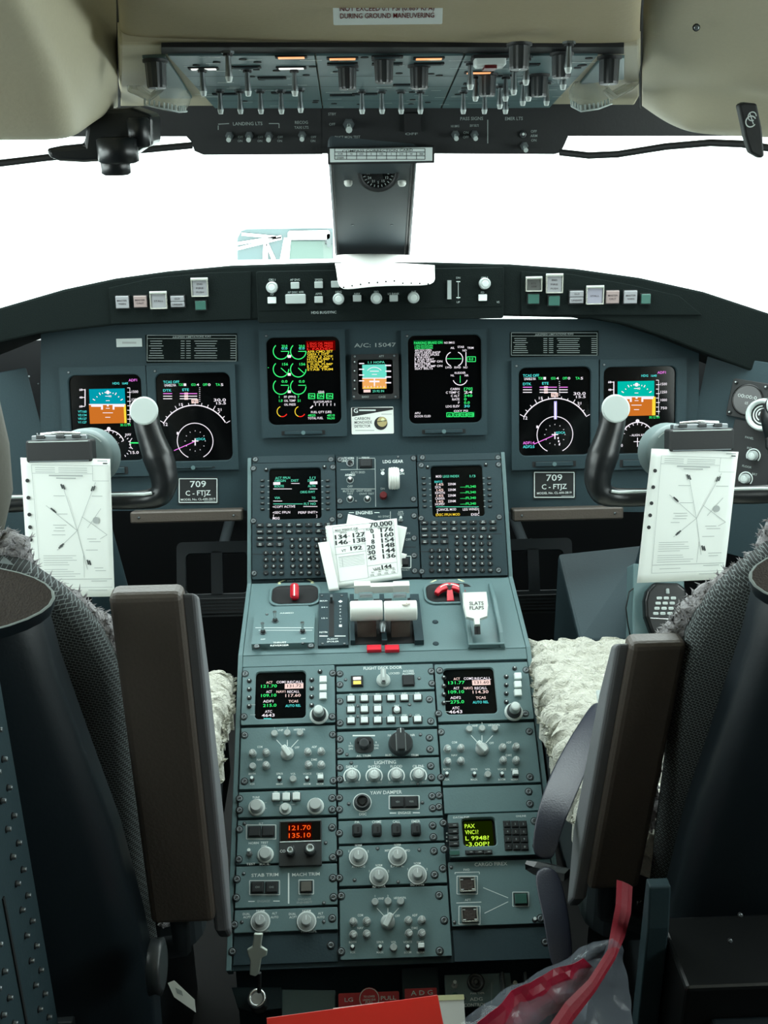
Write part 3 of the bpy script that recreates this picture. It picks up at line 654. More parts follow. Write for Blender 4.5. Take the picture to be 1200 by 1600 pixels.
# ---- center post with compass and correction card
t = thing('center_post', 'tapered grey metal windscreen center post', 'post', mtx=FPOST.M(0, 0))
g = MB(); pp = polyF(FPOST, [(512, 240), (653, 240), (641, 402), (524, 402)]); g.prism(pp, -.05, 0, 'metal_post'); g.build('post_body', t, bevel=.006, seg=3)
g = MB()
for a, c in (((518, 250), (528, 400)), ((648, 250), (637, 400)), ((644, 250), (633, 400))): g.tube([(*FPOST.uv(*a), .001), (*FPOST.uv(*c), .001)], .0022, 'blackm', 6)
g.build('edge_seal', t)
for (x, y) in ((551, 351), (612, 351)): part('screw', SHM['screw'], t, (*FPOST.uv(x, y), 0))
FC = Frame(FPOST.hit(588, 285, .006), 115)
U = Unit('magnetic_compass', 'round black standby compass set in the top of the windscreen post', 'compass', FC, (556, 232, 625, 294))
g = U.pl; r = U.W/2
g.ring([[(r*cos(radians(a)), min(r*sin(radians(a)), 9)-.0 if a > 180 else (r if a < 90 else -r)*0+r*cos(radians(a)), z) for a in range(0, 360, 12)] for z in (0,)] * 1 + [], 'panel2') if False else None
g.prism([(-r, .028)]+[(r*cos(radians(a)), r*sin(radians(a))*.85) for a in range(180, 361, 10)]+[(r, .028)], -.004, .004, 'panel2')
g.build('mounting_plate', U.root, bevel=.001)
g = MB(); g.lathe([(.030, .004), (.030, .014), (.027, .016), (.024, .012)], 'blackm', n=28); g.build('bezel', U.root)
g = MB(); g.lathe([(.024, .006), (.024, .012)], 'screen', n=24)
for k in range(24): a = radians(15*k); g.line((.019*cos(a), .019*sin(a)), (.0225*cos(a), .0225*sin(a)), .0012, .0124, 'inkdim')
for k, s_ in enumerate(('N', '3', '6', 'E', '12', '15', 'S', '21', '24', 'W', '30', '33')): a = radians(90-30*k); g.text(s_, .0145*cos(a), .0145*sin(a), .004, .0124, 'inkdim')
g.build('dial', U.root)
for x, lab in ((544, 'small cream indicator lamp left of the compass'), (628, 'small cream indicator lamp right of the compass')):
    g = MB(); g.lathe([(.0062, 0), (.0062, .004), (.0045, .007), (.001, .0078)], 'white_plastic', n=14); tag(g.build('indicator_lamp', mtx=FPOST.M(*FPOST.uv(x, 283))), lab, 'lamp')
FK = Frame(at(595, 242, 1.49), 92)
U = Unit('compass_card', 'white compass correction card in a black holder above the post', 'placard', FK, (512, 230, 679, 256))
U.pl.rbox(0, 0, U.W, U.H, -.012, 0, .001, 'blackm'); U.pl.rbox(0, .001, U.W-.006, U.H-.004, 0, .001, .0005, 'ink'); U.t = .001
U.bx(523, 232, 664, 249, 1, 'paper_ink'); U.ln(523, 237.5, 664, 237.5, 1, 'paper_ink'); U.ln(523, 243.5, 664, 243.5, 1, 'paper_ink')
for k in range(1, 9): U.ln(523+15.6*k+3, 237.5, 523+15.6*k+3, 249, 1, 'paper_ink')
U.txt(590, 235, 'COMPASS CORRECTION CARD', 3.6, 'paper_ink', w=110); U.txt(532, 240.5, 'FOR', 3, 'paper_ink'); U.txt(532, 246.5, 'STEER', 3, 'paper_ink')
for k, s_ in enumerate(('N', '030', 'E', '120', 'S', '210', 'W', '300')): U.txt(549+15.6*k, 240.5, s_, 3, 'paper_ink')
U.done('card_holder')
# ================================================================== MAIN PANEL DISPLAYS
class Scr:       # drawing helper: marks in image pixels projected onto the glass of unit U
    def __init__(s, U, h): s.U = U; s.h = h; s.b = MB()
    def p(s, x, y): return s.U.L(x, y, s.h)
    def t(s, x, y, t, h, m, al='l', w=None): X, Y = s.p(x, y); s.b.text(t, X, Y, h*s.U.s, s.h+.0006, m, al, w and w*s.U.s); return s
    def l(s, x0, y0, x1, y1, m, w=1.0, dz=.0004): s.b.line(s.p(x0, y0), s.p(x1, y1), w*s.U.s, s.h+dz, m); return s
    def r(s, x0, y0, x1, y1, m, dz=.0002): a = s.p(x0, y0); c = s.p(x1, y1); s.b.rect((a[0]+c[0])/2, (a[1]+c[1])/2, abs(c[0]-a[0]), abs(c[1]-a[1]), s.h+dz, m); return s
    def a(s, x, y, r, a0, a1, m, w=1.2, dz=.0004, n=24): s.b.arc(s.p(x, y), r*s.U.s, a0, a1, w*s.U.s, s.h+dz, m, n); return s
    def d(s, x, y, r, m, dz=.0005): s.b.disc(s.p(x, y), r*s.U.s, s.h+dz, m); return s
    def bx(s, x0, y0, x1, y1, m, w=.8):
        for q_ in ((x0, y0, x1, y0), (x1, y0, x1, y1), (x1, y1, x0, y1), (x0, y1, x0, y0)): s.l(*q_, m, w)
        return s
    def done(s): return s.b.build('symbology', s.U.root)
def screen(U, box, r=.010, h=.0015, bez=.009, mt='panel2'):
    x0, y0, x1, y1 = box; a = U.L(x0, (y0+y1)/2, h); c = U.L(x1, (y0+y1)/2, h); e = U.L((x0+x1)/2, y0, h); f = U.L((x0+x1)/2, y1, h)
    cx_, cy_, w_, h_ = (a[0]+c[0])/2, (e[1]+f[1])/2, c[0]-a[0], e[1]-f[1]
    g = MB(); g.frame((0, 0, U.W-.001, U.H-.001), (cx_, cy_, w_, h_), -.004, bez, .002, r, mt); U.t = bez
    g.build('bezel', U.root)
    g = MB(); g.rbox(cx_, cy_, w_+.004, h_+.004, -.003, h, r, 'screen'); g.build('display_glass', U.root)
    return Scr(U, h)
def du(name, lab, box, scr, group='main instrument panel displays'):
    U = Unit(name, lab, 'display', FMAIN, box, group=group)
    S = screen(U, scr, .013)
    x0, y0, x1, y1 = box; xm = (x0+x1)/2
    g = MB(); a = U.L(xm-34, y1-3, .01); c = U.L(xm+34, scr[3]+9, .01); w_ = c[0]-a[0]; h_ = c[1]-a[1]
    g.rbox((a[0]+c[0])/2, (a[1]+c[1])/2, w_, h_, .0088, .0098, .001, 'gap'); g.rbox((a[0]+c[0])/2, (a[1]+c[1])/2, w_*.86, h_*.84, .009, .013, .001, 'panel2', .001)
    g.cyl(((a[0]+c[0])/2, (a[1]+c[1])/2), .004, .013, .0138, 'panel', 12); g.build('release_latch', U.root)
    U.put('screw', SHM['screw'], x0+9, y0+10)
    return U, S
def attitude(S, x0, y0, x1, y1, yh, sky, gnd):
    S.r(x0, y0, x1, yh, sky); S.r(x0, yh, x1, y1, gnd); xm = (x0+x1)/2+1
    S.l(x0, yh, x1, yh, 'e_wht', 1.5)
    for d_, w_ in ((-13, 4), (-6, 3), (6, 3), (13, 8), (20, 4)): S.l(xm-w_, yh+d_, xm+w_, yh+d_, 'e_wht', 1)
    S.l(xm-26, yh+2, xm-8, yh+2, 'e_wht', 3.2, .0006); S.l(xm+8, yh+2, xm+26, yh+2, 'e_wht', 3.2, .0006); S.l(xm-9, yh+1, xm-9, yh+8, 'e_wht', 3, .0006); S.l(xm+9, yh+1, xm+9, yh+8, 'e_wht', 3, .0006); S.r(xm-1.6, yh, xm+1.6, yh+3, 'e_wht', .0006)
    for a_ in (30, 45, 60, 70, 80, 100, 110, 120, 135, 150): 
        r1 = 23; r2 = 27 if a_ % 30 == 0 else 25; c_, s_ = cos(radians(a_)), sin(radians(a_)); Y = y0+29
        S.l(xm+r1*c_, Y-r1*s_, xm+r2*c_, Y-r2*s_, 'e_wht', 1.4)
    S.d(xm, y0+5, 3.0, 'e_wht'); S.t(xm+2, y0+11, '10', 3.4, 'e_wht')
def pfd(S, ox, oy, sky, tas=True):
    X = lambda v: v+ox
    Y = lambda v: v+oy
    attitude(S, X(139), Y(608), X(196), Y(661), Y(632), sky, 'e_gnd')
    S.l(X(133), Y(608), X(133), Y(634), 'e_wht', 1.6)
    for k, s_ in ((609, '60'), (621, '40'), (635, '60')): S.l(X(126), Y(k), X(133), Y(k), 'e_wht', 1); S.t(X(124), Y(k), s_, 3.6, 'e_wht', w=5)
    if tas:
        for k, (s_, v_) in enumerate((('VT', '160'), ('V2', '134'), ('VR', '127'), ('V1', '127'))): S.t(X(122), Y(643+5.6*k), s_, 3.6, 'e_cyn'); S.t(X(129), Y(643+5.6*k), v_, 3.6, 'e_cyn')
    S.r(X(193), Y(632), X(198), Y(661), 'e_yel', .0004)
    for k in range(9): S.l(X(199), Y(606+7*k), X(203+2*(k % 2)), Y(606+7*k), 'e_wht', 1)
    S.l(X(203), Y(606), X(203), Y(660), 'e_wht', .8)
    for k, s_ in enumerate(('1500', '1250', '1000', '750')): S.t(X(206), Y(612+12.5*k), s_, 4, 'e_wht', w=10)
    S.t(X(201), Y(594), 'ADF1', 4, 'e_mag', w=13); S.t(X(176), Y(599), 'HDG', 3.6, 'e_cyn'); S.t(X(191), Y(599), '1640', 3.6, 'e_cyn'); S.t(X(188), Y(664), '30.12 IN', 3.8, 'e_grn', w=16)
    # heading compass below
    cx_, cy_ = X(170), Y(697); S.a(cx_, cy_, 25, 20, 160, 'e_wht', 1.6)
    for k in range(9): a_ = radians(20+17.5*k); S.l(cx_+25*cos(a_), cy_-25*sin(a_), cx_+21*cos(a_), cy_-21*sin(a_), 'e_wht', 1)
    S.d(cx_, Y(670), 3, 'e_wht'); S.t(cx_-12, Y(692), '- ALIGN ADS -', 3.5, 'e_wht', w=28)
    S.l(cx_-6, Y(702), cx_+6, Y(702), 'e_wht', 1); S.l(cx_, Y(696), cx_, Y(710), 'e_wht', 1.2)
    if ox == 0:
        for k in range(8): a_ = radians(-60+17*k); S.l(X(196)+14*cos(a_)-8, Y(697)-16*sin(a_), X(196)+17*cos(a_)-8, Y(697)-19*sin(a_), 'e_wht', 1)
        S.t(X(196), Y(679), 'NAV', 4, 'e_wht', w=9); S.a(X(214), Y(693), 11, 130, 230, 'e_wht', 1); S.l(X(203), Y(692), X(218), Y(692), 'e_grn', 2); S.t(X(204), Y(707), '15.0', 4.5, 'e_wht', w=13)
    else:
        for k in range(8): a_ = radians(100+17*k); S.l(X(163)+17*cos(a_)-8, Y(697)-19*sin(a_), X(163)+13*cos(a_)-8, Y(697)-16*sin(a_), 'e_wht', 1)
        S.t(X(127), Y(706), 'FMS', 3.6, 'e_mag', w=7); S.t(X(127), Y(712), '1/1', 3.6, 'e_cyn', w=6); S.t(X(138), Y(708), '15.0', 4.5, 'e_wht', w=9)
U, S = du('primary_flight_display', 'far left flight display with blue and brown horizon, partly behind the captain yoke', (98, 572, 233, 745), (111, 586, 224, 720)); pfd(S, 0, 0, 'e_sky'); S.done()
U, S = du('primary_flight_display', 'far right flight display with teal and brown horizon, partly behind the copilot yoke', (935, 560, 1070, 733), (942, 573, 1055, 708)); pfd(S, 831-5, -12, 'e_sky2', False); S.done()
def mfd(S, ox, oy, right=False):
    t = lambda x, y, s_, h, m, **k: S.t(x+ox, y+oy, s_, h, m, **k)
    t(255, 597, 'TCAS OFF', 4.2, 'e_cyn', w=25); t(257, 602, 'UNABLE RA', 4, 'e_wht', w=18)
    for x, s_, s2 in ((279, 'TCAS', '1'), (299, 'KDCA', '4'), (317, 'OFF', '0'), (337, 'TA', '5')): t(x, 601, s_, 4, 'e_grn', w=7); t(x+8, 601, s2, 4, 'e_wht', w=4)
    t(255, 610, 'DTK', 4, 'e_cyn', w=13); t(285, 609, 'ETE', 4, 'e_cyn', w=10)
    for k, m in ((615, 'e_mag'), (619, 'e_wht'), (623, 'e_wht')):
        S.l(255+ox, k+oy, 269+ox, k+oy, m, 1.2); S.l(281+ox, k+oy, 308+ox, k+oy, m, 1.2); S.r(288+ox, k-1.5+oy, 294+ox, k+1.5+oy, 'e_pnk')
        if right: S.l(312+ox, k+oy, 325+ox, k+oy, m, 1.2)
    for k in range(8): S.l(311+ox, 606+3*k+oy, 313+ox, 606+3*k+oy, 'e_wht', .7)
    S.r(299+ox, 624+oy, 310+ox, 630+oy, 'e_pnk'); S.t(300+ox, 627+oy, 'TRU', 3.5, 'screen'); t(334, 625, '30.0', 4.5, 'e_wht', w=19); t(338, 630, '15.5', 4, 'e_wht', w=15)
    c = (305+ox, 689+oy); S.a(*c, 56, 30, 150, 'e_wht', 1.7, n=34)
    for k in range(13):
        a_ = radians(30+10*k); r2 = 63 if k % 3 == 0 else 60; S.l(c[0]+56*cos(a_), c[1]-56*sin(a_), c[0]+r2*cos(a_), c[1]-r2*sin(a_), 'e_wht', 1)
    t(256, 663, '12', 5, 'e_wht', w=6); t(280, 632, '15', 4, 'e_wht', w=6); t(340, 640, '21', 4, 'e_wht', w=6)
    S.a(*c, 28, -65, 245, 'e_wht', 1.2, n=34)
    for k in range(12): a_ = radians(30*k); S.l(c[0]+15*cos(a_), c[1]-15*sin(a_), c[0]+16.5*cos(a_), c[1]-16.5*sin(a_), 'e_wht', .9)
    S.l(c[0]-33, c[1]+15, c[0]-1, c[1]+1, 'e_mag', 1.1)
    S.l(c[0]-5, c[1], c[0]+5, c[1], 'e_wht', 1.6); S.l(c[0], c[1]-4, c[0], c[1]+7, 'e_wht', 1.8); S.t(c[0]+2, c[1]-3, 'KDCA', 3.6, 'e_cyn', w=14); S.r(c[0]-29, c[1]-14, c[0]-26, c[1]-10, 'e_wht')
    if right:
        S.r(c[0]-1.5, c[1]-52, c[0]+3, c[1]-24, 'e_lav', .0006); S.r(c[0]-.5, c[1]-50, c[0]+1.5, c[1]-24, 'e_wht', .0008)
        S.t(c[0]-50, c[1]+13, 'ADF1:4', 4.4, 'e_mag', w=18); S.t(c[0]-50, c[1]+19, 'ADF2:5', 4.4, 'e_cyn', w=18)
        for k in range(3): S.r(c[0]+4+k, c[1]+4+k*5, c[0]+6+k, c[1]+7+k*5, 'e_wht')
U, S = du('navigation_display', 'navigation display with white compass arc, left half of the panel', (233, 570, 371, 735), (246, 583, 362, 720)); mfd(S, 0, 0); S.done()
U, S = du('navigation_display', 'navigation display with a white course needle in its arc, right half of the panel', (798, 562, 934, 733), (810, 574, 922, 711)); mfd(S, 562, -10, True); S.done()
# engine display
U, S = du('engine_display', 'engine display with green dials and red and yellow warning text', (407, 515, 541, 683), (418, 527, 532, 663))
for cy_, v_ in ((549, '0'), (577, '1'), (604, '2')):
    for cx_ in (439, 466):
        S.a(cx_, cy_, 12, 130, 360, 'e_grn', 1.4)
        if v_ == '0': S.l(cx_, cy_, cx_+12, cy_, 'e_grn', 1.1); S.t(cx_+1, cy_-8, '20.0', 4.4, 'e_grn', w=9); S.t(cx_+1, cy_-4.5, '0.0', 3.5, 'e_cyn', w=9)
        if v_ == '1': S.l(cx_, cy_-2, cx_+9, cy_+6, 'e_grn', 1.1); S.t(cx_+2, cy_-8, '156', 4, 'e_grn', w=9)
        if v_ == '2': S.l(cx_, cy_-2, cx_+12, cy_-2, 'e_grn', 1.1); S.t(cx_+1, cy_-8, '0.0', 4, 'e_grn', w=9)
    S.r(449.5, cy_+6, 454.5, cy_+10, 'e_wht')
S.t(449, 556, 'N1', 3.6, 'e_wht', w=6)
S.r(478, 533, 524, 547, 'e_redb'); S.r(418.5, 574, 420, 575, 'e_grn')
for k, s_ in enumerate(('L ENG OIL PRESS', 'R ENG OIL PRESS', 'L FADEC')): S.t(480, 537+4.2*k, s_, 3.5, 'e_red', w=40)
for k, s_ in enumerate(('APR CMD SET', 'GEN 1 OFF', 'GEN 2 OFF', 'HYD PUMP 1', 'HYD PUMP 2', 'L FUEL PUMP', 'R FUEL PUMP', 'STAB TRIM')): S.t(480, 549.5+4.0*k, s_, 3.5, 'e_yel', w=(40, 34, 40, 40, 28, 40, 34, 40)[k])
S.t(497, 612.5, 'GEAR', 3.6, 'e_wht', w=10)
for k in range(3): S.bx(482+14*k, 615, 492+14*k, 623, 'e_grn', 1); S.t(487+14*k, 619, 'DN', 4.5, 'e_grn', 'c')
S.t(490, 628, 'SLATS/FLAPS 0', 3.2, 'e_wht', w=28)
for k in range(6): S.l(493+6*k, 630, 493+6*k, 634, 'e_wht', 1)
S.l(485, 638, 489, 634, 'e_wht', 2)
for k, (a_, b_) in enumerate((('1', '7'), ('1.0', '51'), ('', ''))): S.t(436, 620+6*k, a_, 4, 'e_grn'); S.t(465, 620+6*k, b_, 4, 'e_grn')
for k, s_ in enumerate(('FF (PPH)', 'OIL TEMP', 'OIL PRESS')): S.t(453, 620+6*k, s_, 3.4, 'e_wht', 'c', w=18)
for cx_ in (441, 469): S.a(cx_, 643, 8, 110, 250, 'e_yel', 1.2); S.a(cx_, 643, 8, 250, 330, 'e_red', 1.4)
S.t(486, 644, 'FUEL QTY (LBS)', 3.4, 'e_wht', w=32)
for k, (a_, b_, c_) in enumerate((('4820', '0', '4810'), ('TOTAL FUEL', '', '9630'))): S.t(481, 649+4.5*k, a_, 3.6, 'e_grn' if not k else 'e_wht', w=12 if not k else 24); S.t(511, 649+4.5*k, c_, 3.6, 'e_grn', w=12)
S.done()
U, S = du('systems_display', 'systems display of white status text with green highlights right of the compass post line', (627, 515, 760, 681), (638, 524, 752, 661))
S.r(646, 532, 692, 537, 'e_grnb'); S.t(647, 536, 'PARKING BRAKE ON', 4, 'e_grn', w=44); S.t(694, 535.5, 'NO SMKG', 3.2, 'e_wht', w=16)
for k, s_ in enumerate(('L ENG SHUTDOWN', 'R ENG SHUTDOWN', 'APU SOV OPEN', 'ANTI SKID INOP', 'OB GND SPLRS', 'L AOA HEAT', 'R AOA HEAT', 'L FUEL PUMP ON', 'MACH TRIM', 'R FUEL PUMP ON', 'SEAT BELTS')):
    m = 'e_grn' if k < 2 else 'e_wht'; S.t(648, 540.5+3.55*k, s_, 3.3, m, w=(28, 28, 26, 40, 38, 24, 30, 43, 24, 43, 28)[k])
S.a(708, 561, 11, 110, 250, 'e_wht', 1.3); S.a(712, 561, 11, -70, 70, 'e_wht', 1.3); S.l(698, 560.5, 721, 560.5, 'e_grn', 1)
S.l(728, 550, 728, 572, 'e_wht', 1.2); S.bx(730, 557.5, 743, 565, 'e_grn', 1); S.t(736, 561, '0.0', 4.2, 'e_grn', 'c')
for x, y, s_ in ((707, 543.5, 'AIL'), (720, 542, 'STAB'), (735, 543.5, 'TRIM'), (726, 547.5, 'ND'), (701, 574, 'LWD'), (715, 574, 'RWD'), (727, 574, 'NU'), (719, 582.5, 'RUDDER'), (707, 586.5, 'NL'), (729, 586.5, 'NR')): S.t(x, y, s_, 3.2, 'e_wht', 'c')
S.a(719, 590, 11.5, 200, 340, 'e_wht', 1.3); S.l(719, 587, 719, 598, 'e_grn', 1)
for k, (a_, b_) in enumerate((('CABIN', '[70]'), ('C TEMP C', '24'), ('C ALT', '340'), ('RATE', '0'), ('P', '0.0'), ('LDG ELEV', '30'))):
    y = 607.5+5.4*k; S.t(718, y, a_, 3.6, 'e_wht', 'r'); S.t(725, y, b_, 4, 'e_grn' if k != 1 and k != 5 else ('e_wht' if k == 1 else 'e_cyn'), w=13 if k < 3 else (4 if k == 3 else 9))
S.t(720, 642, 'OXY PSI', 3.2, 'e_wht', 'c', w=22); S.r(697, 644, 742, 651.5, 'e_grnb')
for k in range(4): S.bx(698+11*k, 645, 707+11*k, 651, 'e_grn', 1)
S.t(720, 648.3, '0   99 94 98', 3.5, 'e_grn', 'c', w=40); S.t(648, 645.5, 'APU', 3.4, 'e_wht'); S.t(648, 650.5, 'DOOR CLSD', 3.4, 'e_wht', w=25); S.done()
# standby instrument
U = Unit('standby_display', 'small square standby attitude display between the two center displays', 'display', FMAIN, (549, 553, 623, 624))
S = screen(U, (559, 562, 614, 616), .004, mt='blackm', bez=.014)
for x in (554, 618):
    for y in (566, 580, 595, 608):
        if x == 554: U.put('adjust_button', SHM['blackbtn'], x, y)
U.put('screw', SHM['screw'], 616, 556); U.put('screw', SHM['screw'], 618, 620); U.put('screw', SHM['screw'], 553, 620); U.put('screw', SHM['screw'], 554, 557)
S.r(566, 570, 604, 591, 'e_skyc'); S.r(566, 590, 604, 607, 'e_gndc'); S.l(566, 591, 604, 591, 'e_wht', 1.5)
for k in range(-2, 2): S.l(561, 590+9*k-4, 569, 590+9*k-4, 'e_wht', 1.6); S.l(602, 591+9*k-2, 611, 591+9*k-2, 'e_wht', 2)
S.l(577, 596, 593, 596, 'e_wht', 2.5); S.l(585, 591, 585, 603, 'e_wht', 2); S.l(567, 606, 603, 606, 'e_yel', 1.5)
for k in range(7): S.l(570+5*k, 606, 570+5*k, 603, 'e_wht', .8)
S.a(585, 588, 14, 40, 140, 'e_wht', 1); S.l(578, 580, 592, 580, 'e_wht', 1.2); S.l(581, 585, 589, 585, 'e_wht', 1)
S.t(588, 566, '1.1 HOPA', 3.6, 'e_teal', 'c', w=26); S.r(568, 609, 579, 613, 'e_pnk'); S.t(591, 611, '29.92 IN', 3.6, 'e_teal', 'c', w=18); S.done()
U.txt(596, 556.5, 'ATT', 3, 'inkdim'); U.txt(571, 620, 'BARO', 3, 'inkdim'); U.txt(597, 620, 'CAGE', 3, 'inkdim'); U.done('legend')
# detector card
U = Unit('detector_card', 'white carbon monoxide detector card with a round yellow spot below the standby display', 'card', FMAIN, (549, 636, 615, 678))
U.pl.rbox(0, 0, U.W, U.H, 0, .0012, .002, 'paper'); U.t = .0012
U.pl.add([(*U.L(550, 637, .0012), .0014), (*U.L(614, 637, .0012), .0014), (*U.L(614, 640, .0012), .0014), (*U.L(550, 651, .0012), .0014)], [(3, 2, 1, 0)], 'blackm')
U.txt(556, 641.5, 'G', 7, 'ink', 'c', dz=.0006); U.ln(561, 641, 587, 641, 2.2, 'ink', dz=.0006)
U.pl.arc(U.L(556, 641.5, .0012), .0036, 40, 320, .0008, .0018, 'ink')
U.txt(554, 654, 'CARBON', 4.4, 'paper_ink', 'l', w=24); U.txt(554, 660, 'MONOXIDE', 4.4, 'paper_ink', 'l', w=27); U.txt(554, 666, 'DETECTOR', 4.4, 'paper_ink', 'l', w=25); U.dash(570, 672.5, 30, 1.2, 'paper_grey'); U.dash(604, 647, 16, 1, 'paper_grey')
for r_, m_, z_ in ((.0125, 'blackm', .0006), (.0095, 'tan_spot', .0009)):
    if m_ not in MAT: mat(m_, (.45, .38, .17), .7)
    U.pl.disc(U.L(595 if r_ > .01 else 597, 661.5 if r_ > .01 else 659, .0012), r_, .0012+z_, m_, 20)
U.pl.disc(U.L(598, 656, .0012), .0035, .0024, 'yellow_ink', 10); U.ln(589, 659, 604, 657, 1, 'blackm', dz=.0014); U.done('card_face')
# engraved placards
for lab, bxx in (('black registration placard 709 below the left navigation display', (278, 746, 341, 787)), ('black registration placard 709 below the right navigation display', (833, 736, 899, 779))):
    U = Unit('registration_placard', lab, 'placard', FMAIN, bxx, group=None); x0, y0, x1, y1 = bxx; xm = (x0+x1)/2
    U.pl.rbox(0, 0, U.W, U.H, 0, .0016, .0004, 'blackm'); U.t = .0016; U.bx(x0+2, y0+2, x1-2, y1-2, 1.3)
    U.txt(xm, y0+10, '709', 10, w=25, sx=1).txt(xm, y0+24, 'C - FTJZ', 8, w=39).txt(xm, y0+34, 'MODEL No. CL-600-2B19', 3.4, w=54); U.dash(x1-13, y1-4, 18, 1)
    U.done('plate')
for lab, bxx in (('dark engraved limits placard above the left navigation display', (228, 522, 371, 566)), ('dark engraved limits placard above the right navigation display', (797, 518, 935, 557))):
    U = Unit('limits_placard', lab, 'placard', FMAIN, bxx); x0, y0, x1, y1 = bxx
    mt = 'inkdim'; U.pl.rbox(0, 0, U.W, U.H, 0, .0012, .0004, 'glare'); U.t = .0012; U.bx(x0+2, y0+2, x1-2, y1-2, .8, mt); U.ln(x0+2, y0+7, x1-2, y0+7, .7, mt)
    U.txt((x0+x1)/2, y0+4.3, 'AIRSPEED LIMITATIONS KIAS', 3, mt, w=60); xm = (x0+x1)/2
    rr = random.Random(3)
    for k in range(8):
        y = y0+11+(y1-y0-14)/8*k
        U.dash(x0+5+11, y, 20+rr.randint(-4, 4), 1.0, mt); U.dash(xm-14, y, 6, 1.0, mt); U.dash(xm-5, y, 7, 1.0, mt); U.dash(xm+22, y, 34+rr.randint(-6, 2), 1.0, mt); U.dash(x1-7, y, 8, 1.0, mt)
    U.done('plate')
U = Unit('small_placard', 'small pale teal label high on the left of the instrument panel', 'placard', FMAIN, (182, 529, 222, 542)); U.pl.rbox(0, 0, U.W, U.H, 0, .0012, .0006, 'knob_light'); U.t = .0012; U.dash(202, 535.5, 22, 3, 'paper_grey'); U.done('plate')
# ---- glareshield fittings
def gswitch(px, py, w_, h_, kind, lab, lines=()):
    U = Unit('annunciator_switch', lab, 'switch', FGL, (px-w_/2, py-h_/2, px+w_/2, py+h_/2), w=.005)
    U.pl.rbox(0, 0, U.W+.003, U.H+.003, -.001, .002, .001, 'gap'); U.t = .002; U.done('housing')
    g = MB(); 
    if kind == 'split': g.rbox(0, U.H*.25, U.W, U.H*.46, .001, .007, .001, 'cap_white', .0008); g.rbox(0, -U.H*.25, U.W, U.H*.46, .001, .007, .001, 'cap_white', .0008)
    else: g.rbox(0, 0, U.W, U.H, .001, .007, .001, kind, .0008)
    for i, s_ in enumerate(lines):
        yy = U.H*(.25-.5*i) if kind == 'split' else U.H*.22*((len(lines)-1)/2-i)*1.2
        g.text(s_, 0, yy, .0030, .0074, 'cap_ink', 'c', w=min(.0032*len(s_), U.W*.75))
    g.build('lens_cap', U.root)
    return U
for n, c in dict(cap_white=(.55, .57, .60), cap_pink=(.60, .47, .45), cap_lav=(.58, .58, .70), cap_dim=(.16, .17, .16), cap_ink=(.06, .04, .05)).items(): mat(n, tuple(v*.42 for v in c), .35)
def guard(U):
    g = MB(); W_, H_ = U.W+.005, U.H+.005
    g.frame((0, .001, W_, H_), (0, 0, U.W+.001, U.H-.001), .004, .011, .001, .001, 'clear_plastic'); g.tube([(-W_/2, H_/2, .008), (W_/2, H_/2, .008)], .0022, 'knob_grey', 8); g.build('guard', U.root)
def lab_(s_, side): return s_+(' on the left glareshield' if side < 0 else ' on the right glareshield')
gswitch(192, 472, 20, 19, 'cap_dimw' if 'cap_dimw' in MAT else 'cap_white', 'pale master warning cap, leftmost button on the left glareshield', ('MASTER', 'WARN'))
gswitch(220, 471, 20, 18, 'cap_pink', 'pinkish caution cap, second button from left on the left glareshield', ('MASTER', 'CAUT'))
U = gswitch(249, 470, 22, 22, 'cap_white', 'larger guarded white cap, third button on the left glareshield', ('STALL',)); guard(U)
gswitch(278, 471, 21, 18, 'split', 'split two-line cap, fourth button on the left glareshield', ('GLD', 'UNSAFE'))
U = gswitch(313, 450, 22, 24, 'cap_white', 'tall guarded cap above a green button, left glareshield', ('ENG', 'FIRE', 'PUSH')); guard(U)
gswitch(314, 477, 16, 14, 'green_key', 'dark green square button below the guarded cap, left glareshield')
U = gswitch(833, 445, 21, 18, 'cap_dim', 'smoked guarded cap, upper leftmost button on the right glareshield', ('BTL', 'ARM')); guard(U)
U = gswitch(865, 444, 22, 25, 'cap_white', 'tall guarded cap, upper second button on the right glareshield', ('ENG', 'FIRE', 'PUSH')); guard(U)
gswitch(833, 467, 17, 15, 'green_key', 'green square button under the smoked cap, right glareshield')
gswitch(865, 470, 17, 15, 'green_key', 'green square button under the tall guarded cap, right glareshield')
gswitch(900, 464, 21, 20, 'split', 'split two-line white cap, right glareshield row', ('GLD', 'UNSAFE'))
U = gswitch(928, 462, 23, 24, 'cap_lav', 'lavender guarded cap in the right glareshield row', ('STALL',)); guard(U)
gswitch(956, 464, 20, 20, 'cap_pink', 'pinkish caution cap in the right glareshield row', ('MASTER', 'CAUT'))
gswitch(984, 464, 20, 20, 'cap_white', 'bright white warning cap, last white one in the right glareshield row', ('MASTER', 'WARN'))
gswitch(1008, 467, 14, 15, 'green_key', 'small grey-green button at the right end of the right glareshield row')
U = Unit('flight_control_panel', 'black autopilot control panel with pale knobs in the middle of the glareshield', 'control panel', FGL, (404, 430, 784, 482), w=.0065)
U.t = .0; g = MB(); g.rbox(0, 0, U.W, U.H, -.001, .0005, .002, 'glare'); g.build('faceplate', U.root); U.t = .0006
reg('fcknob', lambda b: (b.lathe([(.0105, 0), (.0100, .010), (.0088, .012)], 'knob_clear', n=20), b.lathe([(.0060, .012), (.0052, .0128)], 'knob_light', n=14), b.arc((0, 0), .0080, 0, 360, .0012, .0122, 'knob_grey', 16)))
reg('fcbtn', lambda b: b.rbox(0, 0, .0150, .0115, 0, .004, .0012, 'knob_grey', .0008)); reg('fcbig', lambda b: b.rbox(0, 0, .036, .0165, 0, .005, .002, 'knob_grey', .001))
reg('fcbtnw', lambda b: b.rbox(0, 0, .0150, .0115, 0, .004, .0012, 'btn_white', .0008))
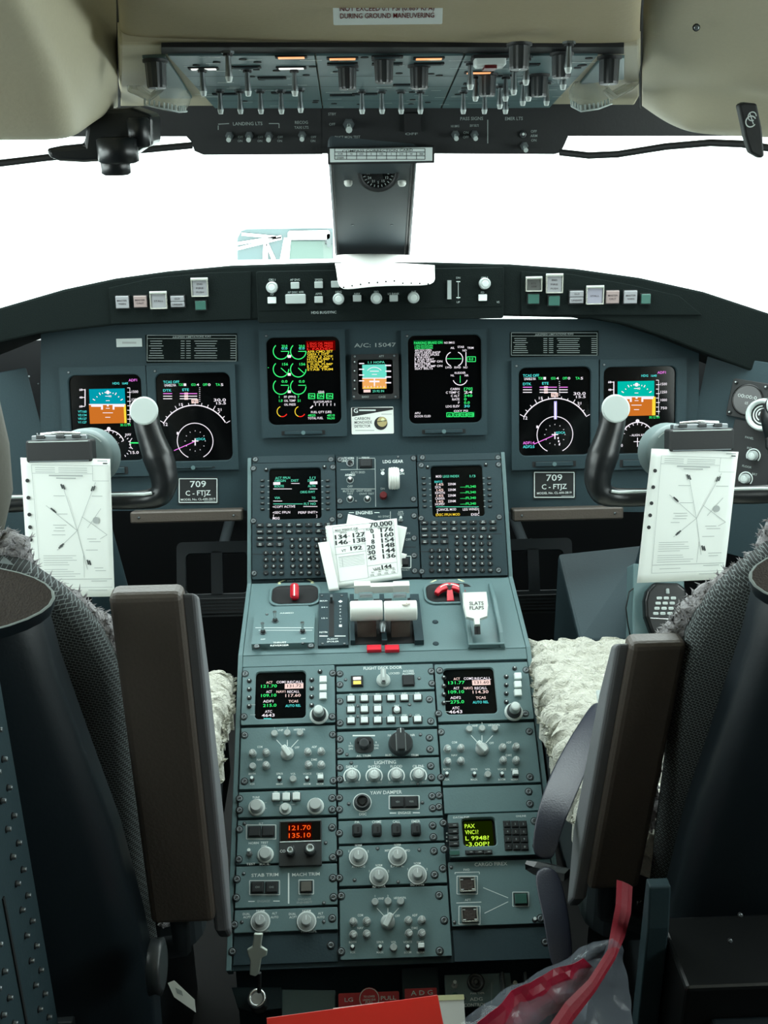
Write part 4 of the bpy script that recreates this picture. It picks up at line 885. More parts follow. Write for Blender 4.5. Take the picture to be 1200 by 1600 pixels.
for x, y in ((425, 449), (529, 467), (588, 466), (646, 465), (757, 443)): U.put('knob', SHM['fcknob'], x, y)
for x, y in ((461, 446), (498, 445), (524, 444), (498, 468), (558, 466), (615, 466)): U.put('push_button', SHM['fcbtn'], x, y)
for x, y in ((425, 469), (754, 465)): U.put('push_button', SHM['fcbtnw'], x, y)
U.put('push_button', SHM['fcbig'], 462, 467)
g = MB(); x, y = U.L(702, 453, .004)
for k in range(12): g.box(x-.0035, y-.016+k*.0028, 0, x+.0035, y-.0142+k*.0028, .007, 'knob_grey')
g.box(x-.0032, y-.016, 0, x+.0032, y+.0165, .006, 'knob_grey'); g.build('thumb_wheel', U.root)
for x, y, s_ in ((425, 437, 'CRS 1'), (461, 437, 'AP ENG'), (498, 437, 'SPEED'), (462, 456.5, 'AP DISC XFR'), (425, 460, 'FD'), (498, 459, 'APPR'), (529, 456, 'HDG'), (558, 459, 'NAV'), (588, 456, 'SPD'), (615, 459, '1/2 BANK'), (646, 456, 'ALT'), (716, 434, 'DN'), (716, 472, 'UP'), (757, 434, 'CRS 2'), (754, 457, 'FD'), (778, 472, 'VS')): U.txt(x, y, s_, 3.2, 'inkdim')
U.ln(716, 440, 716, 467, 1, 'inkdim'); U.ln(713, 440, 719, 440, 1.2, 'ink'); U.ln(713, 465, 719, 465, 1.2, 'ink'); U.txt(506, 488, 'HDG BUG/SYNC', 4, 'inkdim', w=39); U.done('lettering')
g = MB(); g.box(*FGL.uv(495, 503, .0), -.04, *FGL.uv(600, 497, .0), .004, 'glare'); tag(g.build('glareshield_lip', mtx=FGL.M(0, 0)), 'thin dark lip under the middle of the glareshield', 'lip')
# clock and knobs on the right side panel
def sd(px, py, w=0): return FSR.uv(px, py, w)
t = thing('cockpit_clock', 'square dark digital clock on the right side panel', 'clock', mtx=FSR.M(*sd(1170, 625)))
g = MB(); g.rbox(0, 0, .070, .070, -.002, .006, .004, 'blackm', .001); g.build('case', t)
g = MB(); g.lathe([(.029, .006), (.029, .009), (.026, .008)], 'screen', n=28); g.text('00:00:0', -.001, .006, .0065, .0085, 'e_pnk2' if 'e_pnk2' in MAT else 'paper_grey', 'c', w=.036); g.text('05', 0, -.006, .005, .0085, 'paper_grey'); g.build('dial', t)
for sx_, sy_ in ((-.028, -.028), (-.028, .028), (.028, .028), (.028, -.028)): part('push_button', SHM['blackbtn'], t, (sx_, sy_, .006))
t = thing('air_vent', 'round silver rimmed eyeball air vent on the right side panel', 'air vent', mtx=FSR.M(*sd(1190, 648, .02), .012))
g = MB(); g.lathe([(.026, -.014), (.030, 0), (.028, .012), (.022, .010), (.020, .002)], 'knob_light', n=28); g.build('rim', t)
g = MB(); g.lathe([(.021, .0), (.021, .004)], 'blackm', n=20)
for k in range(3): g.arc((0, 0), .006+.005*k, 20+40*k, 200+50*k, .0022, .0046, 'ink', 14)
g.build('louver', t)
t = thing('lamp_dimmer_panel', 'dark knob panel below the clock on the right side panel', 'control panel', mtx=FSR.M(*sd(1172, 715)))
g = MB(); g.rbox(0, 0, .085, .13, -.002, .003, .003, 'blackm', .001)
for (x, y, s_) in ((1172, 684, 'PANEL'), (1172, 700, 'INT'), (1168, 729, 'FLOOR'), (1180, 741, 'BRT')):
    a = sd(x, y); c = sd(1172, 715); g.text(s_, a[0]-c[0], a[1]-c[1], .004, .0034, 'inkdim')
g.build('faceplate', t)
c = sd(1172, 715)
for (x, y, k_) in ((1178, 712, 'dimmer'), (1166, 748, 'dimmer')): a = sd(x, y); part('knob', SHM[k_], t, (a[0]-c[0], a[1]-c[1], .003))
# ================================================================== CENTRE UNITS: CDUs, landing gear, engines
def cdu(lab, ox, oy, box, scr, kx, left):
    U = Unit('flight_management_unit', lab, 'keypad unit', FCDU, box, group=None, uvr=(-.2345, -.0785) if left else (.0755, .2345))
    x0, y0, x1, y1 = box
    a = U.L(scr[0], (scr[1]+scr[3])/2); c = U.L(scr[2], (scr[1]+scr[3])/2); e = U.L((scr[0]+scr[2])/2, scr[1]); f = U.L((scr[0]+scr[2])/2, scr[3])
    I = ((a[0]+c[0])/2, (e[1]+f[1])/2, c[0]-a[0], e[1]-f[1])
    g = MB(); g.frame((0, 0, U.W-.001, U.H-.001), I, -.004, .006, .002, .006, 'panel2'); U.t = .006; g.build('faceplate', U.root)
    g = MB(); g.rbox(I[0], I[1], I[2]+.004, I[3]+.004, -.003, .002, .006, 'screen'); g.build('display_glass', U.root)
    S = Scr(U, .002); T = lambda x, y, s_, m, w, al='l', h=4: S.t(x+ox, y+oy, s_, h, m, al, w)
    if left:
        T(430, 747, 'ACT FPLN', 'e_teal', 24); T(484, 746.5, '1/1', 'e_teal', 9); T(429, 751.5, 'ORIGIN', 'e_teal', 18); T(455, 751, 'DIST', 'e_teal', 12); T(481, 751, 'DEST', 'e_teal', 11)
        S.r(427, 753.5, 438, 757.5, 'e_wht'); S.l(455, 755.5, 468, 755.5, 'e_wht', 1); S.r(484, 752.5, 496, 756.5, 'e_wht')
        T(429, 760, 'ROUTE', 'e_teal', 15); T(481, 759.5, 'ALTN', 'e_teal', 12); S.l(427, 764, 456, 764, 'e_wht', 1); S.l(484, 764, 496, 764, 'e_wht', 1)
        T(469, 769, 'ORIG RWY', 'e_teal', 24); T(429, 778, 'VIA', 'e_teal', 9); T(487, 778, 'TO', 'e_teal', 6); S.l(427, 783, 441, 783, 'e_wht', 1); S.l(482, 783, 496, 783, 'e_wht', 1)
        S.l(427, 787.5, 473, 787.5, 'e_teal', 1); T(475, 787.5, 'FLT NO', 'e_teal', 19); T(426, 792, '<COPY ACTIVE', 'e_wht', 36); S.l(474, 791.5, 496, 791.5, 'e_wht', 1)
        T(426, 801, '<SEC FPLN', 'e_wht', 28); T(466, 801, 'PERF INIT>', 'e_wht', 31); T(426, 810, 'MSG', 'e_wht', 11); T(427, 806, '[', 'e_wht', 1.5); T(494, 806, ']', 'e_wht', 1.5)
    else:
        T(681, 744.5, 'MOD', 'e_wht', 9); T(692, 744.5, 'LEGS INDEX', 'e_teal', 26); T(734, 744, '1/3', 'e_teal', 9); T(679, 753, 'RWY13', 'e_cyn', 12)
        for k in range(4):
            y = 757+8.9*k; T(682, y, '145', 'e_pnk', 11); T(700, y-.5, '23NM', 'e_wht', 12); T(680, y+4.3, ('DCA', 'KEYSTN', 'CASNVA', 'HOPEV')[k], 'e_wht', (9, 15, 15, 15)[k]); T(719, y+3.6, '----/FL340', 'e_grn', 25)
        S.l(681, 792, 748, 792, 'e_teal', 1); T(682, 796.5, '<CANCEL MOD', 'e_wht', 31); T(723, 796, 'LEG WIND>', 'e_wht', 26); T(681, 804.5, 'EXEC FPLN MOD', 'e_yel', 38); T(736, 804, 'EXEC', 'e_wht', 13); T(683, 800, '[', 'e_wht', 1.5); T(747, 799, ']', 'e_wht', 1.5)
    S.done()
    lk = shared('cdu_line_key', lambda b: (b.rbox(0, 0, .0080, .0046, 0, .0005, .0008, 'gap'), b.rbox(0, 0, .0068, .0036, .0004, .003, .0008, 'dark_key', .0005), b.rect(0, 0, .004, .0007, .0032, 'inkdim')))
    LX = (410, 512) if left else (662, 764)
    for k in range(6):
        for x in LX:
            dx = (.15 if left else .35)*k*(1 if x > 500 and not left else .3)
            U.put('line_key', lk, x+dx, (751 if left else 747)+8.9*k, dz=0); U.ln(x+dx+(8 if x < 480 or 600 < x < 700 else -10), (751 if left else 747)+8.9*k, x+dx+(11 if x < 480 or 600 < x < 700 else -7), (751 if left else 747)+8.9*k, 1, 'inkdim')
    def key(x, y, s_, w_, h_, r, name='function_key'):
        g = MB(); g.rbox(0, 0, w_+.0008, h_+.0008, 0, .0004, r, 'gap'); g.rbox(0, 0, w_, h_, .0003, .0032, r, 'dark_key', .0005)
        ls = s_.split('|'); n = len(ls)
        for i, q_ in enumerate(ls): g.text(q_, 0, (.0019*((n-1)/2-i))*1.35, .0017 if n > 1 else (.0022 if len(q_) > 1 else .0036), .0034, 'ink', 'c', w=min(w_*.8, .0016*len(q_)) if len(q_) > 1 else None)
        p = g.build(name, U.root); a_ = U.L(x, y, .006); p.location = (a_[0], a_[1], .006)
    rows = (['MSG', 'DIR|INTC', 'FPLN', 'DEP|ARR', 'PERF', '^', 'MFD|MENU', 'MFD|ADV'], ['INDEX', 'FIX', 'LEGS', 'SEC|FPLN', 'VNAV', 'v', 'MFD|DATA', 'CLR'])
    dxk = 15.3
    X0, Y0 = (406, 821) if left else (663, 817)
    for r_, rw in enumerate(rows):
        for k, s_ in enumerate(rw):
            key(X0+dxk*k+r_*.3, Y0+10.0*r_-(.15*k), s_, .0125, .0068, .0012)
    for r_, rw in enumerate((['RADIO', 'PROG', 'HOLD'], ['ATC|MSG', 'APU|DATA', 'NAV|AID'])):
        for k, s_ in enumerate(rw): key(X0+dxk*k+.6, Y0+20+10*r_, s_, .0135, .0066, .0012)
    NX, NY = (415.5, 864) if left else (674.5, 860)
    for r_, rw in enumerate(('123', '456', '789', '.0-')):
        for k, c_ in enumerate(rw): key(NX+12.2*k, NY+10.4*r_, '+/-' if c_ == '-' else c_, .0094, .0082, .0041, 'number_key')
    AX, AY = (456.5, 843) if left else (713.8, 839)
    for r_, rw in enumerate(('ABCDE', 'FGHIJ', 'KLMNO', 'PQRST', 'UVWXY', 'Z....')):
        for k, c_ in enumerate(rw):
            s_ = c_ if c_ != '.' else ('SP', 'DEL', '/', 'CLR')[k-1]
            key(AX+12.7*k+r_*.3, AY+10.4*r_, s_, .0094, .0082, .0041, 'letter_key')
    a_ = LX[0]-7; b_ = LX[1]+8; yl = 739 if left else 735
    U.studs([(x0+6, yl-8), (x0+6, 814-(0 if left else 4)), (x1-7, yl-9), (x1-6, 812-(0 if left else 4)), (x0+7, y1-9), (x1-7, y1-11)]) if not left else U.studs([(x0+5, yl-7), (x0+5, 814), (x1-5, yl-9), (x1-6, 812), (x0+6, y1-9)])
    U.put('sensor', SHM['blackbtn'], LX[0]+6, yl-5); U.put('sensor', SHM['blackbtn'], LX[1]-5, yl-9)
    U.ln(x0+2, 866 if left else 862, x0+47, 866 if left else 862, 1, 'gap'); U.ln(x0+48, 841 if left else 835, x1-2, 840 if left else 834, 1, 'gap'); U.ln(x0+48, 841 if left else 836, x0+48, 866 if left else 862, 1, 'gap')
    U.done('legend')
    # the blank strip above
    V = Unit('blank_panel', 'narrow blank strip above the %s keypad unit' % ('left' if left else 'right'), 'panel', FCDU, (x0+2, y0-12, x1, y0), uvr=(-.2345, -.0785) if left else (.0755, .2345)); V.plate(.004, 'panel2').studs([(x0+8, y0-6), (x1-8, y0-6)]).done()
cdu('left keypad unit whose screen lists teal route text, partly under the paper cards', 0, 0, (391, 724, 525, 905), (421, 733, 502, 812), 0, True)
cdu('right keypad unit whose screen lists green altitudes and a yellow line', 0, 0, (652, 721, 786, 902), (674, 729, 755, 808), 0, False)
UC = (-.0775, .0745)
U = Unit('landing_gear_panel', 'landing gear panel with a ribbed white wheel-shaped lever', 'control panel', FCDU, (526, 712, 652, 795), uvr=UC).plate(.004, 'panel2')
U.txt(543, 716, 'MUTE HORN', 3.4, w=20).txt(543, 720, 'GRND PROX', 3.4, w=20).txt(571, 715.5, 'TERRAIN', 3.4, w=12).txt(614, 721, 'LDG GEAR', 5, w=32)
for a in ((532, 734, 586, 733), (558, 714, 558, 733), (586, 717, 587, 792), (533, 764, 586, 764), (560, 716, 586, 716)): U.ln(*a, 1.1, 'inkdim')
U.txt(559, 738, 'ANTI SKID', 3.5, 'inkdim').txt(547, 742, 'ARMED', 3.5, 'ink').txt(547, 760, 'OFF', 3.5, 'inkdim').txt(558, 767, 'MUTE DET   OVHT WARN', 3.4, 'inkdim', w=44).txt(547, 771.5, 'TEST', 3.2, 'inkdim').txt(573, 771.5, 'OVHT TEST', 3.2, 'inkdim').txt(598, 734.5, 'UP', 3.5).txt(628, 740, 'DN', 3.5).txt(598, 763.5, 'DN', 3.2, 'inkdim')
U.pl.disc(U.L(598, 739.5, .004), .0036, .0046, 'btn_white', 14); U.pl.disc(U.L(628, 735, .004), .0034, .0046, 'btn_white', 14)
U.done()
for x, y, k in ((547, 724, 'dark_socket'), (547, 750, 't'), (547, 780, 't'), (574, 780, 't')):
    if k == 't': o = U.put('toggle_switch', SHM['minitog'], x, y); o.scale = (1.3, 1.3, 1.2); g = MB(); g.arc((0, 0), .0062, 0, 360, .0010, .0003, 'inkdim'); z = U.L(x, y, .004); g.build('ring_mark', U.root, (z[0], z[1], .0042))
    else: g = MB(); g.lathe([(.0075, 0), (.0070, .002), (.0055, .002), (.0050, .0003)], 'steel', n=18); g.disc((0, 0), .0050, .0004, 'gap'); g.cyl((.002, -.002), .0014, .0004, .002, 'chrome', 8); z = U.L(x, y, .004); g.build('socket', U.root, (z[0], z[1], .004))
g = MB(); g.rbox(0, 0, .024, .0165, 0, .005, .0012, 'gap', .0005); g.rbox(0, 0, .021, .0135, .005, .0065, .0012, 'dark_key', .0008); z = U.L(571.5, 724.5, .004); g.build('square_button', U.root, (z[0], z[1], .004))
g = MB(); g.lathe([(.0068, 0), (.0068, .010), (.0058, .012)], 'red_dark', n=16); z = U.L(599, 775, .006); g.build('release_button', U.root, (z[0], z[1], .004))
g = MB(); n = 40      # gear handle: small ribbed wheel on a stalk
z = U.L(615.5, 748, .022)
g.ring([[(x, r*cos(2*pi*k/n), r*sin(2*pi*k/n)) for k in range(n)] for x, r in ((-.0100, .014), (-.0100, .0185), (-.0085, .0205), (-.0070, .0205), (-.0062, .0192), (-.0052, .0205), (-.0028, .0212), (-.0018, .0198), (-.0004, .0212), (.0022, .0212), (.0032, .0198), (.0042, .0210), (.0068, .0205), (.0080, .0188), (.0090, .0200), (.0098, .0185), (.0098, .014))], 'white_plastic', True)
g.build('gear_lever_wheel', U.root, (z[0], z[1], .024)); g = MB(); g.box(-.003, -.014, 0, .003, .014, .022, 'steel'); g.build('lever_stalk', U.root, (z[0], z[1], .003))
U.studs([(531, 718), (531, 783), (646, 716), (646, 780)]); U.screws([(622, 714), (556, 783)])
U = Unit('engine_panel', 'engines control panel largely covered by the paper speed cards', 'control panel', FCDU, (526, 796.5, 652, 905), uvr=UC).plate(.004, 'panel2')
U.txt(569, 801, 'ENGINES', 5, w=26).ln(545, 801, 553, 801, 1, 'ink').ln(585, 801, 593, 801, 1, 'ink').ln(610, 799, 610, 820, 1, 'inkdim').txt(626, 800, 'APR', 3.4, 'inkdim').txt(626, 804, 'TEST', 3.4, 'inkdim').txt(637, 833, 'ON', 3.5, 'inkdim').txt(638, 843, 'OFF', 3.5, 'inkdim').txt(634, 890, 'RESET', 3.5, 'inkdim').ln(612, 855, 650, 855, 1, 'gap').txt(600, 807, 'N1 SYNC', 3.2, 'inkdim'); U.bx(625, 869, 642, 887, 1, 'ink'); U.done()
U.put('toggle_switch', SHM['toggle'], 626, 813); z = U.L(633, 878, .004); g = MB(); g.rbox(0, 0, .014, .015, 0, .002, .001, 'gap'); g.rbox(0, 0, .0115, .0125, .002, .005, .001, 'dark_key', .0008); g.build('square_button', U.root, (z[0], z[1], .004)); U.studs([(647, 806), (647, 841), (647, 868), (648, 892), (531, 806), (531, 890)])
# ================================================================== PAPER SPEED CARDS on the engine panel
def sheet(F, box_pts, h, lab, name='paper_card', cat='paper', t=.0012, drawf=None, bend=0, group=None):
    P2 = polyF(F, box_pts, h); cx_ = sum(p[0] for p in P2)/4; cy_ = sum(p[1] for p in P2)/4
    root = thing(name, lab, cat, mtx=F.M(cx_, cy_, h), group=group)
    q4 = [Vector((p[0]-cx_, p[1]-cy_)) for p in P2]     # TL TR BR BL
    nx, ny = 14, 16; rings = []
    def pt(a, b_): p = q4[0].lerp(q4[1], a).lerp(q4[3].lerp(q4[2], a), b_); return p.x, p.y
    def zz(a, b_): return bend*(sin(pi*a)*.5+.5*cos(2.2*b_*pi+a*2))
    g = MB(); vs = [(*pt(i/nx, j/ny), zz(i/nx, j/ny)) for j in range(ny+1) for i in range(nx+1)]
    W1 = nx+1; g.add(vs, [(j*W1+i, (j+1)*W1+i, (j+1)*W1+i+1, j*W1+i+1) for j in range(ny) for i in range(nx)], 'paper', True)
    o = g.build('page', root); d = o.modifiers.new('t', 'SOLIDIFY'); d.thickness = t; d.offset = -1
    if drawf:
        k = MB(); k0 = (q4[1]-q4[0]).length
        drawf(k, lambda a, b_: pt(a, b_), k0, atan2(*(reversed((q4[1]-q4[0])[:]))) )
        k.v = [(x, y, z+.0004+(bend*1.0 if bend else 0)) for x, y, z in k.v]; k.build('printing', root)
    return root
sheet(FCDU, [(544, 803), (592, 815), (606, 900), (530, 880)], .010, 'loose white card peeking out behind the top left of the speed booklet')
sheet(FCDU, [(590, 813), (636, 824), (626, 872), (580, 880)], .009, 'loose white card fanned out at the upper right behind the speed booklet')
sheet(FCDU, [(570, 850), (636, 866), (622, 900), (560, 905)], .0075, 'loose white card sticking out at the lower right behind the speed booklet')
def speeds(k, pt, W_, ang):
    A = math.degrees(ang)
    def T(s_, a, b_, h, al='l', w=None): x, y = pt(a, b_); [k.text(s_, x+o_*W_, y, h*1.28*W_, 0, 'paper_ink', al, w and w*1.12*W_, A) for o_ in ((-.004, .004) if h > .03 else (0,))]
    def LN(a0, b0, a1, b1, w=.006): k.line(pt(a0, b0), pt(a1, b1), w*W_, 0, 'paper_grey')
    T('70,000', .93, .065, .055, 'r', .28)
    LN(.10, .03, .95, .03); LN(.10, .115, .95, .115); LN(.10, .03, .12, .92); LN(.53, .12, .53, .92); LN(.95, .03, .95, .90); LN(.10, .36, .53, .36); LN(.10, .48, .53, .48); LN(.53, .73, .95, .73); LN(.53, .91, .95, .91); LN(.12, .92, .53, .92)
    T('MAX WEIGHT (LB)', .13, .09, .022)
    for i, (a, b_) in enumerate((('134', '127'), ('146', '138'))): T(a, .12, .20+.09*i, .050, w=.15); T(b_, .37, .20+.09*i, .050, w=.15); T('~', .30, .20+.09*i, .03)
    T('192', .32, .41, .046, w=.14); T('VT', .19, .43, .03); T('VFTO', .19, .14, .022); T('V2', .40, .14, .022)
    for i, (a, b_) in enumerate((('0', '176'), ('1', '160'), ('8', '154'), ('20', '148'), ('30', '144'), ('45', '136'))): T(a, .66, .165+.088*i, .050, 'r', .048*len(a) if len(a) > 1 else None); T(b_, .76, .165+.088*i, .050, w=.155)
    T('144', .73, .775, .042, w=.12); T('VAPP', .60, .79, .026); T('FLAP', .56, .135, .022); T('VREF', .72, .135, .022)
    for i in range(7): LN(.14, .53+.026*i, .50, .53+.026*i, .010 if i == 0 else .005)
    LN(.19, .55, .19, .69)
    for i in range(4): T('15%', .56+.10*i, .885, .020); T('N1', .58+.10*i, .845, .018)
    T('MAXIMUM ALTITUDES', .62, .81, .016)
sheet(FCDU, [(497, 848), (514, 846), (530, 922), (514, 924)], .030, 'thin white page edge jutting out at the lower left of the speed booklet')
bk = sheet(FCDU, [(508, 822), (620, 810), (628, 903), (518, 919)], .022, 'spiral bound white speed booklet headed 70,000 propped over the engine panel', 'speed_booklet', 'booklet', .009, speeds)
g = MB()
for k in range(17):
    a = FCDU.uv(508+k*.55, 823+5.6*k, .02); o_ = bk.matrix_world.translation-FCDU.o; c0 = (o_.dot(FCDU.X), o_.dot(FCDU.V))
    n = 10; pts = [(a[0]-c0[0]+.0042*cos(2*pi*i/n)-.002, a[1]-c0[1]+.0008*i/n, -.004+.0052*sin(2*pi*i/n)) for i in range(n+1)]; g.tube(pts, .0007, 'blackm', 5)
g.build('spiral_binding', bk)
sheet(FCDU, [(520, 903), (567, 900), (569, 916), (521, 923)], .016, 'grey-edged white card below the speed booklet')
# ================================================================== THROTTLE DECK
D = FTHR
def dk(px, py, h=0): return D.uv(px, py, h)
# thrust reverser switch panel
U = Unit('thrust_reverser_panel', 'small raised grey panel with three chrome toggles on the left of the throttle deck', 'switch panel', D, (397, 956, 492, 1014))
g = U.pl; w_, h_ = U.W, U.H; g.prism([(-w_/2, -h_/2), (w_/2, -h_/2), (w_/2, h_*.30), (w_*.38, h_*.5), (-w_*.38, h_*.5), (-w_/2, h_*.30)], 0, .012, 'panel'); U.t = .012
U.ln(399, 981, 490, 981, 1.2).ln(404, 985, 488, 985, 1).txt(437, 1004, 'THRUST', 4, w=20).txt(437, 1008.5, 'REVERSER', 4, w=28).txt(448, 958, 'ARMED', 3.2, w=22); U.txt(411, 999, 'OFF', 3).txt(474, 998, 'OFF', 3).txt(411, 981, 'L', 3)
U.done()
reg('revtog', lambda b: (b.cyl((0, 0), .0058, 0, .002, 'steel', 6), b.cyl((0, 0), .0042, .002, .005, 'blackm', 12), b.tube([(0, 0, .003), (0, .002, .014), (0, .0025, .019)], [.0018, .0026, .0034], 'chrome', 10)))
for x, y in ((411, 989), (430, 971), (473, 988)): U.put('toggle_switch', SHM['revtog'], x, y)
U.studs([(401, 1010), (486, 1009)]); U.screws([(473, 1005), (417, 960)])
# flight spoiler lever slot
U = Unit('spoiler_lever_panel', 'narrow scale panel with a dark lever slot left of the thrust levers', 'control panel', D, (497, 930, 545, 1013)).plate(.006, 'panel2')
U.pl.rbox(*[(U.L(518, 966, .006))[i] for i in (0, 1)], .0085, U.H*.68, .006, .0066, .001, 'gap'); 
for y, s_ in ((939, 'MAX'), (949, '3/4'), (966, '1/2'), (988, 'RETR')): U.txt(505, y, s_, 3.6); U.ln(509, y, 512, y, 1)
U.ln(499, 994, 512, 994, 2.2).ln(523, 994, 540, 994, 2.2).txt(520, 998.5, 'FLIGHT', 3.6).txt(520, 1002.5, 'SPOILER', 3.6)
U.pl.disc(U.L(532, 940, .006), .0042, .0064, 'ink', 4)
for i, c_ in enumerate('DEPLOY'): U.txt(532, 947+5*i, c_, 3.6)
U.pl.rect(*U.L(532, 978, .006), .005, .007, .0064, 'ink'); U.done(); U.screws([(504, 1006), (538, 1006), (534, 931), (503, 931)])
g = MB(); g.box(-.002, -.004, 0, .002, .004, .014, 'steel'); z = U.L(518, 941, .006); g.build('lever_stub', U.root, (z[0], z[1], .006))
# fire / shut-off handles in recesses
for lab, px, py, pxh, turn in (('red pull handle turned edge-on in a dark recess, left of the speed cards', 461, 931, 463, True), ('red T-shaped pull handle in a recess right of the thrust levers', 702, 928, 703, False)):
    hx, hy = dk(px, py); t = thing('pull_handle', lab, 'handle', mtx=D.M(hx, hy))
    g = MB(); Wd, Ht = .082, .055
    g.frame((0, 0, Wd+.010, Ht+.012), (0, 0, Wd, Ht), -.001, .004, .020, .016, 'panel'); g.build('rim', t, bevel=.001)
    g = MB(); g.ring([[(x, y, z) for x, y in rrect(0, 0, Wd*k, Ht*k, .016*k, 5)] for z, k in ((.0035, 1), (.0012, .93), (.0008, .7), (.0008, .2))], 'gap', True, False); g.build('recess', t)
    g = MB(); g.tube([(0, -.006, .001), (0, 0, .020)], .005, 'steel', 10); g.build('stem', t)
    g = MB()
    arc = [(.030*cos(radians(a)), .030*sin(radians(a))-.030) for a in range(25, 156, 10)]
    if turn:
        g.rbox(0, 0, .015, .030, 0, .012, .006, 'red', .004, 4); g.box(-.0012, -.011, .012, .0012, .011, .0124, 'ink'); o = g.build('grip', t, (0, -.004, .010)); o.rotation_euler = (radians(32), 0, 0)
    else:
        op = [((.036+.0)*cos(radians(a)), (.036)*sin(radians(a))-.030) for a in range(20, 161, 10)]; ip_ = [(.026*cos(radians(a)), .020*sin(radians(a))-.030) for a in range(160, 19, -10)]
        g.prism(op+ip_, 0, .012, 'red'); g.prism([(-.008, -.040), (.008, -.040), (.006, -.010), (-.006, -.010)], 0, .010, 'red')
        o = g.build('grip', t, (0, .006, .010), bevel=.002); o.rotation_euler = (radians(26), 0, 0); o.scale = (.84, .8, .9)
        g = MB(); g.arc((0, -.030), .031, 95, 130, .0022, .0124, 'ink', 10); g.arc((0, -.030), .031, 50, 85, .0022, .0124, 'ink', 10); o = g.build('grip_stripe', t, (0, .006, .010)); o.rotation_euler = (radians(26), 0, 0); o.scale = (.84, .8, .9)
    g = MB(); ax, ay = dk(px+0, 909.5)
    for sx_ in (-1, 1): 
        x = (sx_*.030); g.arc((x*0, -.030+ay-hy), .036+.006, 90-sx_*50 if sx_ > 0 else 90+28, 90-sx_*28 if sx_ > 0 else 90+50, .003, .0006, 'yellow_ink', 8)
        g.add([(sx_*.036, ay-hy-.009, .0006), (sx_*.028, ay-hy-.002, .0006), (sx_*.026, ay-hy-.009, .0006)], [(0, 1, 2)], 'yellow_ink')
    g.text('EMER STOW', 0, ay-hy+.004, .004, .0006, 'inkdim'); g.build('arrow_marks', t)
# thrust lever quadrant
U = Unit('thrust_levers', 'pair of white thrust lever grips with red stop tabs in mid throttle deck', 'thrust levers', D, (547, 905, 655, 1012))
g = MB()
for x0_, x1_ in ((548, 553), (597, 600), (648, 654)):
    a = U.L(x0_, 1008); c = U.L(x1_, 935); g.box(a[0], a[1], 0, c[0], c[1], .010, 'panel2')
a = U.L(551, 1008); c = U.L(652, 935); g.box(a[0], a[1], -.001, c[0], c[1], .0015, 'gap'); g.build('slot_plate', U.root)
for k, (xa, xb) in enumerate(((546.5, 598.5), (599.5, 652))):
    a = U.L(xa, 955, .045); c = U.L(xb, 955, .045); xm = (a[0]+c[0])/2; w_ = c[0]-a[0]-.0012; y = a[1]
    n = 24; g = MB(); r = .0165
    g.ring([[(xm+s_*w_/2, y+rr*cos(2*pi*i/n), rr*sin(2*pi*i/n)*1.05) for i in range(n)] for s_, rr in ((-1, r*.86), (-.97, r*.97), (-.90, r), (.90, r), (.97, r*.97), (1, r*.86))], 'white_plastic', True); g.build('grip', U.root, (0, 0, .045))
    g = MB(); x = xm; g.prismx([(y-.008, .036), (y+.008, .040), (y+.010, 0), (y-.016, 0)], x-.016, x+.016, 'leather'); g.box(x-.012, y+.004, .035, x+.012, y+.014, .050, 'panel'); g.build('lever_arm', U.root)
    g = MB(); g.rbox(x, y+.030, .026, .020, .030, .056, .003, 'panel', .002); g.rbox(x, y+.026, .022, .008, .050, .060, .002, 'steel', .001); g.build('reverse_lever', U.root)
    g = MB(); z = U.L(584.5 if k == 0 else 612.5, 1012.5, .004); g.rbox(z[0], z[1], .024, .014, 0, .006, .001, 'red', .0008); g.build('stop_tab', U.root)
    if k == 1:
        g = MB(); zz_ = 0
        if 'chip' not in MAT: mat('chip', (.35, .32, .27), .8)
        for j, (dx, dy, s_) in enumerate(((.006, .000, .0022), (.009, -.001, .0025), (.012, .0, .002), (.003, .0005, .0014), (.0145, .001, .002), (.001, .004, .001), (-.004, -.004, .001), (.010, .003, .0016))): g.disc((xm+dx, y+dy-.006), s_, .0165, 'chip', 7)
        o = g.build('worn_spot', U.root, (0, 0, .0458))
z = U.L(598, 975, .03); g = MB(); g.tube([(z[0], z[1]+.008, .022), (z[0], z[1], .028), (z[0], z[1]-.010, .020)], [.007, .008, .004], 'steel', 12); g.build('trigger', U.root)
g = MB(); a = U.L(556, 911, .05); c = U.L(634, 911, .05); g.box(a[0], a[1]-.004, .030, c[0]+.006, a[1]+.008, .044, 'white_plastic')
for x in (566, 627): z = U.L(x, 912, .05); g.box(z[0]-.014, z[1]-.006, .034, z[0]+.014, z[1]+.008, .050, 'white_plastic')
g.build('go_around_cover', U.root)
# flap lever
U = Unit('flap_lever', 'white paddle flap lever in a tall grey guide on the right of the throttle deck', 'lever', D, (724, 925, 779, 1014))
ax_, ay_ = -U.W/2, -U.H/2; g = MB()
for x in (-1, 1): xa, xb = sorted((x*U.W/2, x*(U.W/2-.008))); g.prismx([(ay_, 0), (ay_, .008), (ay_+.02, .018), (.030, .026), (U.H/2, .020), (U.H/2, 0)], xa, xb, 'panel')
g.box(-U.W/2, ay_, 0, U.W/2, ay_+.005, .010, 'panel'); g.build('guide_walls', U.root, bevel=.002)
g = MB(); g.prismx([(ay_+.004, .001), (ay_+.004, .003), (.02, .012), (U.H/2, .012), (U.H/2, .001)], -U.W/2+.008, U.W/2-.008, 'panel'); g.build('ramp', U.root)
g = MB(); z = U.L(746, 970, .03); g.tube([(0, -.022, .018), (0, .002, .050)], .0052, 'blackm', 10); g.build('lever_arm', U.root, (z[0]-.002, z[1], 0))
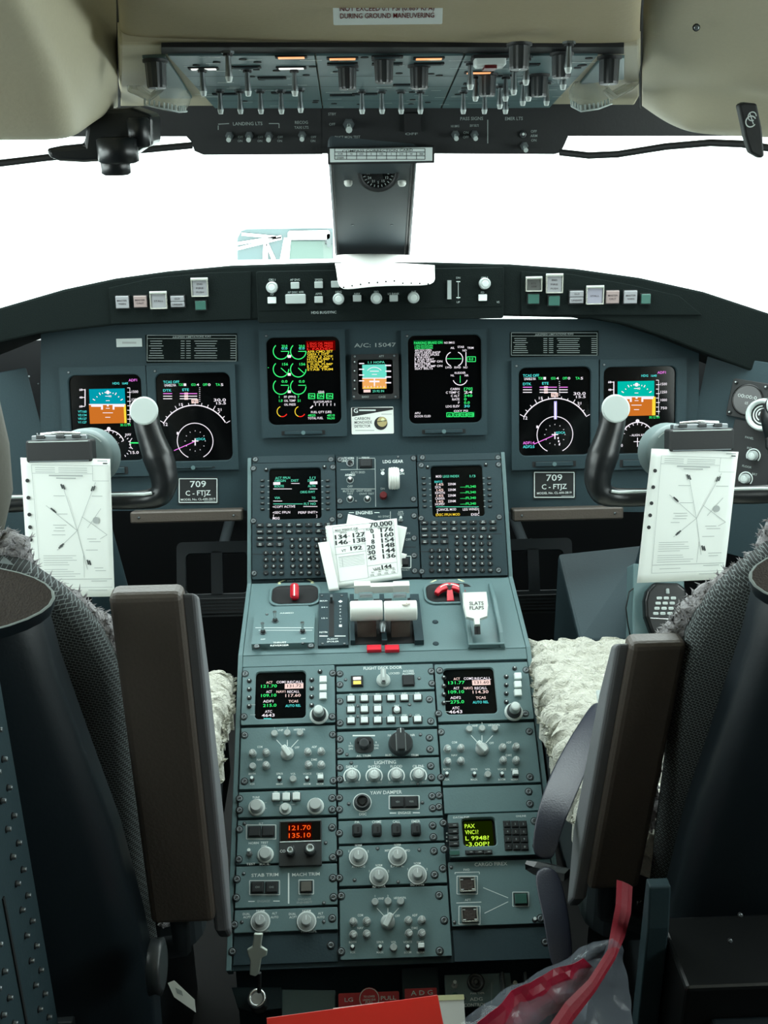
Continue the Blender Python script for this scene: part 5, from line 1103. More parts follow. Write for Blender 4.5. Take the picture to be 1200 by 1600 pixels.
z = U.L(743, 940, .062); g = MB(); g.ring([[(x, y, zz_) for x, y in ((-.020*k, .024*k), (.020*k, .024*k), (.021*k, .0), (.018*k, -.020), (.005*k, -.024), (.0045*k, -.034), (-.0045*k, -.034), (-.005*k, -.024), (-.018*k, -.020), (-.021*k, 0))] for zz_, k in ((0, .96), (.003, 1), (.009, 1), (.012, .93))], 'white_plastic')
g.text('SLATS', .001, .003, .0062, .0124, 'paper_ink', w=.024); g.text('FLAPS', .001, -.005, .0062, .0124, 'paper_ink', w=.024); o = g.build('paddle', U.root, (z[0], z[1], .050)); o.rotation_euler = (radians(34), 0, 0)
for x, y in ((680, 972), (681, 1006)): g = MB(); g.lathe([(.0055, -.001), (.005, .0012), (.002, .0016)], 'panel2', n=14); tag(g.build('plug_button', mtx=D.M(*dk(x, y))), 'flat round plug in the throttle deck, %s' % ('nearer the thrust levers' if y < 1000 else 'nearest the lower edge'), 'plug')
# ================================================================== PEDESTAL UNITS
CL, CC, CR = (-.2345, -.0838), (-.0822, .0785), (.0800, .2345)
def ped(name, lab, cat, box, col, mt='panel', t=.004, group=None):
    x0, y0, x1, y1 = box; return Unit(name, lab, cat, FPED, box, group=group, uvr={'L': CL, 'C': CC, 'R': CR}[col]).plate(t, mt)
def radio(lab, box, scr, col, vals, ox, oy):
    U = Unit('radio_tuning_unit', lab, 'radio', FPED, box, uvr={'L': CL, 'R': CR}[col])
    S = screen(U, scr, .007, .0015, .006, 'panel'); x0, y0, x1, y1 = box
    T = lambda x, y, s_, m, w, h=4.2: S.t(x+ox, y+oy, s_, h, m, 'l', w)
    T(416, 1066.5, 'ACT', 'e_pnk', 10); T(432, 1066, 'COM1' if col == 'L' else 'COM2', 'e_wht', 15); T(449, 1066, 'RECALL', 'e_wht', 25)
    T(408, 1072.5, vals[0], 'e_grn', 25, 5); S.r(445+ox, 1068.5+oy, 474+ox, 1075.5+oy, 'e_pnk'); S.t(449+ox, 1072+oy, vals[1], 4.6, 'screen', 'l', 22)
    T(416, 1081, 'ACT', 'e_wht', 9); T(432, 1081, 'NAV1' if col == 'L' else 'NAV2', 'e_pnk', 14); T(449, 1081, 'RECALL', 'e_wht', 19)
    T(408, 1087, vals[2], 'e_grn', 24, 5); T(446, 1087, vals[3], 'e_pnk', 24, 5)
    T(411, 1096, 'ADF1' if col == 'L' else 'ADF2', 'e_wht', 16); T(451, 1096, 'TCAS', 'e_pnk', 15); T(411, 1102.5, vals[4], 'e_grn', 21, 5); T(446, 1103, 'AUTO REL', 'e_cyn', 24)
    T(414, 1112, 'ATC', 'e_wht', 11); T(409, 1118, '4643', 'e_wht', 20, 5); S.l(412+ox, 1123+oy, 424+ox, 1123+oy, 'e_cyn', 1.2); S.done()
    lk = SHM['blackbtn']
    for k in range(4):
        U.put('line_key', lk, x0+11.5, y0+21+13.2*k); U.put('line_key', lk, x0+109, y0+19.5+13.2*k)
    reg('rtubtn', lambda b: (b.rbox(-.0045, 0, .002, .010, 0, .0015, .0006, 'knob_grey'), b.rbox(.001, 0, .0115, .0110, 0, .0055, .001, 'btn_white', .0008)))
    for k in range(3): U.put('push_button', SHM['rtubtn'], x0+126, y0+19.5+13*k)
    U.put('sensor', SHM['blackbtn'], x0+122, y0+6.5)
    U.put('tuning_knob', SHM['tuning'], x0+120.5, y0+75)
    U.studs([(x0+5, y0+10), (x1-4, y0+9), (x0+3, y1-13), (x1-5, y1-13)])
    U.ln(x0+13, y0+58, x0+21, y0+58, 1, 'inkdim'); U.ln(x0+13, y0+74, x0+21, y0+74, 1, 'inkdim'); U.done('legend')
radio('left radio tuning unit with 121.70 in green on its screen', (378, 1043, 524, 1133), (399, 1051, 478, 1124), 'L', ('121.70', '131.72', '109.10', '117.60', '215.0'), 0, 0)
radio('right radio tuning unit with 131.77 in green on its screen', (682, 1038, 826, 1128), (694, 1046, 774, 1117), 'R', ('131.77', '131.60', '109.10', '114.30', '275.0'), 292.5, -5.5)
# flight deck door
U = ped('door_lock_panel', 'narrow panel lettered FLIGHT DECK DOOR with a pale selector and amber caption', 'control panel', (527, 1040, 680, 1081), 'C')
U.txt(598, 1043.5, 'FLIGHT DECK DOOR', 5, w=60).txt(616, 1052, 'LOCKED', 3.4, w=17).txt(638, 1048.5, 'ACCESS', 3.4, w=17).txt(638, 1052.5, 'ALLOWED', 3.4, w=19); U.done()
def sqann(U, x, y, w_, h_, body='gap', face='dark_key', name='square_button', lit=None, txt=None, boxed=False):
    g = MB(); a = U.L(x, y, U.t); W_, H_ = w_*U.s, h_*U.sv
    g.rbox(0, 0, W_, H_, 0, .0022, .0008, body); g.rbox(0, 0, W_-.0028, H_-.0028, .0022, .0042, .0006, face, .0006)
    if lit: g.rect(0, H_*.2, W_*.62, H_*.26, .0044, lit[0]); g.rect(0, -H_*.18, W_*.62, H_*.30, .0044, lit[1])
    if txt: g.text(txt, 0, 0, .0026, .0044, 'inkdim')
    g.build(name, U.root, (a[0], a[1], U.t))
    if boxed: U.bx(x-w_/2-2, y-h_/2-2, x+w_/2+2, y+h_/2+2, 1, 'ink')
sqann(U, 558, 1065, 19, 17, lit=('lumw', 'lumy'), name='caption_light'); sqann(U, 638, 1064, 19, 17)
reg('doorknob', lambda b: (b.lathe([(.0115, 0), (.0110, .004), (.0095, .006)], 'knob_light', n=22), b.rbox(0, .003, .0090, .026, .006, .016, .0035, 'knob_grey', .0015), b.rect(0, .006, .0030, .014, .0162, 'knob_light'), b.rect(0, -.008, .005, .003, .0162, 'gap')))
U.put('selector_knob', SHM['doorknob'], 599, 1063); U.studs([(531, 1053), (531, 1070), (674, 1049), (675, 1068)]); U.screws([(540, 1062), (655, 1060)])
# switchlight panel
U = ped('display_select_panel', 'panel holding three rows of bright white square buttons', 'keypad', (527, 1083, 681, 1139), 'C')
for r_, (y, n) in enumerate(((1093, 6), (1110, 3), (1127, 6))):
    for k in range(n):
        x = 548.5+20.8*k; U.put('push_button', SHM['whitebtn'], x, y-.4*k); U.txt(x, y-8-.4*k, ('PRI', 'STAT', 'ECS', 'HYD', 'ELEC', 'FUEL', 'F/CTL', 'A/ICE', 'DOOR', '', '', '', 'SEL', 'MENU', 'UP', 'DN', 'STEP', 'CAS')[r_*6+k], 2.6, 'ink')
U.ln(560, 1086.5, 660, 1085, .8, 'inkdim').ln(585, 1121, 662, 1119, .8, 'inkdim').txt(620, 1103, 'BRT', 3, 'ink'); U.done()
reg('rndwhite', lambda b: (b.rbox(0, 0, .015, .012, 0, .001, .001, 'gap'), b.lathe([(.0052, .001), (.0048, .006), (.0038, .007)], 'btn_white', n=14)))
U.put('round_button', SHM['rndwhite'], 620, 1110); U.studs([(531, 1096), (531, 1130), (671, 1093), (673, 1127)]); 
for p in ((559, 1103), (559, 1119.5), (640, 1101), (641, 1118)): U.put('screw', SHM['screw'], *p)
# aileron / rudder trim
U = ped('trim_panel', 'panel with a big black rudder trim knob beside a recessed black aileron switch', 'control panel', (527, 1142, 683, 1184), 'C')
U.ln(551, 1149.5, 586, 1149.5, 2, 'ink').txt(568, 1181, 'AIL TRIM', 3.6, w=22).txt(607, 1180, 'RUD', 3.6, w=9).txt(648, 1180, 'TRIM', 3.6, w=11)
for k in range(3): U.txt(548, 1161+4.5*k, ('L', 'WG', 'DN')[k], 3).txt(588, 1160+4.5*k, ('R', 'WG', 'DN')[k], 3)
U.txt(609, 1149, 'NL', 3.6).txt(645, 1148.5, 'NR', 3.6); U.pl.arc(U.L(626, 1163, .004), .0205, 62, 118, .0022, .0043, 'ink', 14); U.done()
reg('ailtrim', lambda b: (b.rbox(0, 0, .030, .026, 0, .0016, .008, 'knob_dark'), b.rbox(0, .006, .022, .010, .001, .008, .003, 'gap', .002), b.lathe([(.0085, .001), (.0080, .009), (.0060, .010)], 'knob_dark', n=18)))
def _rud(b):
    b.lathe([(.0195, 0), (.0190, .008), (.0175, .011)], 'knob_dark', n=30); b.rbox(0, 0, .013, .037, .010, .026, .004, 'knob_dark', .0025)
    for s_ in (-1, 1): b.rect(s_*.0072, 0, .0014, .028, .0116, 'inkdim')
    b.rect(0, .014, .0012, .008, .0262, 'ink')
reg('rudtrim', _rud); U.put('rocker_knob', SHM['ailtrim'], 569, 1164); U.put('trim_knob', SHM['rudtrim'], 626, 1163); U.studs([(531, 1155), (531, 1174), (671, 1153), (672, 1171)]); U.screws([(542, 1179), (657, 1148)])
# lighting
U = ped('lighting_panel', 'panel lettered LIGHTING with a row of four pale dimmer knobs', 'control panel', (527, 1186, 685, 1230), 'C')
U.txt(602, 1191, 'LIGHTING', 5.5, w=33)
for k, s_ in enumerate(('DISPLAY', 'INTEG', 'FLOOD', 'CB PNL')):
    x = 550+34.6*k; U.txt(x, 1198-.3*k, s_, 4, w=18).txt(x-9, 1223, 'OFF', 3, 'inkdim').txt(x+9, 1222.5, 'BRT', 3, 'inkdim')
U.done()
for k in range(4): U.put('dimmer_knob', SHM['dimmer'], 550+34.6*k, 1213-.4*k, rz=(60, -10, -5, 30)[k]*0)
U.studs([(531, 1200), (531, 1218), (673, 1197), (674, 1215)]); U.screws([(549, 1192), (653, 1225)])
U = ped('yaw_damper_panel', 'panel lettered YAW DAMPER with a ringed black button and two square switches', 'control panel', (527, 1232, 687, 1279), 'C')
U.txt(603, 1238, 'YAW DAMPER', 5.5, w=49).txt(567, 1272, 'DISC', 4, w=11).txt(632, 1270, 'ENGAGE', 3.6, w=19).ln(609, 1270.5, 619, 1270.5, 1.4).ln(645, 1270, 656, 1270, 1.4).bx(608, 1243.5, 655, 1264, 1.2)
U.pl.arc(U.L(566, 1254, .004), .0138, 0, 360, .0012, .0043, 'ink', 24); U.done()
reg('yawdisc', lambda b: (b.lathe([(.0125, 0), (.0125, .003), (.010, .007), (.0085, .007), (.0080, .003)], 'knob_dark', n=24), b.lathe([(.0055, .002), (.0050, .0055)], 'rubber', n=16)))
U.put('round_button', SHM['yawdisc'], 566, 1254); sqann(U, 621, 1254, 21, 18, txt='YD1'); sqann(U, 642.5, 1253.5, 21, 18, txt='YD2'); U.studs([(530, 1247), (530, 1265), (675, 1244), (676, 1263)]); U.screws([(545, 1256), (660, 1254)])
U = ped('call_panel', 'panel with a row of four dark oblong call buttons', 'control panel', (527, 1281, 688, 1318), 'C')
for k, s_ in enumerate(('PA', 'CHIME', 'CALL', 'EMER')): U.txt(558+30.6*k, 1284.5-.4*k, s_, 4, w=(7, 14, 11, 13)[k])
U.done(); reg('callbtn', lambda b: (b.rbox(0, 0, .0150, .0195, 0, .0008, .0035, 'gap'), b.rbox(0, 0, .0125, .0170, .0006, .010, .003, 'knob_dark', .002), b.rbox(.0015, -.001, .003, .008, .0099, .0104, .001, 'gap')))
for k in range(4): U.put('call_button', SHM['callbtn'], 558+30.6*k, 1298-.4*k)
U.studs([(530, 1302), (676, 1290), (677, 1308)])
U = ped('source_selector_panel', 'panel with four pale rotary knobs set in a zigzag', 'control panel', (527, 1320, 689, 1384), 'C')
KN = ((560, 1338, 'NORM', 'ATT HDG', '1', '2'), (621, 1337, 'NORM', 'DSPL', 'MFD', 'MFD'), (592, 1369, 'NORM', 'AIR DATA', '1', '2'), (652, 1366, 'NORM', 'DSPL RNG', '1', '2'))
for x, y, a, c, l_, r_ in KN: U.txt(x, y-17, a, 3.4, w=10).txt(x, y+16, c, 3.4, w=20).txt(x-15, y-8, l_, 3.4).txt(x+15, y-8, r_, 3.4)
U.done()
for x, y, *_ in KN: U.put('rotary_knob', SHM['rotary'], x, y+1)
U.studs([(530, 1333), (530, 1372), (678, 1330), (679, 1367)]); U.screws([(590, 1326), (655, 1328), (554, 1375), (622, 1378)])
def audio(lab, box, col, cx_, cy_, rz, tstud=False):
    U = ped('audio_panel', lab, 'audio panel', box, col); x0, y0, x1, y1 = box
    for dx, s_ in ((-20, '1'), (0, '2'), (20, '')):
        if s_: U.txt(cx_+dx, cy_-39, s_, 3)
    U.txt(cx_-11, cy_-35, 'VHF', 3.4, w=9).txt(cx_+19, cy_-36, 'HF/SVC/PA', 3.4, w=18).txt(cx_+15, cy_-8, 'OFF', 3.4, w=7)
    U.ln(cx_-17, cy_-20, cx_-6, cy_-8, 1).ln(cx_+17, cy_-20, cx_+6, cy_-8, 1).ln(cx_, cy_-20, cx_, cy_-10, 1)
    for gx, s1, s2 in ((-43, 'COM', 'NAV'), (42, 'ADF', 'DME')): U.txt(cx_+gx, cy_-9, s1, 3.4, w=8).txt(cx_+gx, cy_+11, s2, 3.4, w=9)
    for dx, a, c in ((-55, 'BOTH', 'VOX'), (-12, 'SPKR', 'MASK'), (9, 'VOL', ''), (31, 'VOICE', 'BOOM'), (51, 'EMER', 'NORM')): U.txt(cx_+dx, cy_+33, a, 3, w=len(a)*2.6); c and U.txt(cx_+dx, cy_+49, c, 3, w=len(c)*2.6)
    U.done()
    for dx, y in ((-20, -29), (0, -30), (20, -30)): U.put('volume_knob', SHM['potlow'], cx_+dx, cy_+y)
    lw = [(-54, 0), (-33, -1), (-54, 20), (-33, 19), (32, -2), (53, -3), (33, 18), (53, 18)]
    for k, (dx, dy) in enumerate(lw): U.put('volume_knob', SHM['potlow'] if (col == 'L' and k == 2) else SHM['pot'], cx_+dx, cy_+dy+2, rz=random.choice((-40, 0, 20, -70)))
    U.put('selector_knob', SHM['selector'], cx_, cy_+2, rz=rz)
    for dx in (-55, -12, 31): U.put('toggle_switch', SHM['minitog'], cx_+dx, cy_+42)
    U.put('volume_knob', SHM['potlow'], cx_+9, cy_+42); g = MB(); g.rbox(0, 0, .010, .011, 0, .001, .001, 'gap'); g.rbox(0, .001, .009, .007, .001, .008, .001, 'btn_white', .001); a = U.L(cx_+52, cy_+41, .004); g.build('rocker_switch', U.root, (a[0], a[1], .004))
    U.studs([(x0+6, y0+13), (x1-5, y0+12), (x0+6, y1-12), (x1-4, y1-13)])
    return U
audio('left audio panel in the second row, its pale selector turned slightly left', (376, 1136, 525, 1233), 'L', 449, 1176, 35)
audio('right audio panel in the second row, its pale selector leaning right', (683, 1131, 832, 1227), 'R', 753, 1169, 40)
audio('lower middle audio panel below the four rotary knobs', (527, 1387, 691, 1499), 'C', 606, 1439, -30)
# left column lower units
U = ped('reversion_panel', 'left panel with three white square buttons and three pale knobs', 'control panel', (374, 1236, 525, 1277), 'L')
U.txt(400, 1246, 'TUNE', 3.4, w=11)
for k, s_ in enumerate(('TFR', '1/2', 'INH')): U.txt(431+16*k, 1237.5, s_, 2.6)
U.ln(432, 1258, 438, 1258, 1, 'inkdim').ln(455, 1257, 461, 1257, 1, 'inkdim').ln(411, 1255, 417, 1254, 1, 'inkdim').ln(411, 1263, 417, 1263, 1, 'inkdim'); U.done()
reg('sq_small', lambda b: (b.rbox(0, 0, .0135, .0130, 0, .0006, .001, 'gap'), b.rbox(0, 0, .0115, .0115, .0004, .006, .001, 'btn_white', .001)))
for k in range(3): U.put('push_button', SHM['sq_small'], 431.5+15.8*k, 1246-.3*k)
reg('lens_knob', lambda b: (b.lathe([(.0130, 0), (.0130, .0015), (.0115, .002)], 'knob_light', n=20), b.lathe([(.0098, .002), (.0092, .014), (.0080, .0155)], 'knob_clear', n=18)))
reg('lens_knob2', lambda b: (b.lathe([(.0092, 0), (.0092, .0015)], 'knob_light', n=20), b.lathe([(.0062, .0015), (.0060, .011), (.0052, .012)], 'knob_light', n=16)))
U.put('rotary_knob', SHM['lens_knob'], 401, 1262); U.put('rotary_knob', SHM['lens_knob2'], 446, 1264); U.put('rotary_knob', SHM['lens_knob'], 493, 1260); U.studs([(374, 1248), (374, 1266), (519, 1247), (519, 1265)])
U = ped('backup_radio_panel', 'left panel with a glowing orange digital frequency readout', 'radio', (370, 1280, 525, 1350), 'L')
U.txt(404, 1317, 'HORN  TEST', 3.4, w=30).txt(413, 1322, 'STBY', 3.2, w=9).txt(392, 1351-1, 'TEST', 3.2, w=14).txt(414, 1350, 'RCL', 3.2, w=16).bx(385, 1289, 431, 1311, 1, 'ink').txt(408, 1287, 'ELT', 3); U.done()
sqann(U, 397.5, 1300, 20, 17); sqann(U, 419, 1299.5, 20, 17)
a = U.L(470, 1319, .004); c = U.L(437, 1284, .004); e = U.L(503, 1353, .004); W_, H_ = e[0]-c[0], c[1]-e[1]
g = MB(); g.rbox(0, 0, W_, H_, 0, .005, .002, 'knob_dark', .0008); g.box(-W_/2+.001, H_*.02, .005, W_/2-.001, H_*.02+.0012, .0056, 'ink'); g.box(-W_/2+.001, H_*.48, .005, W_/2-.001, H_*.48+.0008, .0056, 'inkdim'); g.rect(0, H_*.25, W_*.94, H_*.42, .0052, 'screen')
x0_, y0_ = 0, H_*.25; g.rect(-.001, y0_, W_*.56, H_*.36, .0054, 'e_orgb')
g.text('121.70', -.001, y0_+.0055, .0072, .0058, 'e_org', w=W_*.52); g.text('135.10', -.001, y0_-.0058, .0072, .0058, 'e_org', w=W_*.52)
g.text('COM', -W_*.38, -H_*.17, .004, .0054, 'ink'); g.text('1 2', -W_*.18, -H_*.08, .003, .0054, 'inkdim'); g.build('readout_module', U.root, ((c[0]+e[0])/2, (c[1]+e[1])/2, .004))
reg('tun_small', lambda b: (b.lathe([(.0080, 0), (.0080, .009), (.0070, .010)], 'knob_dark', n=18), b.lathe([(.0052, .010), (.0050, .0145), (.0036, .0145), (.0030, .012)], 'knob_light', n=16)))
for (x, y, k) in ((454, 1332, .85), (485, 1329, 1.15)): o = U.put('tuning_knob', SHM['tun_small'], x, y, dz=.005); o.scale = (k, k, 1.1)
U.put('rotary_knob', SHM['lens_knob'], 415, 1336).scale = (.95, .95, .9); U.put('toggle_switch', SHM['toggle'], 390, 1334); U.studs([(374, 1296), (373, 1343), (519, 1293), (520, 1340)]); U.screws([(382, 1287), (509, 1317)])
U = ped('trim_engage_panel', 'left panel lettered STAB TRIM and MACH TRIM with dark square switches', 'control panel', (366, 1352, 525, 1418), 'L')
U.txt(414, 1367, 'STAB TRIM', 5, w=42).txt(478, 1366, 'MACH TRIM', 5, w=43).bx(390, 1376, 437, 1398, 1).bx(467, 1375, 490, 1397, 1).ln(451, 1364, 451, 1412, 2.2).txt(412, 1408, 'ENGAGE', 3.4, 'inkdim', w=19).ln(388, 1408.5, 398, 1408.5, 1.2).ln(427, 1408, 437, 1408, 1.2).txt(476, 1405, 'ENGAGE', 3.4, 'inkdim', w=20).txt(476, 1410, 'INHIBIT', 3.4, 'inkdim', w=24); U.done()
sqann(U, 402.5, 1387, 20, 18, txt='CH1'); sqann(U, 424.5, 1387, 20, 18, txt='CH2'); sqann(U, 478.5, 1386, 19, 18, face='tan_blob'); U.studs([(370, 1374), (369, 1403), (520, 1372), (521, 1402)]); U.screws([(381, 1365), (506, 1411)])
U = ped('instrument_source_panel', 'bottom left panel with two grey rotary knobs', 'control panel', (363, 1420, 525, 1457), 'L')
for x in (407, 479): U.txt(x, 1423, 'NORM', 3.4, w=13).txt(x-22, 1428, 'DUAL', 3.4, w=11).txt(x-21, 1433, 'ACPT', 3.4, w=12).txt(x+22, 1427, 'ALT', 3.4, w=8).txt(x+22, 1433, 'AUTO', 3.4, w=12).txt(x+4, 1455, 'FLT DSPL', 3.4, 'inkdim', w=24)
U.done(); U.put('rotary_knob', SHM['rotary'], 407, 1440); U.put('rotary_knob', SHM['rotary'], 479, 1440); U.studs([(366, 1445), (519, 1435)]); U.screws([(378, 1441), (506, 1440)])
# right column lower units
U = ped('blank_panel', 'plain grey-blue blank plate above the green lettered unit, right column', 'panel', (686, 1229, 836, 1271), 'R'); U.done(); U.studs([(686, 1243), (686, 1261), (826, 1237), (828, 1256)])
U = Unit('datalink_unit', 'right column unit with bright yellow-green lettering on a small screen', 'radio', FPED, (689, 1274, 842, 1341), uvr=(.084, .232))
S = screen(U, (722, 1281, 774, 1325), .006, .0012, .012, 'panel')
S.r(724, 1284, 772, 1323, 'e_limeb', .0002)
for k, s_ in enumerate(('PAX', 'VNC1?', 'L 9948?', '-3.00P?')): S.t(726+k*.6, 1291+9.5*k, s_, 6.5, 'e_lime', 'l', (16, 21, 37, 37)[k])
S.done(); U.txt(721, 1277, 'DATALINK', 3, w=26).txt(814, 1275, 'ONLINE', 3, w=16)
lk = shared('soft_key', lambda b: (b.rbox(0, 0, .0160, .0080, 0, .0004, .001, 'gap'), b.rbox(0, 0, .0140, .0064, .0003, .003, .0012, 'knob_dark', .0006), b.rect(.002, 0, .005, .0012, .0032, 'inkdim')))
for k in range(4): U.put('soft_key', lk, 708+.4*k, 1290+9.6*k)
for k in range(3): U.put('soft_key', lk, 734+14*k, 1332-.3*k).scale = (.85, .85, 1)
g = MB(); g.rbox(0, 0, .015, .006, 0, .0012, .0008, 'green_key'); a = U.L(710, 1333, .012); g.build('indicator', U.root, (a[0], a[1], .012))
kk = shared('pad_key', lambda b: (b.rbox(0, 0, .0110, .0105, 0, .0004, .0006, 'gap'), b.rbox(0, 0, .0094, .0090, .0003, .0025, .0008, 'dark_key', .0006)))
for r_ in range(4):
    for c_ in range(3):
        g = MB(); g.rbox(0, 0, .0116, .0108, 0, .0004, .0006, 'gap'); g.rbox(0, 0, .0098, .0092, .0003, .0025, .0008, 'dark_key', .0006); g.text('123456789*0#'[r_*3+c_], 0, 0, .0032, .0028, 'inkdim'); a = U.L(792+12.6*c_+.8*r_, 1288+11.8*r_, .012); g.build('number_key', U.root, (a[0], a[1], .012))
for k in range(3): U.ln(697, 1302+6*k, 699, 1302+6*k, 2, 'inkdim')
U.done('legend'); U.studs([(693, 1286), (694, 1327), (835, 1283), (838, 1322)])
U = ped('cargo_fire_panel', 'large plate lettered CARGO FIREX with three framed square switches', 'control panel', (689, 1345, 857, 1447), 'R')
U.txt(767, 1350, 'CARGO FIREX', 5.5, w=53).txt(729, 1359, 'FWD', 3.4, w=10).txt(731, 1406, 'AFT', 3.4, w=10).ln(711, 1363.5, 749, 1362.5, 1).ln(713, 1411, 752, 1409.5, 1).ln(711, 1363, 711, 1366, 1).ln(749, 1363, 749, 1366, 1)
U.bx(714, 1369, 746, 1397, 1).bx(717, 1416, 750, 1444, 1).bx(801, 1394, 826, 1416, 1).ln(755, 1387, 794, 1403, 1, 'ink').ln(757, 1427, 794, 1409, 1, 'ink'); U.done()
def guarded(U, x, y):
    g = MB(); w_, h_ = 26*U.s, 23*U.sv; g.rbox(0, 0, w_, h_, 0, .002, .001, 'gap'); g.rbox(0, 0, w_-.006, h_-.006, .002, .005, .001, 'velcro', .0006); a = U.L(x, y, U.t)
    for sx_ in (-1, 1):
        for sy_ in (-1, 1): g.rect(sx_*(w_/2-.004), sy_*(h_/2-.0035), .004, .0012, .0053, 'ink')
    g.frame((0, 0, w_, h_), (0, 0, w_-.004, h_-.004), .002, .007, .001, .001, 'clear_plastic'); g.build('guarded_switch', U.root, (a[0], a[1], U.t))
guarded(U, 730, 1383); guarded(U, 733.5, 1430); sqann(U, 813.5, 1405, 22, 19, face='green_key')
U.studs([(692, 1357), (694, 1438), (845, 1435)]); U.screws([(705, 1355), (710, 1441), (838, 1436)]); U.put('toggle_switch', SHM['minitog'], 835, 1438)
# bottom plates with studs
for (x0, y0, x1, y1, uvr, lab) in ((359, 1460, 525, 1507, CL, 'plain plate at the bottom left of the pedestal'), (693, 1450, 863, 1502, CR, 'plain plate at the bottom right of the pedestal')):
    U = Unit('blank_panel', lab, 'panel', FPED, (x0, y0, x1, y1), uvr=uvr).plate(.001, 'panel2').done()
    for p in (((363, 1487), (517, 1477)) if x0 < 500 else ((699, 1481), (852, 1472))): U.put('fastener', SHM['stud'], *p)
# ================================================================== CONTROL YOKES
def yoke(px, py, lab, clab, chart_px, side):
    Fy = Frame(at(px, py, 1.60), 74); k = at(px, py, 1.60)
    D_ = (k-CAM).dot(_f); s = D_/FPX
    t = thing('control_yoke', lab, 'control yoke', mtx=Fy.M(0, 0))
    for sg in (-1, 1):
        pts = [(127, 62, -.004), (128, 44, -.002), (134, 22, -.001), (142, -2, 0), (149, -26, 0), (151, -46, 0), (144, -64, 0), (122, -72, -.004), (70, -73, -.006), (20, -70, -.010), (0, -68, -.012)]
        rr = [19, 21, 22, 24.5, 23, 21.5, 18.5, 15.5, 14.5, 15, 15]
        g = MB()
        # smooth by Catmull-Rom
        P = [Vector((sg*a*s, b_*s, c)) for a, b_, c in pts]; out = []; ro = []
        for i in range(len(P)-1):
            p0, p1, p2, p3 = P[max(i-1, 0)], P[i], P[i+1], P[min(i+2, len(P)-1)]
            for q in range(4):
                u = q/4; out.append(.5*((2*p1)+(p2-p0)*u+(2*p0-5*p1+4*p2-p3)*u*u+(3*p1-p0-3*p2+p3)*u**3)); ro.append((rr[i]+(rr[i+1]-rr[i])*u)*s*(1-.10*(sin(i*2.1)**8)))
        out.append(P[-1]); ro.append(rr[-1]*s)
        g.tube(out, ro, 'rubber', 18); h = g.build('horn', t)
        g = MB(); g.lathe([(18*s, -.016), (21.5*s, -.004), (22*s, .001)], 'rubber', n=28, cap1=False); g.lathe([(22*s, .001), (21.5*s, .004), (19.5*s, .0052)], 'knob_light', n=28, smooth=False); c = g.build('end_cap', t, (sg*128*s, 67*s, .019)); c.rotation_euler = (radians(-5), 0, 0)
        g = MB(); g.tube([(sg*134*s, -60*s, .019), (sg*122*s, -62*s, .0185), (sg*100*s, -62*s, .0125), (sg*60*s, -62*s, .0100), (0, -60*s, .009)], .0024, 'knob_light', 8); g.build('trim_wire', t)  # pale strip imitating the bright highlight along the yoke crossbar
        for y in ((8,) if sg == side else ()):
            g = MB(); g.rbox(0, 0, .012, .020, 0, .010, .004, 'rubber', .003); g.build('thumb_switch', t, (sg*(117)*s, y*s, .004))
    g = MB(); n = 32; g.lathe([(46*s, -.050), (46*s, -.004), (44*s, .004), (36*s, .008), (12*s, .009)], 'panel_lt', n=n, cap0=True); g.arc((0, 0), 38*s, 40, 140, .002, .0092, 'knob_light', 20); g.build('hub', t, (-side*27*s, -4*s, -.008))
    g = MB(); g.rbox(0, -58*s, 66*s, 40*s, -.025, .012, .008, 'rubber', .003); g.build('hub_cover', t)
    # column going forward and down to the floor
    w0 = t.matrix_world.translation; cm = MB(); cm.tube([w0+Vector((0, .03, -.03)), w0+Vector((0, .08, -.10)), w0+Vector((0, .17, -.32)), Vector((w0.x, w0.y+.20, 0))], [.030, .030, .034, .038], 'panel2', 16)
    o = cm.build('column', t); o.matrix_world = Matrix.Identity(4)
    # clip for the chart
    sx = 0
    g = MB(); g.rbox(0, 0, 100*s, 34*s, 0, .028, .004, 'blackm', .003); g.rect(0, 14.6*s, 90*s, 1.6*s, .0282, 'knob_light'); g.rect(0, -15.2*s, 90*s, 1.4*s, .0282, 'stud'); clip = g.build('chart_clip', t, (sx, 9*s if side < 0 else 17*s, .012))
    g = MB(); g.rbox(0, 20*s, 84*s, 8*s, .004, .022, .002, 'steel', .001); g.tube([(-30*s, 25*s, .012), (0, 27*s, .016), (30*s, 25*s, .012)], .003, 'chrome', 8)
    for k in (-28, 2, 26): g.rbox(k*s, 22*s, 12*s, 6*s, .006, .026, .001, 'knob_dark', .001)
    g.build('clip_spring', clip)
    return t, s
if 'panel_lt' not in MAT: mat('panel_lt', (.15, .20, .20), .45, bump=.1, bs=300)
YL, sl = yoke(103, 712, 'black control yoke in front of the captain seat, its right horn in view', '', None, -1)
YR, sr = yoke(1084, 703, 'black control yoke in front of the copilot seat, its left horn fully in view', '', None, 1)
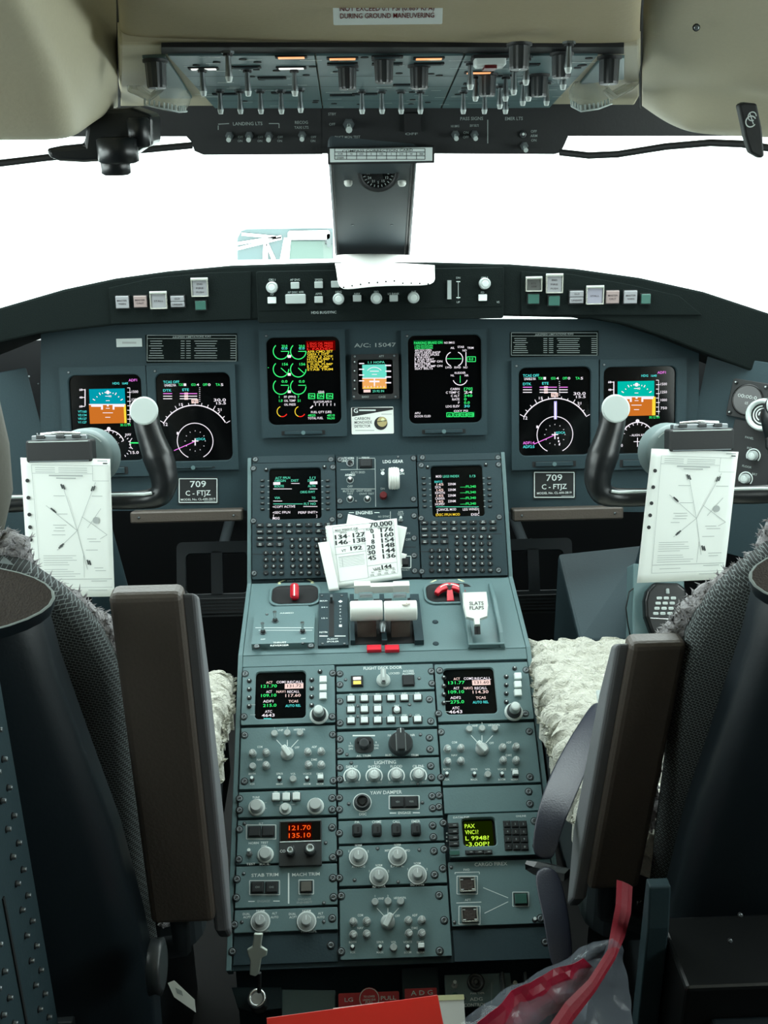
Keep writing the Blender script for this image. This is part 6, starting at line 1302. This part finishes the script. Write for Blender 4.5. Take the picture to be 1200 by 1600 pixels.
def chart(F, pts, lab, mirror):
    def draw(k, pt, W_, ang):
        A = math.degrees(ang)
        def LN(a0, b0, a1, b1, w=.004, m='paper_grey'): k.line(pt(a0, b0), pt(a1, b1), w*W_, 0, m)
        def T(s_, a, b_, h=.02, w=None): x, y = pt(a, b_); k.text(s_, x, y, h*W_, 0, 'paper_ink', 'c', w and w*W_, A)
        LN(.12, .05, .98, .05); LN(.12, .11, .80, .11); LN(.12, .05, .155, .93); LN(.80, .05, .80, .16); LN(.80, .16, .98, .16); LN(.15, .87, .98, .87, .006); LN(.15, .93, .98, .93); LN(.66, .70, .66, .86)
        for b_ in (.07, .085, .10): LN(.16, b_, .38, b_, .006); LN(.42, b_, .74, b_, .006)
        LN(.31, .125, .69, .125, .016); LN(.39, .143, .61, .143, .012); LN(.86, .016, .97, .016, .014); LN(.92, .034, .97, .034, .016, 'paper_ink')
        for cy_ in (.163, .285, .405, .495, .585): x, y = pt(.065, cy_); k.disc((x, y), .022*W_, 0, 'blackm', 14)
        c = (.60, .52)
        for (a, b_) in ((.46, .20), (.83, .17), (.26, .34), (.36, .66), (.70, .80)): LN(c[0], c[1], a, b_, .005)
        for (a, b_, r_) in ((.46, .205, -70), (.80, .215, 70), (.34, .375, -40), (.41, .63, 35), (.72, .75, -75)):
            for d in (-.012, .012): x, y = pt(a+d*sin(radians(r_))*-1, b_+d*.6*cos(radians(r_))); k.line((x-.028*W_*cos(radians(r_)), y-.028*W_*sin(radians(r_))), (x+.028*W_*cos(radians(r_)), y+.028*W_*sin(radians(r_))), .018*W_, 0, 'paper_ink')
        x, y = pt(.82, .445); k.disc((x, y), .038*W_, 0, 'paper_grey', 16); LN(.66, .42, .94, .55, .005); LN(.72, .50, .88, .36, .005); LN(.94, .55, .86, .58, .005)
        rr = random.Random(5 if mirror else 9)
        for (a, b_) in ((.42, .27), (.85, .27), (.46, .40), (.40, .48), (.42, .50), (.40, .52), (.38, .55), (.78, .58), (.80, .60), (.76, .66), (.85, .79), (.86, .81)): LN(a-.07, b_, a+.06+rr.uniform(-.03, .03), b_, .006)
        for r_ in range(10): 
            if r_ != 5: LN(.20, .70+.0165*r_, .45+rr.uniform(0, .18), .70+.0165*r_, .005)
        LN(.24, .90, .48, .90, .006); LN(.74, .885, .92, .885, .007); LN(.70, .95, .92, .95, .006)
    return sheet(F, pts, 0, lab, 'approach_chart', 'chart', .0006, draw, bend=.0012)
FcL = Frame(YL.matrix_world@Vector((0, 0, .036)), 70); FcR = Frame(YR.matrix_world@Vector((0, 0, .036)), 70)
chart(FcL, [(32, 715), (172, 717), (179, 932), (45, 934)], 'white punched approach chart clipped to the left yoke', False)
chart(FcR, [(1018, 701), (1154, 706), (1131, 905), (995, 911)], 'white punched approach chart clipped to the right yoke, glaring in the light', True)
# ================================================================== microphone handset on the side console
cm = at(1035, 955, 1.66); FMc = Frame(cm, 58)
t = thing('microphone_console', 'grey upright console face behind the keypad microphone, right footwell', 'console')
g = MB(); g.prism(polyF(FMc, [(990, 880), (1070, 884), (1072, 1060), (988, 1060)]), -.05, -.002, 'panel'); g.build('face', t, mtx=FMc.M(0, 0), bevel=.003)
g = MB(); g.box(cm.x-.045, cm.y-.02, 0, cm.x+.045, cm.y+.05, cm.z-.05, 'panel2'); g.build('stand', t)
t = thing('keypad_microphone', 'black handheld microphone with twelve pale keys below the right chart', 'microphone', mtx=FMc.M(0, 0))
g = MB(); P_ = polyF(FMc, [(1013, 917), (1018, 912), (1055, 913), (1066, 922), (1069, 935), (1064, 955), (1053, 978), (1041, 994), (1024, 997), (1013, 992), (1003, 965), (1002, 940), (1006, 925)])
c0 = (sum(p[0] for p in P_)/13, sum(p[1] for p in P_)/13)
g.ring([[(c0[0]+(x-c0[0])*k, c0[1]+(y-c0[1])*k, z) for x, y in reversed(P_)] for z, k in ((0, .95), (.006, 1), (.018, 1), (.024, .93))], 'black', False); g.build('body', t, bevel=.003)
for r_ in range(4):
    for c_ in range(3):
        x, y = FMc.uv(1030+11*c_-1.8*r_, 934.5+8*r_, .024); g = MB(); g.rbox(0, 0, .0092, .0050, 0, .0015, .0015, 'knob_light', .0005); g.rect(0, 0, .005, .0008, .0017, 'paper_grey'); o = g.build('key', t, (x, y, .024)); o.rotation_euler[2] = radians(-2)
g = MB(); a = FMc.uv(1016, 966, .024); c = FMc.uv(1050, 968, .024); g.tube([(a[0], a[1], .0245), (c[0], c[1], .0245)], .0012, 'chrome', 8); g.build('trim_line', t)
g = MB(); a = FMc.uv(1043, 924, .024); g.rbox(a[0], a[1], .006, .010, .02, .027, .002, 'knob_grey', .001); g.build('indicator', t)
g = MB(); g.tube([at(1022, 997, 1.63), at(1020, 1008, 1.62), at(1010, 1030, 1.61)], .005, 'black', 8); g.tube([at(995, 915, 1.69), at(983, 925, 1.68), at(978, 950, 1.67), at(981, 975, 1.66), at(986, 1000, 1.65)], .0013, 'black', 6); o = g.build('cord', t); o.matrix_world = Matrix.Identity(4)
# ================================================================== SEATS
def wooly(name, cx_, cy_, cz, sx, sy, sz, mt, parent, amp=.010, freq=38, n=90, m=70, label=None, seed=0, shear=0):
    # fluffy pad: rounded slab with tufted surface; top faces +z
    vs = []; 
    for j in range(m+1):
        for i in range(n+1):
            u, v = i/n*2-1, j/m*2-1
            e = max(abs(u), abs(v)); edge = (1-min(1, max(0, (e-.80)/.20))**2.2)
            x = cx_+u*sx/2; y = cy_+v*sy/2+shear*u; z = cz+sz*(edge**.5 if edge > 0 else 0)
            p = Vector((x*freq*.7+seed, y*freq*1.25, z*12)); q = .9-1.9*abs(noise.noise(p))+.6*noise.noise(p*1.9)
            w_ = noise.noise(Vector((x*9+seed, y*9, 3)))*.6
            z += amp*(q+w_); x += amp*.8*noise.noise(p+Vector((7, 1, 2)))*(1+2.0*(e > .9)); y += amp*.8*noise.noise(p+Vector((1, 9, 2)))*(1+2.0*(e > .9))
            vs.append((x, y, z))
    W1 = n+1; g = MB(); g.add(vs, [(j*W1+i, j*W1+i+1, (j+1)*W1+i+1, (j+1)*W1+i) for j in range(m) for i in range(n)], mt, True)
    rim = [i for i in range(W1)]+[j*W1+n for j in range(1, m+1)]+[m*W1+i for i in range(n-1, -1, -1)]+[j*W1 for j in range(m-1, 0, -1)]
    base = len(g.v); g.v += [(g.v[r_][0], g.v[r_][1], cz-.03) for r_ in rim]; L_ = len(rim)
    for k in range(L_): g.f.append((rim[k], base+k, base+(k+1) % L_, rim[(k+1) % L_])); g.m.append(mt); g.sm.append(True)
    o = g.build(name, parent)
    # tufts along the rim and over the top
    rr = random.Random(seed+1); k = MB()
    for _ in range(1500):
        a = rr.randrange(len(vs)) if rr.random() < .0 else rim[rr.randrange(L_)]; p = Vector(g.v[a]); out = Vector((p.x-cx_, p.y-cy_, 0)); out = out.normalized() if a in rim_set(rim) else Vector((0, 0, 0))
        d = Vector((rr.uniform(-.6, .6), rr.uniform(-1, .2), .45))+out*1.0; d.normalize(); l = rr.uniform(.004, .010)
        s1 = d.cross(Vector((rr.uniform(-1, 1), rr.uniform(-1, 1), rr.uniform(-1, 1)))).normalized()*.0017; s2 = d.cross(s1).normalized()*.0017
        k.add([p-s1, p-s2, p+s1, p+s2, p+d*l*.6+s1*1.3, p+d*l*.6-s1*1.3, p+d*l], [(0, 1, 5), (1, 2, 4), (2, 3, 4), (3, 0, 5), (4, 5, 1), (5, 4, 3), (4, 5, 6), (5, 4, 6)], mt, False)
    tag(k.build('wool_tufts', o), kind='stuff')
    return o
_rs = {}
def rim_set(r): 
    k = id(r)
    if k not in _rs: _rs.clear(); _rs[k] = set(r)
    return _rs[k]
def seat(sg, x0, lab, armpts, cush):
    t = thing('crew_seat', lab, 'seat', (x0, 1.05, 0))
    def bw(mb, nm, **k): o = mb.build(nm, t, **k); o.location = (-x0, -1.05, 0); return o
    # cushion and sheepskin
    (cx_, cy_, cz, sx, sy) = cush
    g = MB(); g.rbox(cx_, cy_, sx*.96, sy*.97, cz-.14, cz, .05, 'seat_frame', .02, 5); c = bw(g, 'seat_cushion')
    o = wooly('sheepskin_cover', cx_-x0, cy_-1.05, cz, sx, sy, .035, 'wool', t, amp=.0058, freq=62, n=170, m=190, seed=3 if sg < 0 else 11)
    # pedestal base
    g = MB(); g.box(x0-.17, 1.0, 0, x0+.17, 1.45, cz-.14, 'seat_frame'); bw(g, 'seat_base', bevel=.01)
    # back: mesh fabric cushion
    pr = []
    n = 22; hw = .205
    def bx_(z):     # half width and y of the back at height z
        f = (z-.45)/(.60)
        return hw*(1-max(0, (f-.70)/.30)**2.4*.55), 1.045-.10*(1-f)*0+.03*(1-f)
    g = MB(); zs = [.45+.58*k/n for k in range(n+1)]; rings = []
    for z in zs:
        h, y = bx_(z); rings.append([(x0+a*h, y-.035+(-b_)*.0+b_*.05, z) for a, b_ in ((-1, .3), (-.93, -.1), (-.6, -.3), (0, -.35), (.6, -.3), (.93, -.1), (1, .3), (.97, .75), (.6, 1), (-.6, 1), (-.97, .75))])
    top_ = [(x0+(p[0]-x0)*.8, p[1], 1.040) for p in rings[-1]]
    g.ring(rings+[top_], 'mesh_fabric', True); bw(g, 'back_cushion')
    # sheepskin showing in front of / around the back edge
    g = MB(); rr = random.Random(4+sg); 
    edge = []
    for k in range(60):
        f = k/59; z = .50+.585*min(1, f/.62) if f < .62 else 1.085
        if f < .62: h, y = bx_(min(z, 1.05)); x = x0-sg*(h+.008)
        else: h, y = bx_(1.05); x = x0-sg*(h+.008)*(1-(f-.62)/.38*1.6); z = 1.035+.03*((f-.62)/.38)**.5
        if f < .62: z = .50+.535*(f/.62)
        edge.append((x, y+.015, z))
    rad = [.016+.005*noise.noise(Vector((k*.6, sg, 0))) for k in range(60)]
    E2 = []; R2 = []
    for k in range(59):
        for q_ in range(3): E2.append(tuple(Vector(edge[k]).lerp(Vector(edge[k+1]), q_/3))); R2.append(rad[k]+(rad[k+1]-rad[k])*q_/3)
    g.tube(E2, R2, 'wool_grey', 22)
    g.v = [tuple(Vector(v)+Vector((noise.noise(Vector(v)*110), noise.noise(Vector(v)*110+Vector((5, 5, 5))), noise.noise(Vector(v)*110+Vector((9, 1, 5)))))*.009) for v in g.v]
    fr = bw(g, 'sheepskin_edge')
    k = MB()
    for _ in range(4200):
        p = Vector(rr.choice(g.v)); d = Vector((-sg*rr.uniform(0, 1), rr.uniform(-.5, .6), rr.uniform(-.2, .9))).normalized(); l = rr.uniform(.004, .009)
        s1 = d.cross(Vector((rr.uniform(-1, 1), rr.uniform(-1, 1), rr.uniform(-1, 1)))).normalized()*.0012; s2 = d.cross(s1).normalized()*.0012
        k.add([p-s1, p+s1, p+s2, p-s2, p+d*l], [(0, 2, 4), (2, 1, 4), (1, 3, 4), (3, 0, 4)], 'wool_grey', True)
    o = k.build('wool_tufts', fr); tag(o, kind='stuff')
    # spine shell
    g = MB(); rings = []
    prof_ = ((.40, .215, .93), (.50, .220, .925), (.62, .213, .925), (.74, .198, .93), (.85, .175, .935), (.95, .155, .94), (1.00, .148, .945), (1.022, .142, .95))
    for z, h, y in prof_:
        rings.append([(x0+a*h, y+b_*.055, z) for a, b_ in ((-1, .9), (-.97, .35), (-.86, 0), (-.6, -.2), (0, -.3), (.6, -.2), (.86, 0), (.97, .35), (1, .9))])
    g.ring(rings, 'navy', True); bw(g, 'back_shell')
    g = MB(); n_ = 36; tilt = radians(28)
    def el(k_, dz): return [(x0+.168*k_*cos(2*pi*i/n_), .955+.050*k_*sin(2*pi*i/n_)*cos(tilt)-dz*sin(tilt)*.0, 1.030+.050*k_*sin(2*pi*i/n_)*sin(tilt)+dz) for i in range(n_)]
    g.ring([el(.98, -.012), el(1.0, -.003), el(1.0, .0)], 'navy', True, True, False); g.ring([el(1.0, .0), el(.993, .0015), el(.982, .001)], 'inkdim', True, False, False); g.ring([el(.982, .001), el(.5, .002)], 'velcro', False, False, True); bw(g, 'head_pad')
    # inboard armrest, folded up
    g = MB(); g.prism if 0 else None
    (xa, xb, zt, zb, y, dx) = armpts
    def arm(x1, x2, y1, y2, ztop, zbot, mt, r=.012):
        b_ = MB(); b_.ring([[(x1+dx*f, y1, z), (x2+dx*f, y1, z), (x2+dx*f, y2, z), (x1+dx*f, y2, z)] for z, f in ((zbot, 1), ((zbot+ztop)/2, .5), (ztop, 0))], mt); return b_
    bw(arm(xa, xb, y, y+.030, zt, zb, 'leather'), 'armrest_pad', bevel=.008, seg=3)
    x3, x4 = (xb-.004, xb+.014) if sg < 0 else (xa-.014, xa+.004)
    g = MB(); xs = (x3, x4); ym, H = y+.03, zt-zb
    sd_ = [(y+.010, zt-.004), (y+.030, zt-.016), (y+.044, zt-H*.25), (y+.052, zt-H*.6), (y+.056, zb+.05), (y+.030, zb-.05), (y+.010, zb-.02)]
    g.ring([[(xq+dx*(zt-b_)/H, a, b_) for a, b_ in sd_] for xq in xs], 'leather_grey'); bw(g, 'armrest_side', bevel=.005, seg=3)
    g = MB(); g.tube([(xa+.03+dx, y+.02, zb+.02), (xa+.03+dx, y+.02, zb-.05), (x0-sg*.16, 1.02, zb-.08)], .014, 'seat_frame', 8); bw(g, 'armrest_bracket')
    # cross bar and lower mechanism
    g = MB(); g.rbox(x0, 0, .40, .045, 0, .03, .004, 'leather', .002); o = bw(g, 'cross_bar'); o.rotation_euler = (radians(70), 0, 0); o.location = (0, -.155, .545)
    g = MB()
    for dx_ in (-.13, -.085, .10): g.box(x0+dx_, .905, .20, x0+dx_+.035, .935, .52, 'seat_frame')
    g.box(x0-.12, .93, 0, x0+.12, 1.02, .30, 'seat_frame')
    g.box(x0-sg*.10-.028, .885, .30, x0-sg*.10+.028, .90, .47, 'navy'); bw(g, 'seat_frame', bevel=.002)
    g = MB(); g.tube([(x0-.05, .89, .38), (x0-.05, .87, .36), (x0-.02, .85, .33)], [.02, .026, .022], 'black', 12); bw(g, 'adjust_knob')
    return t
# x/z of armrests from the photograph's rays at their own distance
al = (at(167, 930, .98).x, at(283, 928, .98).x, at(225, 930, .98).z, at(270, 1446, .98).z, .98, .004)
ar = (at(987, 1008, 1.02).x, at(1076, 1005, 1.02).x, at(1030, 1006, 1.02).z, at(950, 1392, 1.02).z, 1.02, -.028)
SL = seat(-1, -.515, 'captain seat at left with upright brown armrest and dark shell back', al, (-.482, 1.30, .585, .46, .46))
SR = seat(1, .520, 'copilot seat at right with sheepskin cushion fully in view', ar, (.468, 1.32, .595, .46, .53))
# seat belt on the right seat cushion
t = thing('seat_belt', 'black seat belt with a metal buckle lying on the right sheepskin', 'seat belt')
def strap(pts, w_, mt, th=.003, side=None):
    P = [Vector(p) for p in pts]; rings = []
    for i, p in enumerate(P):
        d = (P[min(i+1, len(P)-1)]-P[max(i-1, 0)]).normalized(); view = (p-CAM).normalized(); sdv = d.cross(side or Vector((0, -.4, .9))).normalized(); nn = sdv.cross(d).normalized(); ww = w_[i] if isinstance(w_, (list, tuple)) else w_
        rings.append([tuple(p+sdv*ww/2), tuple(p+sdv*ww*.2+nn*th), tuple(p-sdv*ww*.2+nn*th), tuple(p-sdv*ww/2), tuple(p-nn*.0005)])
    return MB().ring(rings, mt, False)
b = strap([at(938, 1098, 1.33), at(925, 1125, 1.27), at(908, 1165, 1.20), at(885, 1215, 1.13), at(864, 1265, 1.07), at(852, 1310, 1.04), at(848, 1345, 1.02)], [.026, .034, .050, .056, .050, .042, .036], 'belt', .003); b.build('webbing', t, subsurf=2)
g = MB(); g.rbox(0, 0, .016, .024, 0, .004, .002, 'knob_light', .001); g.lathe([(.005, .004), (.004, .007)], 'blackm', n=12); g.build('buckle', t, mtx=Frame(at(941, 1091, 1.33), 30).M(0, 0))
t = thing('belt_retractor', 'glossy black seat belt end fitting overlapping the right edge of the cargo panel', 'belt fitting')
b = strap([at(824, 1352, 1.19), at(840, 1356, 1.18), at(862, 1362, 1.16), at(890, 1368, 1.13)], [.014, .024, .026, .024], 'black', .007); b.build('fitting', t)
b = strap([at(850, 1352, 1.15), at(862, 1400, 1.11), at(872, 1450, 1.07), at(880, 1530, 1.02)], [.045, .05, .045, .04], 'belt', .003); b.build('webbing', t, subsurf=2)
# ================================================================== left breaker panel behind the captain seat
XB = -.385
def onx(px, py, X=XB): d = ray(px, py); k = (X-CAM.x)/d.x; return CAM+d*k
t = thing('breaker_panel', 'grey side panel of paired circuit breakers at the lower left edge', 'breaker panel')
a = onx(40, 1300); g = MB(); yb_ = a.y
g.prismx([(yb_, .15), (yb_, 1.06), (.30, 1.06), (.30, .15)], XB-.03, XB, 'panel2'); g.box(XB, onx(20, 1490).y-.002, .15, XB+.0015, onx(20, 1490).y+.002, .80, 'gap'); g.build('panel_plate', t)
brk = shared('breaker', lambda b: (b.cyl((0, 0), .0034, 0, .001, 'gap', 10), b.lathe([(.0024, .001), (.0024, .0045), (.0016, .005)], 'steel', n=10)))
cols = [((5, 17), 1219), ((13, 25), 1260), ((22, 33), 1299), ((30, 42), 1340), ((38, 49), 1379), ((46, 57), 1417), ((53, 63), 1453), ((60, 71), 1487)]
y1, y2 = onx(17, 1219).y, onx(5, 1219).y; dz = (onx(17, 1219).z-onx(71, 1487).z)/7; z0 = onx(17, 1219).z
dlt = min(.028, y1-y2) if y1 > y2 else .02
for r_ in range(-6, 11):
    for cc in range(4):
        y = y1-.012-cc*.075-(.0 if cc == 0 else .01)
        for e in (0, 1):
            if r_ < 0 and cc > 1: continue
            part('circuit_breaker', brk, t, (XB, y-e*.020, z0-dz*(r_+.4*(cc % 2))), ry=radians(90))
# ================================================================== bottom centre: stowed items aft of the pedestal
FLOW = Frame(FPED.P(0, vE-.006, -.045), 33); 
U = Unit('generator_control_panel', 'small teal panel lettered ADG CONTROL at the foot of the pedestal', 'control panel', FLOW, (694, 1522, 800, 1574)).plate(.006, 'panel')
U.txt(744, 1561, 'ADG', 5, w=20).txt(742, 1570, 'CONTROL', 5, w=34).txt(746, 1552, 'PWR TXFR', 3, w=22).ln(768, 1535, 768, 1568, 1, 'inkdim'); U.done()
U.put('toggle_switch', SHM['toggle'], 710, 1540); g = MB(); g.lathe([(.0125, 0), (.0125, .008), (.010, .010), (.008, .006), (.003, .006), (.0028, .010)], 'knob_dark', n=22); a = U.L(743, 1536, .006); g.build('round_button', U.root, (a[0], a[1], .006))
g = MB(); g.lathe([(.0062, 0), (.0055, .004), (.003, .005)], 'green_lamp' if 'green_lamp' in MAT else 'green_key', n=14); a = U.L(711, 1558, .006); g.build('green_light', U.root, (a[0], a[1], .006)); U.put('screw', SHM['screw'], 725, 1560)
for x in (784, 820): g = MB(); g.rbox(0, 0, .005, .030, 0, .02, .002, 'knob_dark', .001); a = U.L(x, 1540, .006); g.build('switch_guard', U.root, (a[0], a[1], .006))
U.put('toggle_switch', SHM['revtog'], 803, 1543)
U = Unit('deploy_handle_box', 'dark box with a red face lettered ADG at the foot of the pedestal', 'handle box', FLOW, (628, 1513, 686, 1580)); U.pl.rbox(0, 0, U.W, U.H, -.02, .008, .002, 'panel2', .001); a = U.L(658, 1562, .008); U.pl.rbox(a[0], a[1], U.W*.86, U.H*.52, .006, .0095, .001, 'red'); U.t = .0095; U.txt(659, 1551, 'A D G', 7, w=34); U.done('box')
U = Unit('gear_pull_handle', 'red placard lettered LG PULL at the foot of the pedestal', 'placard', FLOW, (529, 1551, 624, 1580)); U.pl.rbox(0, 0, U.W, U.H, -.004, .003, .002, 'red'); U.t = .003; U.txt(545, 1562, 'LG', 6, w=13).txt(607, 1559, 'PULL', 6, w=24); c = U.L(577, 1561, .003)
U.pl.cyl(c, .015, .003, .006, 'red', 20); U.pl.arc(c, .0138, 0, 360, .0010, .0063, 'ink'); U.t = .006; U.txt(577, 1557, 'TO LOWER', 3, w=18).txt(577, 1562, 'LANDING GEAR', 3, w=20).txt(577, 1566, 'PULL', 3, w=12); U.done('plate')
t = thing('control_lock_stand', 'grey angled base plate with a metal post at the foot of the pedestal', 'stand', mtx=FLOW.M(0, 0))
g = MB(); g.prism(polyF(FLOW, [(362, 1543), (440, 1543), (440, 1576), (396, 1582), (372, 1576)]), -.03, .003, 'panel2'); g.prism(polyF(FLOW, [(440, 1545), (524, 1546), (524, 1590), (440, 1590)]), -.03, -.004, 'panel'); g.build('base_plate', t, bevel=.001)
a = FLOW.uv(405, 1568); g = MB(); g.lathe([(.014, .003), (.014, .008), (.010, .012), (.010, .030), (.0135, .033), (.0135, .040), (.009, .042), (.008, .036)], 'chrome', c=a, n=24); g.build('post', t)
t = thing('lock_pin', 'shiny metal cross-shaped locking lever standing upright at the lower left of the pedestal', 'lever')
Fk2 = Frame(at(402, 1495, 1.10), 68)
g = MB(); g.prism(polyF(Fk2, [(397, 1458), (411, 1458), (408, 1478), (418, 1484), (417, 1492), (409, 1496), (405, 1520), (399, 1525), (390, 1522), (391, 1500), (387, 1490), (386, 1483), (395, 1478)]), -.003, .003, 'lever_metal'); g.build('lever_plate', t, mtx=Fk2.M(0, 0), bevel=.0015)
g = MB(); g.tube([at(405, 1520, 1.104), at(405, 1550, 1.10)], .003, 'blackm', 8); g.build('pin', t)
U = Unit('red_folder', 'bright red folder edge crossing the bottom of the view', 'folder', Frame(at(560, 1590, .86), 24), (400, 1575, 695, 1680))
F_ = U.F; g = MB(); g.prism([(F_.uv(x, y)[0]-U.uc, F_.uv(x, y)[1]-U.vc) for x, y in ((416, 1590), (684, 1554), (693, 1600), (720, 1720), (430, 1740))], -.004, 0, 'red_folder'); g.build('cover', U.root, bevel=.0008)
g = MB(); g.prism([(F_.uv(x, y)[0]-U.uc, F_.uv(x, y)[1]-U.vc) for x, y in ((520, 1573), (600, 1563), (640, 1600), (540, 1600))], -.010, -.0045, 'paper'); g.build('pages', U.root)
t = thing('paper_box', 'small white and yellow carton below the ADG panel', 'carton'); g = MB(); p = at(704, 1590, .95); g.rbox(0, 0, .035, .05, -.02, 0, .002, 'paper'); g.rbox(0, .022, .036, .006, -.02, .0005, .001, 'yellow_ink'); g.build('carton_body', t, mtx=Frame(p, 40).M(0, 0))
# ================================================================== red strap and plastic bag at right
t = thing('warning_streamer', 'red fabric streamer hanging down from beneath the right armrest', 'streamer')
b = strap([at(976, 1380, .93), at(974, 1420, .90), at(966, 1455, .87), at(955, 1492, .84), at(925, 1540, .80), at(890, 1580, .77), at(850, 1640, .72)], [.020, .020, .019, .013, .014, .019, .02], 'red_strap', .0015, side=Vector((.1, -.9, .5))); b.build('ribbon', t)
t = thing('plastic_bag', 'crumpled clear plastic bag with a wide red band at the lower right', 'bag')
def crump(rows, mt, nm, amp=.004, sub=6):
    R = len(rows)-1; C_ = len(rows[0])-1; vs = []
    nr, nc = R*sub, C_*sub
    for j in range(nr+1):
        for i in range(nc+1):
            a, b_ = j/sub, i/sub; j0, i0 = min(int(a), R-1), min(int(b_), C_-1); fa, fb = a-j0, b_-i0
            p = rows[j0][i0].lerp(rows[j0][i0+1], fb).lerp(rows[j0+1][i0].lerp(rows[j0+1][i0+1], fb), fa)
            q = noise.noise(p*28); q2 = abs(noise.noise(p*55+Vector((3, 3, 3)))); vs.append(p+Vector((.3, -1, .4))*(amp*(q*1.6-q2*1.4)))
    W1 = nc+1; g = MB(); g.add(vs, [(j*W1+i, j*W1+i+1, (j+1)*W1+i+1, (j+1)*W1+i) for j in range(nr) for i in range(nc)], mt, False); o = g.build(nm, t); d = o.modifiers.new('t', 'SOLIDIFY'); d.thickness = .0006; return o
crump([[at(906, 1484, .86), at(930, 1474, .86), at(958, 1466, .85)], [at(840, 1520, .84), at(880, 1512, .83), at(945, 1500, .84)], [at(770, 1562, .80), at(820, 1560, .79), at(925, 1550, .80)], [at(700, 1625, .75), at(780, 1640, .74), at(900, 1640, .75)]], 'bag_plastic', 'clear_film', .006)
crump([[at(955, 1466, .85), at(972, 1478, .86)], [at(940, 1500, .83), at(982, 1520, .84)], [at(910, 1560, .79), at(988, 1570, .81)], [at(860, 1640, .74), at(992, 1650, .75)]], 'bag_plastic', 'clear_film', .005)
crump([[at(903, 1488, .855), at(938, 1520, .85)], [at(850, 1510, .835), at(888, 1552, .83)], [at(795, 1540, .81), at(830, 1592, .80)], [at(742, 1588, .775), at(785, 1650, .77)]], 'bag_red', 'red_band', .003).location = (0, -.022, .014)
# misc dark structure at the lower right and seat tag at left
t = thing('crew_box', 'dark box-like seat rail housing in the lower right corner', 'housing'); g = MB(); pa, pb = at(1012, 1395, .86), at(1046, 1450, .86); g.prismx([(.86, 0), (.86, pb.z), (.868, pa.z), (.882, pa.z), (.882, 0)], pa.x+.004, pb.x, 'panel2'); g.build('side_post', t, bevel=.002)
g = MB(); pc = at(1048, 1475, .84); g.box(pb.x+.002, .80, 0, pb.x+.35, .90, pc.z-.02, 'black'); g.box(pb.x+.03, .78, 0, pb.x+.35, .80, pc.z-.06, 'navy'); g.build('housing_body', t, bevel=.004)
for (x, y) in ((1157, 1430), (1141, 1470)): part('rivet', SHM['screw'], t, at(x, y, .80), rx=radians(60))
t = thing('cargo_tag', 'small white paper tag sticking out under the captain seat', 'tag'); Ft = Frame(at(285, 1560, .87), 55); g = MB(); g.prism(polyF(Ft, [(262, 1536), (272, 1532), (304, 1562), (306, 1582), (272, 1558)]), -.0006, 0, 'paper'); g.prism(polyF(Ft, [(274, 1543), (284, 1548), (286, 1556), (277, 1552)]), 0, .0003, 'knob_grey'); g.build('tag_paper', t, mtx=Ft.M(0, 0))
t = thing('seat_track_wheel', 'dark ribbed wheel edge below the left armrest', 'wheel'); p = at(245, 1510, .90); g = MB(); n = 28
g.ring([[(p.x+h, p.y+r*cos(2*pi*k/n), p.z+r*sin(2*pi*k/n)) for k in range(n)] for h, r in ((-.008, .024), (-.006, .030), (.0, .028), (.006, .030), (.008, .024))], 'knob_dark', True); g.build('wheel_rim', t)
# grey rounded sheepskin-covered object at the far left edge
t = thing('head_rest', 'grey-brown rounded padded headrest cut by the left edge of the view', 'headrest'); p = at(-62, 700, 1.22); g = MB()
g.lathe([(.001, -.125), (.035, -.110), (.052, -.06), (.056, 0), (.052, .06), (.035, .105), (.001, .118)], 'tan_blob', n=24, cap1=False); o = g.build('pad', t); o.location = p
g = MB(); g.tube([(p.x, p.y, p.z-.11), (p.x-.01, p.y-.04, p.z-.20), (p.x-.02, 1.06, .93)], .010, 'steel', 8); g.build('support', t)
# ================================================================== rolled paper over the glareshield
t = thing('paper_printout', 'white folded paper printout draped over the middle of the glareshield', 'paper')
rows = [[at(x, y+e, Y_) for x, e in ((523, 0), (575, -1), (630, 0), (679, 4))] for y, Y_ in ((398, 2.02), (404, 1.93), (412, 1.90))]
rows += [[at(525, 418, 1.885), at(575, 417, 1.88), at(630, 417, 1.88), at(679, 416, 1.885)], [at(527, 436, 1.862), at(575, 432, 1.858), at(630, 430, 1.858), at(679, 430, 1.865)], [at(531, 456, 1.835), at(570, 448, 1.83), at(630, 446, 1.83), at(681, 447, 1.84)]]
o = patch(rows, 'paper', .0008, 2, 'sheet', t)
g = MB()
for k, y in enumerate((449, 446.5, 444.5, 442, 441.5, 440, 439, 442.5, 442.5, 443, 443.5)):
    c = at(537+13.2*k, y, 1.829); n = 10; g.add([(c.x+.0016*cos(2*pi*i/n), c.y, c.z+.0016*sin(2*pi*i/n)) for i in range(n)], [tuple(range(n))], 'blackm')
g.build('punched_holes', t)
bpy.data.objects.remove(_fo); bpy.data.curves.remove(_fc)

_G = dict(annunciator_switch='square caption buttons on the glareshield', overhead_panel='switch panels overhead', front_overhead_panel='front overhead switch panels', corner_panel='overhead corner panels', light_deflector='clear reading light deflectors',
 crew_seat='crew seats', control_yoke='control yokes', approach_chart='approach charts on the yokes', audio_panel='audio panels of the pedestal', radio_tuning_unit='radio tuning units', flight_management_unit='keypad units ahead of the throttles',
 blank_panel='blank plates', paper_card='loose speed cards', pull_handle='red pull handles', rudder_pedal='rudder pedals', knee_bar='knee bars', sun_visor_rail='visor rails', side_panel='angled side panels', registration_placard='registration placards',
 limits_placard='limits placards', indicator_lamp='compass indicator lamps', plug_button='throttle deck plugs')
for o in list(SC.objects):
    if not o.parent and o.get('category') and not o.get('group') and o.name.split('.')[0] in _G: o['group'] = _G[o.name.split('.')[0]]
